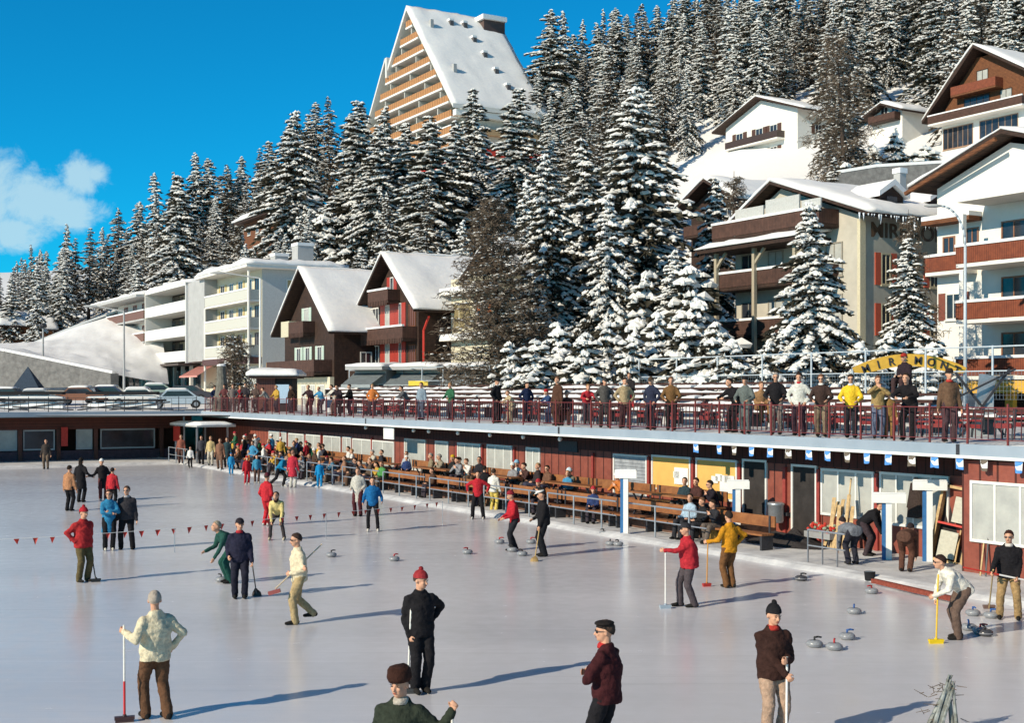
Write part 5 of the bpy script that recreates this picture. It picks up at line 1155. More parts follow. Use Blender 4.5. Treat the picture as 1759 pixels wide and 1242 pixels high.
# raised viewing platform with bench rows
sP0 = SA(430, 0); sP1 = SA(1262, .2)
pf = MB().box(sP0, sP1, -.75, 1.38, .10, .50).build('viewing_platform', M('platform', (.13, .07, .05), .8, var=.4), None, ST(0, 0), ROT); tag(pf, 'dark brown low viewing platform running along the red pavilion wall', 'platform')
def bench(L_, seat_z=.45, back=True):
    r = thing('spectator_bench', '', 'bench', (0, 0, 0), 0, 'orange wooden benches before the pavilion')
    for x in (.2, L_ / 2, L_ - .2): MB().box(x - .04, x + .04, -.2, .2, 0, seat_z - .05).build('leg', DMET, r)
    MB().box(0, L_ - .12, -.24, .2, seat_z - .05, seat_z).build('seat', BENCHW, r)
    if back: MB().box(0, L_ - .12, .22, .27, seat_z + .16, seat_z + .46).build('backrest', BENCHW, r)
    for x in (.2, L_ - .3): MB().box(x - .03, x + .03, .19, .215, 0 + .1, seat_z + .46).build('back_post', DMET, r)
    return r
bb = bench(3.6); bk = kids(bb); k = 0
for t, z, a, b, rn in ((.0, .50, 700, 1262, 'back row'), (1.15, .10, 600, 1262, 'front row'), (.0, .5, 440, 690, 'far back row'), (1.15, .1, 440, 590, 'far front row')):
    s = SA(a, t); e = SA(b, t); i = 0
    while s < e - 2:
        c = bb if k == 0 else dup(bb, (0, 0, 0), None, None, None, bk); c.location = ST(s, t, z); c.rotation_euler = (0, 0, ROT); i += 1; k += 1
        c['label'] = 'orange plank bench with dark legs, %s, number %d counted from the left' % (rn, i); s += 3.6
# tables between the rows
tb = thing('plank_table', '', 'table', (0, 0, 0), 0, 'orange plank tables between the benches'); MB().box(0, 3.1, -.25, .25, .70, .75).build('table_top', BENCHW, tb)
for x in (.3, 2.8): MB().beam((x, -.2, 0), (x, .2, .7), .05).build('leg', DMET, tb); MB().beam((x, .2, 0), (x, -.2, .7), .05).build('leg', DMET, tb)
tk_ = kids(tb); k = 0
for a, b in ((560, 1262),):
    s = SA(a, .55); e = SA(b, .55)
    while s < e - 2: c = tb if k == 0 else dup(tb, (0, 0, 0), None, None, None, tk_); c.location = ST(s, .62, .501 if True else .1); c.rotation_euler = (0, 0, ROT); k += 1; c['label'] = 'long orange plank table between the bench rows, number %d from the left' % k; s += 5.2
# pipe barrier along the ice
def barrier(loc, label):
    r = thing('pipe_barrier', label, 'barrier', loc, ROT, 'steel pipe barrier along the rink edge')
    for x in (0, 1.6, 3.2): MB().tube((x, 0, 0), (x, 0, .92), .028).build('post', METAL, r)
    MB().tube((0, 0, .92), (4.0, 0, .92), .026).build('rail', METAL, r); MB().tube((0, 0, .48), (4.0, 0, .48), .02).build('rail', METAL, r)
    return r
s = SA(425, 1.9); e = SA(1262, 1.9); b0 = barrier(ST(s, 1.9, .1), 'steel pipe barrier at the rink edge, section 1'); bk2 = kids(b0); i = 1
b0['label'] = 'steel pipe barrier section farthest along the rink edge'
while s + 7 < e:
    s += 4.4; i += 1; dup(b0, ST(s, 1.9, .1), ROT, 'steel pipe barrier section at the rink edge, number %d from the far end' % i, None, bk2)
c = dup(b0, ST(SA(290, 3.0), 3.0, .1), ROT, 'yellowish pipe barrier by the far corner of the ice', None, bk2); c = dup(b0, ST(SA(1388, 1.9), 1.9, .1), ROT, 'short pipe barrier beside the flower box', None, bk2, (.32, 1, .9))
# T-shaped scoreboards posts
for px, pt, pb, lab in ((1075, 808, 918, 'white and blue T-shaped post farthest along the rink edge'), (1268, 826, 925, 'white T-shaped post beside the spectators in dark coats'), (1527, 848, 962, 'white T-shaped post nearest the picture front'), (1597, 826, 945, 'T-shaped post against the window by the leaning shelf')):
    zb = .1; p = GW(px, pb, zb, -.85); r = thing('tee_post', lab, 'post', p, radians(-12), 'white and blue T-shaped posts'); zt = PZ(pt, p.y) - zb
    kw = .33 if px < 1300 else .42; MB().box(-.075, .07, -.02, .10, 0, zt - .001).build('front_board', WPAINT, r); MB().box(-.17, -.077, -.0, .10, 0, zt - .26).build('side_board', BLUEP, r)
    MB().box(-kw, kw, -.06, -.021, zt - .24, zt + .0).build('cross_board', WPAINT, r); MB().box(-kw + .02, kw - .02, -.07, .03, zt + .001, zt + .03).build('snow_cap', SNOW, r)
# covered stall at the far corner
p = ST(SA(345, 1.0), 1.0, .1); r = thing('ticket_stall', 'small open stall with snow-covered canopy and red banner at the far corner', 'stall', p, ROT)
for x, y in ((-2.4, -.9), (2.2, -.9), (-2.4, 1.), (2.2, 1.)): MB().box(x - .05, x + .05, y - .05, y + .05, 0, 2.2).build('post', METAL, r)
MB().box(-2.7, 3.2, -1.2, 1.2, 2.2, 2.28).build('canopy', GREYR, r); m = MB(); snow_pad(m, [(-2.7, -1.2, 2.285), (3.2, -1.2, 2.285), (3.2, 1.2, 2.285), (-2.7, 1.2, 2.285)], .22, 12, 6, .06, 4, 0); m.build('snow', SNOW, r, smooth=True)
MB().box(-2.6, -1.2, -1.0, -.96, 1.2, 2.15).build('banner', REDP, r)
# waste bin, tarpaulin heap, flower box, leaning shelf, tools
s, z = SZ(1333, 885, WT + .35); r = FR('waste_bin', 'grey metal drum hanging on the red wall between the two dark doors', 'bin', None, s, WT + .35, PZ(898, ST(s, WT + .35).y)); MB().lathe([(.2, 0), (.23, .05), (.23, .5), (.25, .52), (.25, .58), (.2, .6)]).build('drum', METAL, r, smooth=True)
MB().box(-.25, .25, .2, .35, .2, .3).build('bracket', DMET, r)
r = FR('tarpaulin_heap', 'dark tarpaulin heap on the walkway below the waste bin', 'tarpaulin', None, SA(1355, -.4), -.4, .1); m = MB(); n = 18; vs = []; fs = []
for j in range(n + 1):
    for i in range(n + 1):
        u = i / n * 2 - 1; v = j / n * 2 - 1; rr_ = max(0, 1 - (u * u + v * v) ** .8); vs.append((u * 1.5, v * .8, rr_ * (.35 + .25 * fbm(u * 2.2, v * 2.2))))
for j in range(n):
    for i in range(n): a = j * (n + 1) + i; fs.append((a, a + 1, a + n + 2, a + n + 1))
m.add(vs, fs); m.build('canvas', C(.04, .035, .035), r)
p = GW(1412, 935, .1, -.7); r = thing('flower_box', 'low trolley of red and white flowers beside the brooms', 'flower box', p, ROT); MB().box(-.5, .5, -.2, .2, .25, .42).build('box', CONC, r)
for x in (-.4, .4): MB().box(x - .03, x + .03, -.15, .15, 0, .25).build('leg', DMET, r)
rnd = random.Random(3); m = MB(); m2 = MB()
for _ in range(60): q = (rnd.uniform(-.5, .5), rnd.uniform(-.2, .2), .42 + rnd.uniform(0, .22)); (m if rnd.random() < .6 else m2).ell(q, .045, 6, 4)
m.build('red_flowers', REDP, r); m2.build('pale_flowers', C(.3, .35, .25), r)
p = GW(1622, 952, .1, -1.0); r = thing('leaning_shelf', 'tall dark shelf frame with pale papers leaning against the red wall', 'shelf', p, ROT + .35); tl = Matrix.Rotation(.16, 4, 'Y') @ Matrix.Rotation(-.12, 4, 'X')
MB().box(-.45, -.38, 0, .3, 0, 1.95, tl).box(.38, .45, 0, .3, 0, 1.95, tl).box(-.38, .38, 0, .3, 1.88, 1.95, tl).box(-.38, .38, 0, .3, 0, .07, tl).build('frame', WOODL, r); MB().box(-.38, .38, .26, .29, .07, 1.88, tl).build('back', DARK, r)
for z in (.95,): MB().box(-.38, .38, .0, .26, z, z + .05, tl).build('shelf_board', REDP, r)
MB().box(-.05, .34, .02, .05, 1.05, 1.7, tl).build('paper', C(.50, .48, .38, 'paint'), r); MB().box(-.25, .2, .02, .05, .12, .8, tl).build('paper', C(.50, .48, .38, 'paint'), r)
MB().box(.46, 1.0, .05, .1, 0, 1.6, tl).build('side_panel', C(.06, .05, .05), r)
bd = [((1430, 930), (1449, 858), 'wide pale plank leaning second from the left at the window'), ((1448, 925), (1459, 850), 'pale plank leaning between the ski and the stout board'), ((1415, 915), (1440, 862), 'short light wooden board leaning low by the window'), ((1424, 920), (1433, 855), 'light board leaning beside the flower box'), ((1437, 918), (1442, 868), 'narrow pale board leaning against the sill'), ((1450, 915), (1462, 822), 'tall thin ski leaning at the window'), ((1457, 918), (1465, 870), 'stout wooden board next to the tall ski'), ((1652, 965), (1670, 852), 'long light pole leaning on the wall right of the shelf'), ((1640, 955), (1655, 890), 'short white pole leaning beside the shelf'), ((1684, 975), (1698, 862), 'thin pale broom pole standing below the near window'), ((1693, 975), (1702, 868), 'dark broom pole standing below the near window')]
for i, (f_, tpx, lab) in enumerate(bd):
    p = GW(f_[0], f_[1], .1, (-.55 if f_[0] < 1600 else -1.0) if f_[0] < 1680 else .1); Y = p.y + .45; q = Vector((PX(tpx[0], Y), Y, PZ(tpx[1], Y))) - p; nmx = 'leaning_board' if i in (0, 1, 2, 3, 4, 6) else 'leaning_pole'
    o = MB().beam((0, 0, 0), q, .10 if nmx == 'leaning_board' else .035, .02 if nmx == 'leaning_board' else .035).build(nmx, WOODL if i not in (10,) else DMET, None, p); tag(o, lab, 'board' if nmx == 'leaning_board' else 'pole')
o = FR('hanging_coat', 'dark brown coat hanging on the window frame between the T-shaped posts', 'coat', None, SA(1572, -1.25), -1.25, PZ(890, ST(SA(1572, -1.25), -1.25).y)); m = MB(); m.loft([((0, 0, 0), (.28, 0, 0), (0, .06, 0)), ((0, 0, .35), (.24, 0, 0), (0, .09, 0)), ((.03, 0, .8), (.2, 0, 0), (0, .08, 0)), ((.03, 0, 1.05), (.06, 0, 0), (0, .05, 0))], 12).tube((-.2, 0, .25), (-.08, 0, .9), .07, .06); m.build('cloth', C(.05, .035, .03), o)
# kerb board
q0 = GP(1500, 998, .1); q1 = GP(1640, 1030, .1); o = MB().beam((0, 0, 0), q1 - q0, .12, .10).build('red_kerb_board', C(.24, .06, .04), None, q0); tag(o, 'rough reddish board along the snow edge of the ice near the bending men', 'board')
bk_ = thing('bucket', 'small black bucket at the corner of the snow edge', 'bucket', GP(1494, 997, .02)); MB().lathe([(.11, 0), (.13, .2), (.115, .2), (.10, .03)]).build('pail', BLACK, bk_); MB().beam((-.12, 0, .2), (.12, 0, .2), .012).build('handle', METAL, bk_)
# ------------------------------------------------------------------ curling stones
GRAN = M('granite', (.36, .37, .38), .25, c2=(.20, .21, .22), scale=40, bump=.05, spec=.5)
def stone(px, py, handle, body, label):
    r = thing('curling_stone', label, 'curling stone', GP(px, py), random.Random(px).uniform(0, 6), 'curling stones on the ice')
    MB().lathe([(.06, 0), (.10, .004), (.138, .035), (.145, .06), (.138, .088), (.10, .116), (.05, .122)]).build('granite_body', body, r, smooth=True)
    MB().lathe([(.1455, .052), (.1475, .056), (.1475, .064), (.1455, .068)]).build('striking_band', C(.25, .25, .26, 'paint'), r, smooth=True)
    m = MB(); m.tube((0, 0, .12), (0, 0, .165), .018, .016); m.chain([((0, 0, .168), .017), ((-.06, 0, .178), .017), ((-.115, 0, .17), .014)], 8); m.build('handle', C(*handle, 'paint'), r, smooth=True); return r
RH = (.45, .03, .03); BH = (.03, .10, .3); KH = (.02, .02, .02)
DG = M('dark_granite', (.06, .06, .065), .25, var=.3, scale=40, bump=.05, spec=.5)
for a in ((380, 1000, KH, GRAN, 'curling stone at the feet of the bending man in green'), (569, 957, KH, GRAN, 'lone curling stone right of the man in the cream sweater'), (677, 964, RH, GRAN, 'curling stone with red handle below the blue jacket boy'), (803, 952, RH, GRAN, 'curling stone lying alone in mid rink'), (858, 934, RH, GRAN, 'curling stone left of the slim man in red'), (897, 955, KH, GRAN, 'curling stone between the slim man in red and the man in the white cap'), (880, 948, KH, GRAN, 'curling stone behind the feet of the slim man in red'), (912, 934, RH, GRAN, 'curling stone behind the man in the white cap'),
          (1037, 919, KH, GRAN, 'small far curling stone near the snow edge below the first T post'), (1048, 937, KH, GRAN, 'left one of the pair of curling stones near the snow edge'), (1062, 938, KH, GRAN, 'right one of the pair of curling stones near the snow edge'), (1376, 998, KH, DG, 'black-topped curling stone in the shadow tip of the mustard sweater'), (1497, 1020, RH, GRAN, 'curling stone just below the black bucket'), (1467, 1055, BH, GRAN, 'single curling stone in open ice left of the yellow broom'),
          (1399, 1112, KH, GRAN, 'left stone of the front cluster of three'), (1433, 1117, RH, GRAN, 'middle stone of the front cluster of three'), (1455, 1099, BH, GRAN, 'right rear stone of the front cluster of three'), (1671, 1058, BH, GRAN, 'curling stone behind the legs of the bending man in white'), (1702, 1062, BH, GRAN, 'curling stone between the bending man and the man with knee pads'), (1664, 1083, BH, GRAN, 'curling stone close behind the shoes of the bending man'), (1684, 1089, RH, GRAN, 'curling stone beside the black stone at right'), (1692, 1093, KH, DG, 'black curling stone near the knee-pad man')): stone(*a)
# ------------------------------------------------------------------ bunting
bn = thing('bunting', 'string of small red triangular flags across the ice', 'bunting', GP(30, 960)); 
gpts = [GP(-60, 972), GP(100, 964), GP(300, 950), GP(420, 940), GP(560, 926), GP(690, 909), GP(760, 900)]; o0 = Vector(bn.location)
hz = [PZ(py, g.y) for py, g in zip((930, 922, 908, 896, 882, 871, 862), gpts)]
P_ = [Vector((g.x, g.y, z)) for g, z in zip(gpts, hz)]; m = MB()
for a, b in zip(P_, P_[1:]): m.tube(a - o0, b - o0, .006, n=5)
m.build('string', WPAINT, bn)
tgt = [-40, 27, 60, 90, 120, 153, 183, 213, 241, 270, 298, 325, 353, 380, 407, 433, 459, 483, 508, 532, 557, 581, 604, 626, 648, 670, 691, 712, 733, 750]
for px in tgt:
    for a, b in zip(P_, P_[1:]):
        pa = CX + F * a.x / a.y; pb = CX + F * b.x / b.y
        if pa <= px <= pb:
            u = (px - pa) / (pb - pa); p = a.lerp(b, u) - o0; d = (b - a).normalized(); rn = random.Random(px)
            m = MB(); w = rn.uniform(.06, .082); tip = p + Vector((rn.uniform(-.02, .02), rn.uniform(-.05, .05), -rn.uniform(.15, .20))); m.add([p - d * w, p + d * w, tip, p + Vector((0, .012, -.06))], [(0, 3, 1), (0, 2, 3), (3, 2, 1)]); m.build('pennant', REDP, bn); break
for i in (0, 2, 4, 6): g = gpts[i]; MB().tube(g - o0, P_[i] - o0, .012, n=6).build('stake', METAL, bn)
# frosty bundle of sticks at the near edge of the ice
fb = thing('stick_bundle', 'frosted bundle of grey-green sticks standing at the bottom right of the ice', 'sticks', GP(1618, 1262)); rn = random.Random(8)
k_ = GP(1618, 1262).y / F; m = MB()
for i in range(16):
    x = rn.uniform(-.24, .16) ; y = rn.uniform(-.2, .2); m.tube((x, y, 0), (.12 + rn.uniform(-.06, .06), rn.uniform(-.05, .05), rn.uniform(.60, .78)), rn.uniform(.022, .04), .014, 6)
m.build('sticks', M('frosted_bark', (.42, .45, .43), .8, c2=(.08, .08, .06), scale=7, bump=.7), fb)
m = MB()
for i in range(34):
    a = Vector((rn.uniform(-.25, .25), rn.uniform(-.1, .1), rn.uniform(.1, .65))); m.tube(a, a + Vector((rn.uniform(-.2, .12), rn.uniform(-.1, .1), rn.uniform(-.06, .12))), .006, .003, 4)
m.build('twigs', TWIG, fb)
# ------------------------------------------------------------------ the people on the ice, one by one
GI = 'skaters and curlers on the ice'
CRE = (.66, .58, .40); BRO = (.13, .065, .035); BLK = (.014, .013, .015); GRYH = (.40, .34, .28)
def at_ice(px, py): return GP(px, py)
def wp(px, py, Y): return Vector((PX(px, Y), Y, PZ(py, Y)))
# 1 man in cream cable sweater, seen from behind
L1 = GP(267, 1236); y1 = -140; bt = GP(214, 1241); hd = wp(213, 1087, bt.y)
person('man in a cream cable-knit sweater and brown trousers, seen from behind at the left front', L1, y1, dict(pel=(0, 0, .93), hl=local(hd, L1, y1), hr=(-.25, -.02, .93), pr=(-.8, .7, 0), pl=(.6, .3, -.8), grip=True, head=(-25, 3), w=1.08, bulk=1.08, fl=(.09, -.10, 0), fr=(-.13, .10, 0)), CRE, BRO, ('hair', GRYH), 1.0, True, 'sweater', glasses=True, group=GI, key='p1')
broom('white and red broom held upright by the man in the cream cable sweater', hd, bt, (.80, .78, .70), (.06, .03, .03), .42, .10, .26, .3)
# 2 man in black with striped cap
L2 = GP(722, 1190); y2 = 22; bt = GP(700, 1192); hd = wp(704, 1095, L2.y - .12)
person('man all in black with a red and dark striped bobble cap, one hand behind him', L2, y2, dict(hr=local(hd, L2, y2), hl=(.20, .12, .98), pl=(.9, .5, 0), grip=True, head=(35, 8), w=1.05, bulk=1.05, fl=(.08, .02, 0), fr=(-.08, .0, 0)), BLK, BLK, ('knit', (.30, .03, .035)), 1.03, True, 'sweater', group=GI, key='p2')
broom('white broom planted by the man in the striped cap', hd, bt, (.82, .80, .72), (.05, .05, .05), None, .42, .26, .1)
# 3 man in fur hat, nearest
L3 = Vector((PX(688, 12.3), 12.3, 0)); y3 = -10; hd = wp(776, 1222, 12.2); bt = Vector((hd.x + .08, hd.y - .1, 0))
person('man in a brown fur hat and dark green pullover cut by the bottom edge', L3, y3, dict(hl=local(hd, L3, y3), hr=(-.30, -.02, .86), pl=(.5, .2, -.9), grip=True, head=(-18, 8), w=1.1, bulk=1.08), (.030, .038, .026), BLK, ('fur', (.045, .018, .012)), 1.0, True, 'sweater', group=GI, key='p3', scarf=(.45, .40, .33))
broom('broom with black-gloved top gripped by the man in the fur hat', hd, bt, (.70, .66, .58), (.05, .05, .05), None, .06, .3, .2)
# 4 man with crossed arms
L4 = Vector((PX(1042, 14.8), 14.8, 0)); y4 = -118
person('man in a dark maroon cardigan and sunglasses with arms crossed, turned left', L4, y4, dict(hl=(.06, -.17, 1.18), hr=(-.02, -.23, 1.12), pl=(.9, .1, -.5), pr=(-.9, .1, -.5), head=(28, 2), w=1.05, bulk=1.06, fl=(.14, -.02, 0), fr=(-.14, .04, 0)), (.050, .012, .014), BLK, ('beret', (.02, .016, .015)), 1.02, True, 'sweater', glasses=True, group=GI, key='p4', scarf=(.45, .03, .03), skin=SKIN)
# 5 man in cardigan sweeping
L5 = Vector((PX(1328, 16.1), 16.1, 0)); y5 = 12; ha = wp(1352, 1136, 15.85); hb = wp(1352, 1163, 15.82); bt = Vector((PX(1349, 15.8), 15.75, 0))
person('man in a dark brown cardigan, beige trousers and black bobble hat sweeping', L5, y5, dict(hl=local(ha, L5, y5), hr=local(hb, L5, y5), grip=True, pr=(-.5, .5, -.9), pl=(.5, .5, -.8), head=(8, 10), w=1.06, bulk=1.08, fl=(.12, .05, 0), fr=(-.12, -.05, 0)), (.040, .018, .014), (.40, .27, .19), ('knit', (.015, .014, .016)), 1.0, True, 'sweater', group=GI, key='p5', scarf=(.42, .04, .03))
broom('white broom with blue head held in the cardigan man\'s gloves', ha, bt, (.82, .80, .74), (.04, .12, .35), None, .05, .3, .4)
# 6 red sweater, red cap, left
L6 = GP(143, 1000); y6 = 48; hd = wp(157, 950, L6.y + .1); bt = GP(165, 1000)
person('man in a red sweater, red cap and olive trousers with a black broom', L6, y6, dict(hl=local(hd, L6, y6), hr=(-.22, -.02, .96), pr=(-.9, .4, 0), grip=True, head=(10, 5), w=1.1, bulk=1.1), (.40, .028, .03), (.12, .09, .04), ('knit', (.40, .02, .03)), 1.0, True, 'sweater', group=GI, key='p6')
broom('black broom beside the red-capped man', hd, bt, (.03, .03, .03), (.02, .02, .02), None, .04, .22, .3)
# 7-8 couple
L = GP(187, 946); person('woman in a bright blue coat with folded arms beside the man in grey', L, 25, dict(hl=(.0, -.22, 1.12), hr=(.03, -.26, 1.07), pl=(.9, -.1, -.5), pr=(-.9, -.1, -.5), head=(-20, 0)), (.03, .20, .36), BLK, ('hair', (.09, .04, .03)), .98, False, 'coat', group=GI, key='p7', glasses=True, skates=True, shoes=(.5, .48, .42))
L = GP(218, 944); person('man in an open black jacket over a grey sweater next to the blue coat', L, 5, dict(head=(-10, 0), w=1.08, bulk=1.08, fr=(-.16, .0, 0), fl=(.16, 0, 0)), (.035, .033, .038), BLK, ('hair', (.10, .06, .045)), 1.03, False, 'sweater', group=GI, key='p8', glasses=True, scarf=(.35, .33, .33))
# 9-12 group of four
person('skater in an orange-brown striped sweater seen from behind', GP(119, 878), 165, dict(head=(0, 5)), (.42, .20, .10), BLK, ('hair', (.03, .02, .015)), .98, False, 'sweater', group=GI, key='p9')
person('skater dressed all in black holding hands between the stripes and the white cap', GP(139, 863), 170, dict(hl=(-.45, -.1, 1.0) if False else (.3, -.1, .85), hr=(-.45, -.05, 1.0)), BLK, BLK, ('long', (.02, .015, .012)), 1.03, False, 'coat', group=GI, key='p10')
person('skater in a black dress and white cap with both arms held out', GP(177, 860), 20, dict(hr=(-.58, -.1, 1.02), hl=(.42, -.1, 1.25), pr=(-.2, .2, -1), pl=(.3, .2, -1), side=-6), BLK, (.10, .03, .03), ('knitp', (.8, .78, .72)), .98, False, 'coat', group=GI, key='p11', shoes=(.6, .58, .5))
person('child in a red top held by the white-capped skater', GP(193, 872), 175, dict(), (.50, .03, .04), BLK, ('hair', (.03, .02, .018)), .88, False, 'sweater', group=GI, key='std')
person('lone person in a dark coat standing at the far back edge of the ice', GP(79, 806), 10, dict(), (.05, .04, .035), (.14, .10, .07), ('hair', (.03, .02, .02)), 1.0, False, 'sweater', group=GI, key='std')
# 14-15
L = GP(394, 1002); person('man in a dark green tracksuit stooping behind the man in navy', L, -55, dict(pel=(0, .12, .84), lean=48, hl=(.2, -.45, .62), hr=(-.2, -.5, .75), head=(0, -10)), (.02, .075, .06), (.015, .07, .055), ('hair', (.35, .30, .22)), 1.0, False, 'sweater', group=GI, key='p14')
L = GP(412, 1028); y = 12; hd = wp(433, 966, L.y - .1); bt = GP(441, 1024)
person('man in a navy anorak and dark cap holding a broom, red scarf at his throat', L, y, dict(hl=local(hd, L, y), hr=(-.24, -.12, .92), grip=True, head=(10, 8), w=1.08, bulk=1.12, pel=(0, 0, .92), lean=6), (.020, .020, .040), (.018, .018, .030), ('cap', (.025, .02, .025)), 1.0, True, 'sweater', group=GI, key='p15', scarf=(.40, .03, .04))
broom('dark broom held out by the man in navy', hd, bt, (.22, .18, .15), (.05, .035, .03), None, .04, .2, .5, 'round')
# 16 man in cream walking
L = GP(514, 1072); y = -62; hd = wp(503, 981, L.y - .15)
person('man in a cream pullover and tan trousers striding left with a broom under his arm', L, y, dict(hr=local(wp(521, 975, L.y - .3), L, y), hl=local(wp(500, 985, L.y - .15), L, y), grip=True, head=(-5, 6), lean=4, fl=(.06, -.10, 0), fr=(-.06, .30, .10), pl=(.6, .6, -.4), pr=(-.6, .6, -.4), w=1.03), (.68, .58, .40), (.42, .31, .16), ('hair', (.05, .03, .025)), 1.0, True, 'sweater', group=GI, key='p16', glasses=True)
ft = wp(473, 1012, L.y - .3); tp = wp(553, 935, L.y + .25)
r = thing('curling_broom', 'broom carried slantwise under the striding man\'s arm', 'broom', ft, 0, 'curling brooms held on the ice'); MB().tube((0, 0, 0), tp - ft, .016, .014).build('shaft', C(.62, .50, .34, 'paint'), r); dd = (tp - ft).normalized(); m = MB(); m.beam(dd * -.04 + Vector((-.1, 0, -.06)), dd * -.04 + Vector((.12, 0, .0)), .08, .07); m.build('brush_head', C(.30, .08, .07, 'paint'), r)
# 17-20
L = GP(476, 928); person('young woman in a pale yellow sweater bending with hands on her knees', L, 0, dict(pel=(0, .18, .82), lean=40, hl=(.14, -.20, .56), hr=(-.14, -.20, .56), pl=(.9, .3, 0), pr=(-.9, .3, 0), head=(-10, -25), fl=(.22, 0, 0), fr=(-.22, 0, 0), kl=(.1, -1, 0), kr=(-.1, -1, 0), leg=.8), (.68, .55, .22), (.06, .05, .05), ('long', (.03, .016, .012)), .98, False, 'sweater', group=GI, key='p17', skates=True, shoes=(.6, .5, .35))
person('person in a red one-piece suit and cap seen from behind next to the yellow sweater', GP(458, 903), 150, dict(head=(10, 10), hr=(-.2, -.22, .95), hl=(.24, -.12, .9)), (.48, .025, .035), (.48, .025, .035), ('knitp', (.10, .02, .03)), 1.0, False, 'sweater', group=GI, key='p18', skates=True, shoes=(.6, .55, .48))
L = GP(640, 913); person('youth in a bright blue jacket and black trousers standing astride by the bunting', L, 4, dict(hl=(.30, -.12, .95), hr=(-.30, -.1, .92), fl=(.17, 0, 0), fr=(-.14, 0, 0), leg=.8), (.012, .12, .30), BLK, ('hair', (.05, .03, .02)), 1.0, False, 'sweater', group=GI, key='p19', skates=True, shoes=(.65, .6, .52))
person('person in a pale grey hooded coat and maroon trousers behind the youth in blue', GP(615, 887), -10, dict(hl=(.22, -.16, .98), hr=(-.22, -.16, .98)), (.50, .48, .42), (.08, .02, .025), ('hair', (.10, .06, .04)), 1.0, False, 'coat', group=GI, key='p20')
person('skater in a red jacket and black trousers alone near the benches', GP(821, 892), -5, dict(hl=(.34, -.05, .98), hr=(-.36, -.05, 1.0), pl=(.8, .5, 0), pr=(-.8, .5, 0), fl=(.2, 0, 0), fr=(-.2, 0, 0)), (.42, .02, .03), BLK, ('hair', (.04, .025, .02)), .97, False, 'sweater', group=GI, key='p21', skates=True, shoes=(.6, .56, .5))
L = GP(881, 946); person('slim man in a bright red jacket leaning left with a red cap', L, -70, dict(pel=(0, .05, .92), lean=10, hl=(.16, -.30, .95), hr=(-.16, -.30, .92), head=(0, 12), fl=(.06, -.05, 0), fr=(-.08, .12, 0)), (.45, .02, .03), (.02, .02, .025), ('knitp', (.25, .02, .03)), .97, False, 'sweater', group=GI, key='p22')
L = GP(934, 956); y = -72; hd = wp(926, 912, L.y - .2); bt = GP(918, 965)
person('man all in black with a white flat cap beside the slim man in red', L, y, dict(hl=local(hd, L, y), hr=(-.2, -.22, .95), grip=True, lean=5, head=(0, 15), w=1.05, bulk=1.05), BLK, (.012, .013, .016), ('flat', (.72, .70, .64)), 1.04, False, 'sweater', group=GI, key='p23')
broom('light wooden broom leaning from the white-capped man', hd, bt, (.55, .38, .16), (.40, .26, .10), None, .05, .2, .2, 'round')
# 24 red sweater
L = GP(1184, 1043); y = -78; hd = wp(1143, 946, L.y - .2); bt = GP(1143, 1046)
person('man in a red sweater and grey trousers, arm stretched to a white broom', L, y, dict(hl=local(hd, L, y), hr=local(wp(1175, 955, L.y + .2), L, y), pl=(.3, .2, -1), pr=(-.5, .3, -.8), grip=True, head=(0, 8), lean=6, w=1.12, bulk=1.14, fl=(.1, .08, 0), fr=(-.1, -.16, 0)), (.42, .025, .035), (.075, .06, .065), ('cap', (.03, .03, .035)), 1.0, True, 'sweater', group=GI, key='p24')
broom('white broom standing under the stretched hand of the man in the red sweater', hd, bt, (.82, .80, .74), (.35, .42, .48), None, .03, .24, .2)
# 25 mustard sweater
L = GP(1253, 1010); y = -150; hd = wp(1216, 931, L.y - .05); bt = GP(1214, 1008)
person('man in a mustard sweater and brown corduroys seen from behind, hand on hip', L, y, dict(hl=local(hd, L, y), hr=(-.20, .03, 1.0), pr=(-1, .2, .1), pl=(.4, .3, -.8), grip=True, head=(-15, 5), w=1.04, fl=(.08, 0, 0), fr=(-.08, .03, 0)), (.55, .24, .015), (.16, .075, .03), ('hair', (.03, .02, .015)), 1.0, True, 'sweater', group=GI, key='p25', glasses=True)
broom('orange-shafted broom with red head beside the mustard sweater', hd, bt, (.60, .28, .06), (.45, .04, .03), None, .05, .2, .3)
# 26 bending man on yellow broom
L = GP(1643, 1098); y = -80; hd = wp(1611, 1010, L.y - .1); bt = GP(1608, 1106)
person('man in a white pullover and brown trousers leaning forward over a yellow broom', L, y, dict(pel=(0, .13, .91), lean=50, hl=local(wp(1606, 1024, L.y - .2), L, y), hr=local(wp(1607, 1030, L.y + .1), L, y), pl=(.7, 0, -.8), pr=(-.7, 0, -.8), grip=True, head=(-10, 5), fl=(.1, -.02, 0), fr=(-.1, .10, 0), kl=(.1, -1, 0), kr=(-.1, -1, 0)), (.72, .68, .58), (.13, .085, .065), ('hair', (.035, .02, .016)), 1.0, True, 'sweater', group=GI, key='p26', glasses=True)
broom('bright yellow broom under the leaning man in white', hd, bt, (.75, .48, .02), (.80, .55, .01), None, .24, .26, .1)
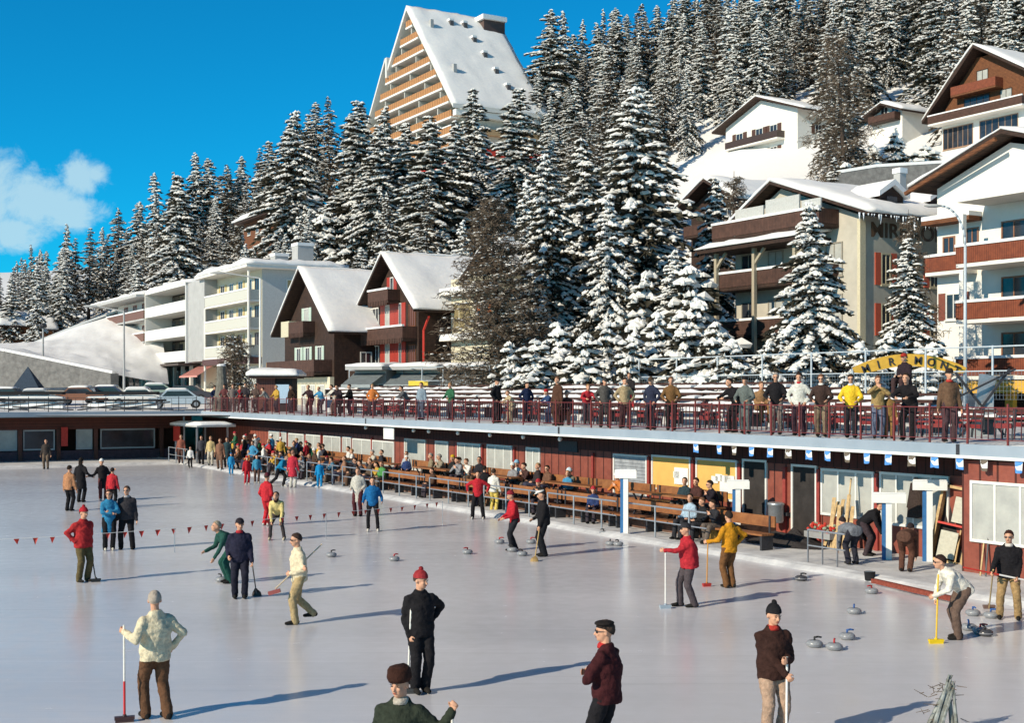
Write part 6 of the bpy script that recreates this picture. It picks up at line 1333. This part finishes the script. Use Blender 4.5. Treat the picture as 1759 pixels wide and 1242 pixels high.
# 27 man with knee pads
L = GP(1733, 1064); y = -22; hd = wp(1703, 985, L.y - .25); hh = wp(1748, 992, L.y - .25)
person('man in a black pullover and tan trousers with black knee pads at the right edge', L, y, dict(hr=local(hd, L, y), hl=local(hh, L, y), grip=True, head=(-10, 6), w=1.08, bulk=1.08, fl=(.17, 0, 0), fr=(-.17, 0, 0)), BLK, (.34, .22, .10), ('hair', (.05, .02, .015)), 1.0, True, 'sweater', group=GI, key='p27', glasses=True, scarf=(.6, .56, .5))
a = wp(1655, 975, L.y - .3); b = wp(1800, 1005, L.y - .25); r = thing('slalom_pole', 'red and white pole held level by the knee-pad man', 'pole', a, 0); MB().tube((0, 0, 0), (b - a) * .42, .016).build('red_end', REDP, r); MB().tube((b - a) * .42, (b - a), .0165).build('white_end', WPAINT, r)
broom('small broom hanging from the knee-pad man\'s hand', wp(1706, 980, L.y - .3), GP(1699, 1046), (.55, .40, .18), (.16, .10, .08), None, .02, .24, 0, 'flat')
for sx in (-1, 1): pass
# bending men at the edge
L = GP(1464, 966) ; L.z = .1
person('person in a grey waistcoat and dark trousers bent right down at the snow edge', GP(1464, 970, .1), -165, dict(pel=(0, .1, .86), lean=85, hl=(.15, -.45, .25), hr=(-.15, -.45, .28), head=(0, 30)), (.17, .18, .20), (.025, .025, .035), ('hair', (.03, .02, .02)), 1.0, False, 'sweater', group=GI, key='p29')
person('person in brown corduroys bent double beside the near T-shaped post', GP(1556, 982, .1), 150, dict(pel=(0, .1, .86), lean=88, hl=(.15, -.42, .22), hr=(-.15, -.42, .22), head=(0, 30)), (.10, .05, .035), (.10, .045, .03), ('hair', (.03, .02, .02)), 1.0, False, 'sweater', group=GI, key='p30')
person('person in a black coat stooping by the leaning boards', GW(1490, 935, .1, -.35), 60, dict(pel=(0, .1, .88), lean=50, hl=(.15, -.45, .5), hr=(-.15, -.45, .5), head=(0, 20)), BLK, (.05, .035, .04), ('hair', (.02, .016, .016)), 1.0, False, 'coat', group=GI, key='p31')
# children and skaters before the barrier
STD = dict(); AK = dict(hl=(.36, -.10, 1.0), hr=(-.36, -.10, 1.0), pl=(.8, .5, 0), pr=(-.8, .5, 0), fl=(.15, 0, 0), fr=(-.15, 0, 0))
for px, py, sc, yaw, top, bot, hat, key, coat, lab in (
    (397, 816, .68, 10, (.02, .22, .45), (.02, .22, .45), ('knitp', (.02, .12, .30)), 'std', 'sweater', 'small child in a light blue suit by the far barrier'),
    (424, 832, .78, 30, (.45, .02, .03), (.45, .02, .03), ('knitp', (.40, .03, .03)), 'std', 'sweater', 'small child in a red suit near the far barrier'),
    (549, 838, .74, 10, (.01, .22, .48), (.01, .22, .48), ('hair', (.04, .03, .02)), 'std', 'sweater', 'child in a bright blue snowsuit beside the barrier rail'),
    (503, 838, 1.0, 170, (.45, .03, .05), (.50, .48, .42), ('hair', (.30, .15, .10)), 'std', 'coat', 'person in a long red jacket and pale trousers, back turned, at the barrier'),
    (327, 804, .72, 0, (.72, .70, .66), BLK, ('hair', (.12, .07, .05)), 'std', 'sweater', 'child in a white top at the far corner of the ice'),
    (566, 800, .01, 0, BLK, BLK, ('hair', BLK), 'std', 'sweater', ''),
    (848, 880, .92, 160, (.72, .70, .62), (.66, .50, .12), ('hair', (.05, .03, .02)), 'std', 'sweater', 'girl in a white top and yellow trousers standing at the barrier'),
    (832, 874, .94, 150, BLK, (.18, .10, .06), ('hair', (.02, .015, .012)), 'std', 'sweater', 'person in a black waistcoat beside the girl in yellow trousers'),
    (441, 830, .80, 20, (.05, .25, .40), (.10, .06, .05), ('hair', (.05, .03, .02)), 'std', 'sweater', 'child in a turquoise top beside the red-suited child')):
    if sc < .1: continue
    person(lab, GP(px, py), yaw, STD if key == 'std' else AK, top, bot, hat, sc, False, coat, group=GI, key=key, skates=True, shoes=(.5, .47, .42))
person('skater in a blue jacket leaning forward on one leg before the barrier', GP(482, 836), 75, dict(pel=(0, .08, .86), lean=38, hl=(.35, -.42, .85), hr=(-.25, -.4, .80), fl=(.08, -.1, 0), fr=(-.1, .5, .06), head=(0, -10)), (.01, .17, .32), BLK, ('hair', (.04, .03, .02)), .98, False, 'sweater', group=GI, key='lunge', skates=True, shoes=(.6, .56, .5))
# adults near the stall
for px, py, top, bot, hat, coat, lab in ((378, 806, (.22, .11, .07), (.16, .09, .06), ('hair', (.10, .06, .04)), 'coat', 'person in a long tan-brown coat by the stall post'), (390, 803, (.03, .06, .07), BLK, ('hair', (.03, .02, .02)), 'coat', 'person in a dark green coat by the stall post'), (311, 796, (.26, .09, .06), (.10, .05, .04), ('hair', (.25, .18, .12)), 'sweater', 'person in a rust jacket left of the stall'), (362, 800, (.55, .42, .20), (.5, .45, .36), ('hair', (.35, .2, .1)), 'sweater', 'person in a mustard top under the stall canopy'), (346, 798, (.05, .05, .06), BLK, ('hair', (.03, .02, .02)), 'sweater', 'person in dark clothes in the shade of the stall')):
    person(lab, GP(px, py, .1), 0, STD, top, bot, hat, 1.0, False, coat, group='people around the stall', key='std')
# ------------------------------------------------------------------ onlookers on the terrace
GT = 'onlookers along the terrace railing'
LEAN = dict(pel=(0, .28, .90), lean=32, hl=(.16, -.34, 1.02), hr=(-.16, -.34, 1.02), pl=(.8, .2, -.4), pr=(-.8, .2, -.4), head=(0, 0), fl=(.11, .12, 0), fr=(-.11, .08, 0))
REST = dict(hl=(.20, -.34, 1.0), hr=(-.20, -.34, 1.0), pl=(.8, .6, -.4), pr=(-.8, .6, -.4), lean=5, head=(0, 12))
POCK = dict(hl=(.22, -.08, .92), hr=(-.22, -.08, .92), pl=(.9, .6, 0), pr=(-.9, .6, 0), head=(5, 14), fl=(.13, 0, 0), fr=(-.13, .05, 0))
HEAD = dict(hl=(.05, -.25, 1.38), hr=(-.08, -.22, 1.42), pl=(.8, 0, -.6), pr=(-.8, 0, -.6), head=(0, 6))
SITP = dict(pel=(0, .0, .50), fl=(.12, -.46, 0), fr=(-.12, -.44, 0), hl=(.12, -.36, .62), hr=(-.12, -.34, .62), kl=(.1, -.6, 1), kr=(-.1, -.6, 1), lean=8, head=(0, 6))
PS = {'LEAN': LEAN, 'REST': REST, 'POCK': POCK, 'STD': STD, 'HEAD': HEAD, 'SIT': SITP}
def on_terrace(px, top, bot, hat, lab, pose='REST', yaw=None, t=-.55, sc=1.0, coat='sweater', z=TZ + .03, glasses=False, scarf=None):
    p = ST(SA(px, t), t, z); person(lab, p, -35 if yaw is None else yaw, PS[pose], top, bot, hat, sc, False, coat, group=GT, key='t' + pose, glasses=glasses, scarf=scarf)
HB = ('hair', (.035, .022, .016)); HG = ('hair', (.30, .27, .24)); HL = ('hair', (.16, .08, .045))
on_terrace(386, (.12, .04, .04), (.08, .05, .05), HB, 'person in a maroon jacket just right of the tree stump', 'REST', -10, -.7)
on_terrace(400, (.16, .13, .12), (.10, .08, .08), HL, 'person in a grey-brown coat among the group left of the kiosk', 'POCK', 10, -.9, 1.0, 'coat')
on_terrace(423, (.035, .03, .035), (.03, .025, .03), HB, 'taller person in black in the group left of the kiosk', 'REST', -20, -.6, 1.04)
on_terrace(440, (.09, .06, .05), (.06, .04, .04), HB, 'person in dark brown leaning at the rail by the kiosk wall', 'REST', -25, -.6)
on_terrace(530, (.05, .025, .03), (.10, .03, .03), HL, 'dark-clothed person leaning low on the rail right of the kiosk', 'LEAN', -20)
on_terrace(570, (.60, .57, .50), (.20, .12, .10), HB, 'person in a whitish top beside a dark-haired companion at the rail', 'LEAN', -50)
on_terrace(579, (.03, .02, .025), BLK, ('long', (.02, .015, .012)), 'dark-haired companion in black next to the whitish top', 'LEAN', -20)
on_terrace(724, (.22, .28, .33), (.10, .13, .18), HB, 'youth in a grey-blue jacket standing alone at the railing', 'STD', -30, -.45, .96)
on_terrace(853, BLK, BLK, ('brim', (.02, .02, .02)), 'person in a black coat and hat over white turning toward a child', 'POCK', 60, -.6, 1.03, 'coat', scarf=(.7, .66, .6))
on_terrace(873, (.45, .36, .22), (.30, .24, .16), HL, 'child in a beige coat leaning beside the black coat', 'LEAN', -60, -.9, .8)
on_terrace(939, (.03, .06, .14), (.03, .04, .08), ('knitp', (.50, .02, .03)), 'child in a blue jacket and red cap beside the long brown coat', 'LEAN', -60, -1.0, .82)
on_terrace(958, (.085, .04, .025), (.06, .03, .02), HL, 'tall person in a long dark brown coat', 'STD', -50, -.5, 1.04, 'coat')
on_terrace(974, (.10, .04, .03), (.12, .05, .035), HG, 'grey-haired person in a brown coat crouched behind the long brown coat', 'SIT', -10, -1.0)
on_terrace(1039, (.075, .07, .065), (.03, .02, .02), ('cap', (.05, .045, .04)), 'man in a knee-length dark grey coat and flat cap', 'POCK', 5, -.5, 1.0, 'coat')
on_terrace(1073, (.34, .26, .15), (.06, .03, .03), HB, 'man in a beige jacket with white shirt and both hands in pockets', 'POCK', 10, -.5, 1.0, scarf=(.7, .66, .58))
on_terrace(1076, (.42, .03, .035), (.10, .03, .03), HB, 'child in a red top right behind the beige jacket', 'STD', 0, -1.3, .92)
on_terrace(1082, (.03, .025, .025), BLK, HL, 'boy in black with a yellowish collar standing high on the tribune behind the beige jacket', 'SIT', -20, -5.2, .95, z=TZ + .8)
on_terrace(1119, (.025, .03, .055), (.025, .025, .035), ('cap', (.08, .05, .03)), 'man in a navy jacket and brown cap', 'POCK', -45, -.5, 1.0)
on_terrace(1153, (.17, .09, .035), (.02, .02, .02), HL, 'man in a mustard-brown jacket and black trousers', 'REST', -10, -.5, 1.0)
on_terrace(1254, BLK, BLK, HB, 'person in black leaning sideways over the railing at the left of the right-hand group', 'LEAN', -60, -.5, 1.02)
on_terrace(1281, (.12, .14, .13), (.10, .12, .12), ('beret', (.02, .02, .02)), 'person in a long grey-green coat and dark beret', 'REST', -30, -.5, .98, 'coat')
on_terrace(1306, (.30, .17, .08), (.25, .13, .05), HL, 'person in tan clothes sitting behind the long grey-green coat', 'SIT', 10, -2.2, 1.0, z=TZ + .3)
on_terrace(1333, BLK, (.20, .17, .15), HG, 'grey-haired man in a black jacket and checked trousers', 'REST', -15, -.5, 1.04, glasses=True)
on_terrace(1373, (.58, .58, .52), (.035, .02, .03), HB, 'person in a white jacket over a red sweater', 'POCK', -30, -.5, 1.03, scarf=(.45, .03, .04))
on_terrace(1411, (.05, .03, .025), (.20, .15, .10), HL, 'man in a dark brown pullover with a white collar', 'REST', -20, -.5, 1.0, glasses=True, scarf=(.75, .72, .66))
on_terrace(1462, (.76, .50, .03), (.02, .02, .025), HB, 'woman in a bright yellow jacket and sunglasses', 'REST', -20, -.5, .99, glasses=True, scarf=(.6, .62, .64))
on_terrace(1508, (.32, .22, .09), (.12, .14, .20), HL, 'youth in a tan jacket and jeans leaning on the rail', 'HEAD', -5, -.7, .96)
on_terrace(1527, (.26, .15, .05), (.24, .14, .05), HL, 'child in mustard corduroy half hidden by the tan jacket', 'STD', -10, -1.0, .72)
on_terrace(1557, BLK, BLK, HB, 'man in black bending low over the railing, arms on the rail', 'LEAN', -35, -.35, 1.06)
on_terrace(1556, (.03, .02, .025), (.06, .035, .035), ('cap', (.35, .03, .02)), 'person in black with a red cap sitting up on the fence above the others', 'SIT', -50, -4.2, 1.0, z=TZ + 1.1)
on_terrace(1630, (.13, .075, .045), (.07, .04, .045), ('brim', (.03, .022, .02)), 'stout man in a brown suit, red tie and dark hat', 'STD', 0, -.4, 1.04, 'sweater', scarf=(.42, .04, .03))
# ------------------------------------------------------------------ spectators on the benches
GS = 'seated spectators before the pavilion'
SIT1 = dict(pel=(0, .02, .50), fl=(.11, -.46, 0), fr=(-.11, -.44, 0), hl=(.10, -.34, .62), hr=(-.10, -.36, .62), kl=(.1, -.6, 1), kr=(-.1, -.6, 1), lean=6, head=(10, 6))
SIT2 = dict(pel=(0, .02, .50), fl=(.13, -.52, 0), fr=(-.10, -.36, 0), hl=(.02, -.30, .85), hr=(-.05, -.32, .82), kl=(.2, -.6, 1), kr=(-.1, -.6, 1), lean=18, head=(-15, 10), pl=(.8, .2, -.5), pr=(-.8, .2, -.5))
SIT3 = dict(pel=(0, .0, .50), fl=(.08, -.50, 0), fr=(-.16, -.48, 0), hl=(.16, -.2, .60), hr=(-.16, -.3, .62), kl=(.1, -.6, 1), kr=(-.1, -.6, 1), lean=-6, head=(20, -6))
SS = [SIT1, SIT2, SIT3]; rnd = random.Random(21)
spec = [(742, -.02, (.24, .19, .12), HG, 'grey-haired person in a beige coat'), (761, -.02, (.26, .22, .16), HG, 'person in a pale fawn coat beside the beige coat'), (776, -.02, (.02, .02, .02), ('knitp', (.60, .38, .02)), 'person in black with a yellow cap'), (791, -.02, (.06, .05, .05), HB, 'person in charcoal behind the white sweater'), (806, -.02, (.74, .70, .62), HL, 'person in a white sweater with a brown skirt'), (822, -.02, (.02, .02, .025), HB, 'dark-coated person right of the white sweater'),
        (890, .0, (.74, .73, .68), ('knitp', (.25, .45, .60)), 'person in a white jacket and pale blue cap'), (906, .0, (.07, .035, .03), HB, 'person in a dark brown jacket beside the pale blue cap'), (922, .0, (.04, .03, .03), ('hair', (.35, .22, .10)), 'fair-haired person in black'), (942, .0, (.16, .08, .05), HB, 'man in a brown coat and sunglasses'), (984, .0, (.16, .15, .11), ('knitp', (.60, .72, .78)), 'person in a grey-olive coat and white-blue cap sitting apart'),
        (1175, .0, (.03, .05, .06), HB, 'person in a black jacket with pale blue and red front'), (1198, .0, (.07, .03, .025), HB, 'person in a brown fur-collared coat, back row'), (1228, .0, (.02, .015, .02), HB, 'person in black raising a hand to the face'), (1184, 1.15, (.36, .48, .58), HB, 'person in a pale blue jacket in the front row'), (1209, 1.15, (.02, .02, .022), HL, 'person in black with white shirt front in the front row'), (1232, 1.15, (.03, .03, .035), HB, 'dark person at the end of the front row'),
        (697, .0, (.42, .44, .46), HL, 'person in a light grey jacket reading'), (657, 1.15, (.08, .26, .08), HL, 'person in a green jacket'), (645, .0, (.48, .44, .36), HG, 'person in a pale coat left of the black jacket'), (654, .0, (.03, .03, .035), HB, 'person in a black jacket behind the green one'), (612, 1.15, (.03, .03, .035), HB, 'person in black nearest the grey hooded coat'), (624, 1.15, (.05, .05, .06), HB, 'person in charcoal, middle of three'), (634, 1.15, (.10, .07, .05), HL, 'person in brown, right of three'),
        (600, .0, (.62, .60, .55), HB, 'person in a white top against the curtained windows'), (560, .0, (.03, .03, .04), HB, 'person in a black jacket right of the yellow one'), (546, .0, (.62, .36, .03), HL, 'person in a yellow-orange jacket'), (531, .0, (.02, .02, .02), HB, 'person in black with folded arms'), (521, .0, (.10, .06, .05), HB, 'person in dark brown near the blue-jacketed one'), (504, .0, (.04, .09, .20), HB, 'person in a navy blue jacket at the windows'), (466, .0, (.48, .03, .04), HL, 'person in a red jacket at the far benches'), (449, .0, (.60, .44, .06), HL, 'person with a yellow scarf at the far benches'),
        (457, 1.15, (.05, .04, .05), HB, 'dark-coated person, far front bench'), (475, 1.15, (.42, .36, .30), HL, 'person in sand colour, far front bench'), (488, 1.15, (.05, .16, .30), HB, 'person in blue, far front bench'), (517, 1.15, (.10, .18, .26), HB, 'person in steel blue, front bench'), (533, 1.15, (.06, .05, .06), HL, 'person in dark grey, front bench'), (575, 1.15, (.06, .16, .24), HB, 'person in teal crouching at the front bench'), (590, 1.15, (.30, .16, .10), HL, 'person in tan, front bench'), (437, .0, (.26, .24, .22), HB, 'person in mottled grey at the farthest bench'), (481, .0, (.30, .06, .05), HB, 'person in dull red behind the front bench'), (430, 1.15, (.55, .50, .42), HL, 'person in off-white at the farthest front bench'), (443, 1.15, (.08, .06, .06), HB, 'person in black-brown at the farthest front bench')]
for i, (px, t, top, hat, lab) in enumerate(spec):
    p = ST(SA(px, t), t + .0, .5 if t < .5 else .1); k = i % 3
    person(lab + ', seated before the pavilion', p, -60 + rnd.uniform(-18, 18), SS[k], top, rnd.choice(((.03, .03, .035), (.10, .06, .04), (.05, .05, .08), (.14, .11, .09))), hat, rnd.uniform(.96, 1.03), False, 'short', group=GS, key='s%d' % k, glasses=(i % 4 == 1))
crowdc = [('navy blue', (.03, .05, .14)), ('bright red', (.42, .03, .04)), ('white', (.7, .68, .62)), ('mustard', (.5, .3, .05)), ('dark brown', (.08, .045, .03)), ('sky blue', (.06, .25, .42)), ('black', (.02, .02, .02)), ('orange', (.5, .16, .04)), ('grey', (.25, .25, .26)), ('bottle green', (.03, .12, .06))]
hats = [('bareheaded', HB), ('fair-haired', ('hair', (.34, .2, .09))), ('in a red woollen cap', ('knitp', (.4, .03, .04))), ('in a white woollen cap', ('knitp', (.7, .68, .64)))]
combos = [(a, b) for b in hats for a in crowdc]; rnd.shuffle(combos); combos = combos[:38]
for i, ((cn, cc), (hn, hh)) in enumerate(combos):
    px = 402 + (i * 7.3) % 150 if i < 26 else 560 + (i - 26) * 46; t = (.35, 1.6, .62)[i % 3] if i < 26 else (.3 if i % 2 else 1.0)
    if i < 26 and i % 2: t_ = ST(SA(px, t), t, .5 if t < .7 else .1); person('person %s standing in the far crowd in a %s jacket' % (hn, cn), t_, -60 + rnd.uniform(-70, 70), PS[('REST', 'POCK', 'STD')[i % 3]], cc, (.04, .035, .04), hh, rnd.uniform(.8, 1.0), False, 'sweater', group=GS, key='t' + ('REST', 'POCK', 'STD')[i % 3])
    else: t_ = ST(SA(px, t), t, .5 if t < .7 else .1); person('person %s sitting %s in a %s jacket' % (hn, 'in the far crowd' if i < 26 else 'among the middle benches', cn), t_, -60 + rnd.uniform(-50, 50), SS[i % 3], cc, (.05, .04, .05), hh, rnd.uniform(.85, 1.03), False, 'short', group=GS, key='s%d' % (i % 3))
for i, (px, (cn, cc)) in enumerate(zip((368, 412, 452, 476, 500, 548, 602, 640, 690, 775, 905, 1010), crowdc + crowdc[:2])):
    pz = ('REST', 'POCK', 'LEAN')[i % 3]; nmq = ('at the corner', 'beside the stump', 'at the kiosk wall', 'before the kiosk', 'right of the kiosk', 'near the steps', 'below the left awning', 'below the middle awning', 'left of the grey-blue youth', 'right of the grey-blue youth', 'left of the long brown coat', 'left of the dark grey coat')[i]
    on_terrace(px, cc if i % 2 else tuple(q * .4 for q in cc), (.05, .04, .05), hats[i % 2][1], 'onlooker in %s%s %s on the terrace' % ('' if i % 2 else 'muted ', cn, nmq), pz, rnd.uniform(-80, 40), -1.4 - (i % 3) * .5, .95)
# jumble on the walkway
jb = thing('bag', 'yellow-brown bag standing between the front bench and the mustard sweater', 'bag', GP(1222, 928, .1)); MB().loft([((0, 0, 0), (.22, 0, 0), (0, .12, 0)), ((0, 0, .25), (.24, 0, 0), (0, .13, 0)), ((.02, 0, .42), (.18, 0, 0), (0, .06, 0))], 12).build('body', C(.45, .27, .08), jb, smooth=True); MB().beam((-.1, 0, .4), (.1, 0, .5), .02).build('handle', DMET, jb)
# ------------------------------------------------------------------ camera, light, sky
cam = bpy.data.cameras.new('camera'); co = bpy.data.objects.new('camera', cam); col.objects.link(co); scene.camera = co
co.location = (0, 0, EZ); co.rotation_euler = (pi / 2, 0, 0); cam.sensor_width = 36; cam.lens = 36 * F / 1759.0; cam.shift_y = (HY - 621) / 1759.0; cam.clip_end = 6000; cam.clip_start = .1
el = radians(27.5); az = Vector((-.78, -.62, 0)).normalized()
sd = bpy.data.lights.new('sun', 'SUN'); sd.energy = 5.0; sd.angle = radians(.55); sd.color = (1., .89, .71); so = bpy.data.objects.new('sun', sd); col.objects.link(so)
to = Vector((az.x * cos(el), az.y * cos(el), sin(el))); so.rotation_euler = to.to_track_quat('Z', 'Y').to_euler(); so.location = (-20, -20, 40)
w = bpy.data.worlds.new('World'); scene.world = w; w.use_nodes = True; nt = w.node_tree; N = nt.nodes; L = nt.links; bg = N['Background']
sky = N.new('ShaderNodeTexSky'); sky.sky_type = 'NISHITA'; sky.sun_disc = False; sky.sun_elevation = el; sky.sun_rotation = atan2(az.x, az.y); sky.altitude = 1500; sky.ozone_density = 2.; sky.dust_density = .2
mx = N.new('ShaderNodeMix'); mx.data_type = 'RGBA'; mx.blend_type = 'MULTIPLY'; mx.inputs['Factor'].default_value = 1.; mx.inputs['B'].default_value = SKYT
L.new(sky.outputs[0], mx.inputs['A'])
geo = N.new('ShaderNodeTexCoord'); sep = N.new('ShaderNodeSeparateXYZ'); L.new(geo.outputs['Generated'], sep.inputs[0])
zr_ = N.new('ShaderNodeMapRange'); zr_.inputs['From Min'].default_value = .33; zr_.inputs['From Max'].default_value = .6; L.new(sep.outputs['Z'], zr_.inputs['Value'])
mt_ = N.new('ShaderNodeMix'); mt_.data_type = 'RGBA'; L.new(zr_.outputs[0], mt_.inputs['Factor']); mt_.inputs['A'].default_value = SKYT; mt_.inputs['B'].default_value = (.50, .58, .70, 1); L.new(mt_.outputs['Result'], mx.inputs['B'])
def mth(op, a, b=None):
    n = N.new('ShaderNodeMath'); n.operation = op
    for i, x in enumerate((a, b)):
        if x is None: continue
        if isinstance(x, (int, float)): n.inputs[i].default_value = x
        else: L.new(x, n.inputs[i])
    return n.outputs[0]
yy = mth('MAXIMUM', sep.outputs['Y'], .05); u = mth('DIVIDE', sep.outputs['X'], yy); v = mth('DIVIDE', sep.outputs['Z'], yy)
nz = N.new('ShaderNodeTexNoise'); nz.inputs['Scale'].default_value = 34; nz.inputs['Detail'].default_value = 9; nz.inputs['Roughness'].default_value = .68; nz.inputs['Distortion'].default_value = .4; L.new(geo.outputs['Generated'], nz.inputs['Vector'])
def blob(px, py, rx, ry):
    a = mth('DIVIDE', mth('SUBTRACT', u, (px - CX) / F), rx / F); b = mth('DIVIDE', mth('SUBTRACT', v, (HY - py) / F), ry / F)
    return mth('SUBTRACT', 1., mth('SQRT', mth('ADD', mth('MULTIPLY', a, a), mth('MULTIPLY', b, b))))
k = blob(60, 345, 105, 60)
for a in ((140, 305, 52, 40), (120, 365, 60, 38), (-30, 340, 90, 85), (20, 400, 60, 40), (165, 300, 30, 24)): k = mth('MAXIMUM', k, blob(*a))
k = mth('ADD', k, mth('MULTIPLY', mth('SUBTRACT', nz.outputs['Fac'], .5), 1.8)); mr = N.new('ShaderNodeMapRange'); mr.inputs['From Min'].default_value = -.08; mr.inputs['From Max'].default_value = .55; mr.inputs['To Max'].default_value = .78; mr.interpolation_type = 'SMOOTHSTEP'; L.new(k, mr.inputs['Value'])
m2 = N.new('ShaderNodeMix'); m2.data_type = 'RGBA'; L.new(mr.outputs[0], m2.inputs['Factor']); L.new(mx.outputs['Result'], m2.inputs['A']); m2.inputs['B'].default_value = CLOUD
L.new(m2.outputs['Result'], bg.inputs['Color']); bg.inputs['Strength'].default_value = SKYS
bpy.data.scenes.remove(TS)
scene.view_settings.view_transform = 'Standard'; scene.view_settings.look = 'None'; scene.view_settings.exposure = 0; scene.view_settings.gamma = 1
scene.cycles.max_bounces = 5; scene.cycles.diffuse_bounces = 2; scene.cycles.glossy_bounces = 2
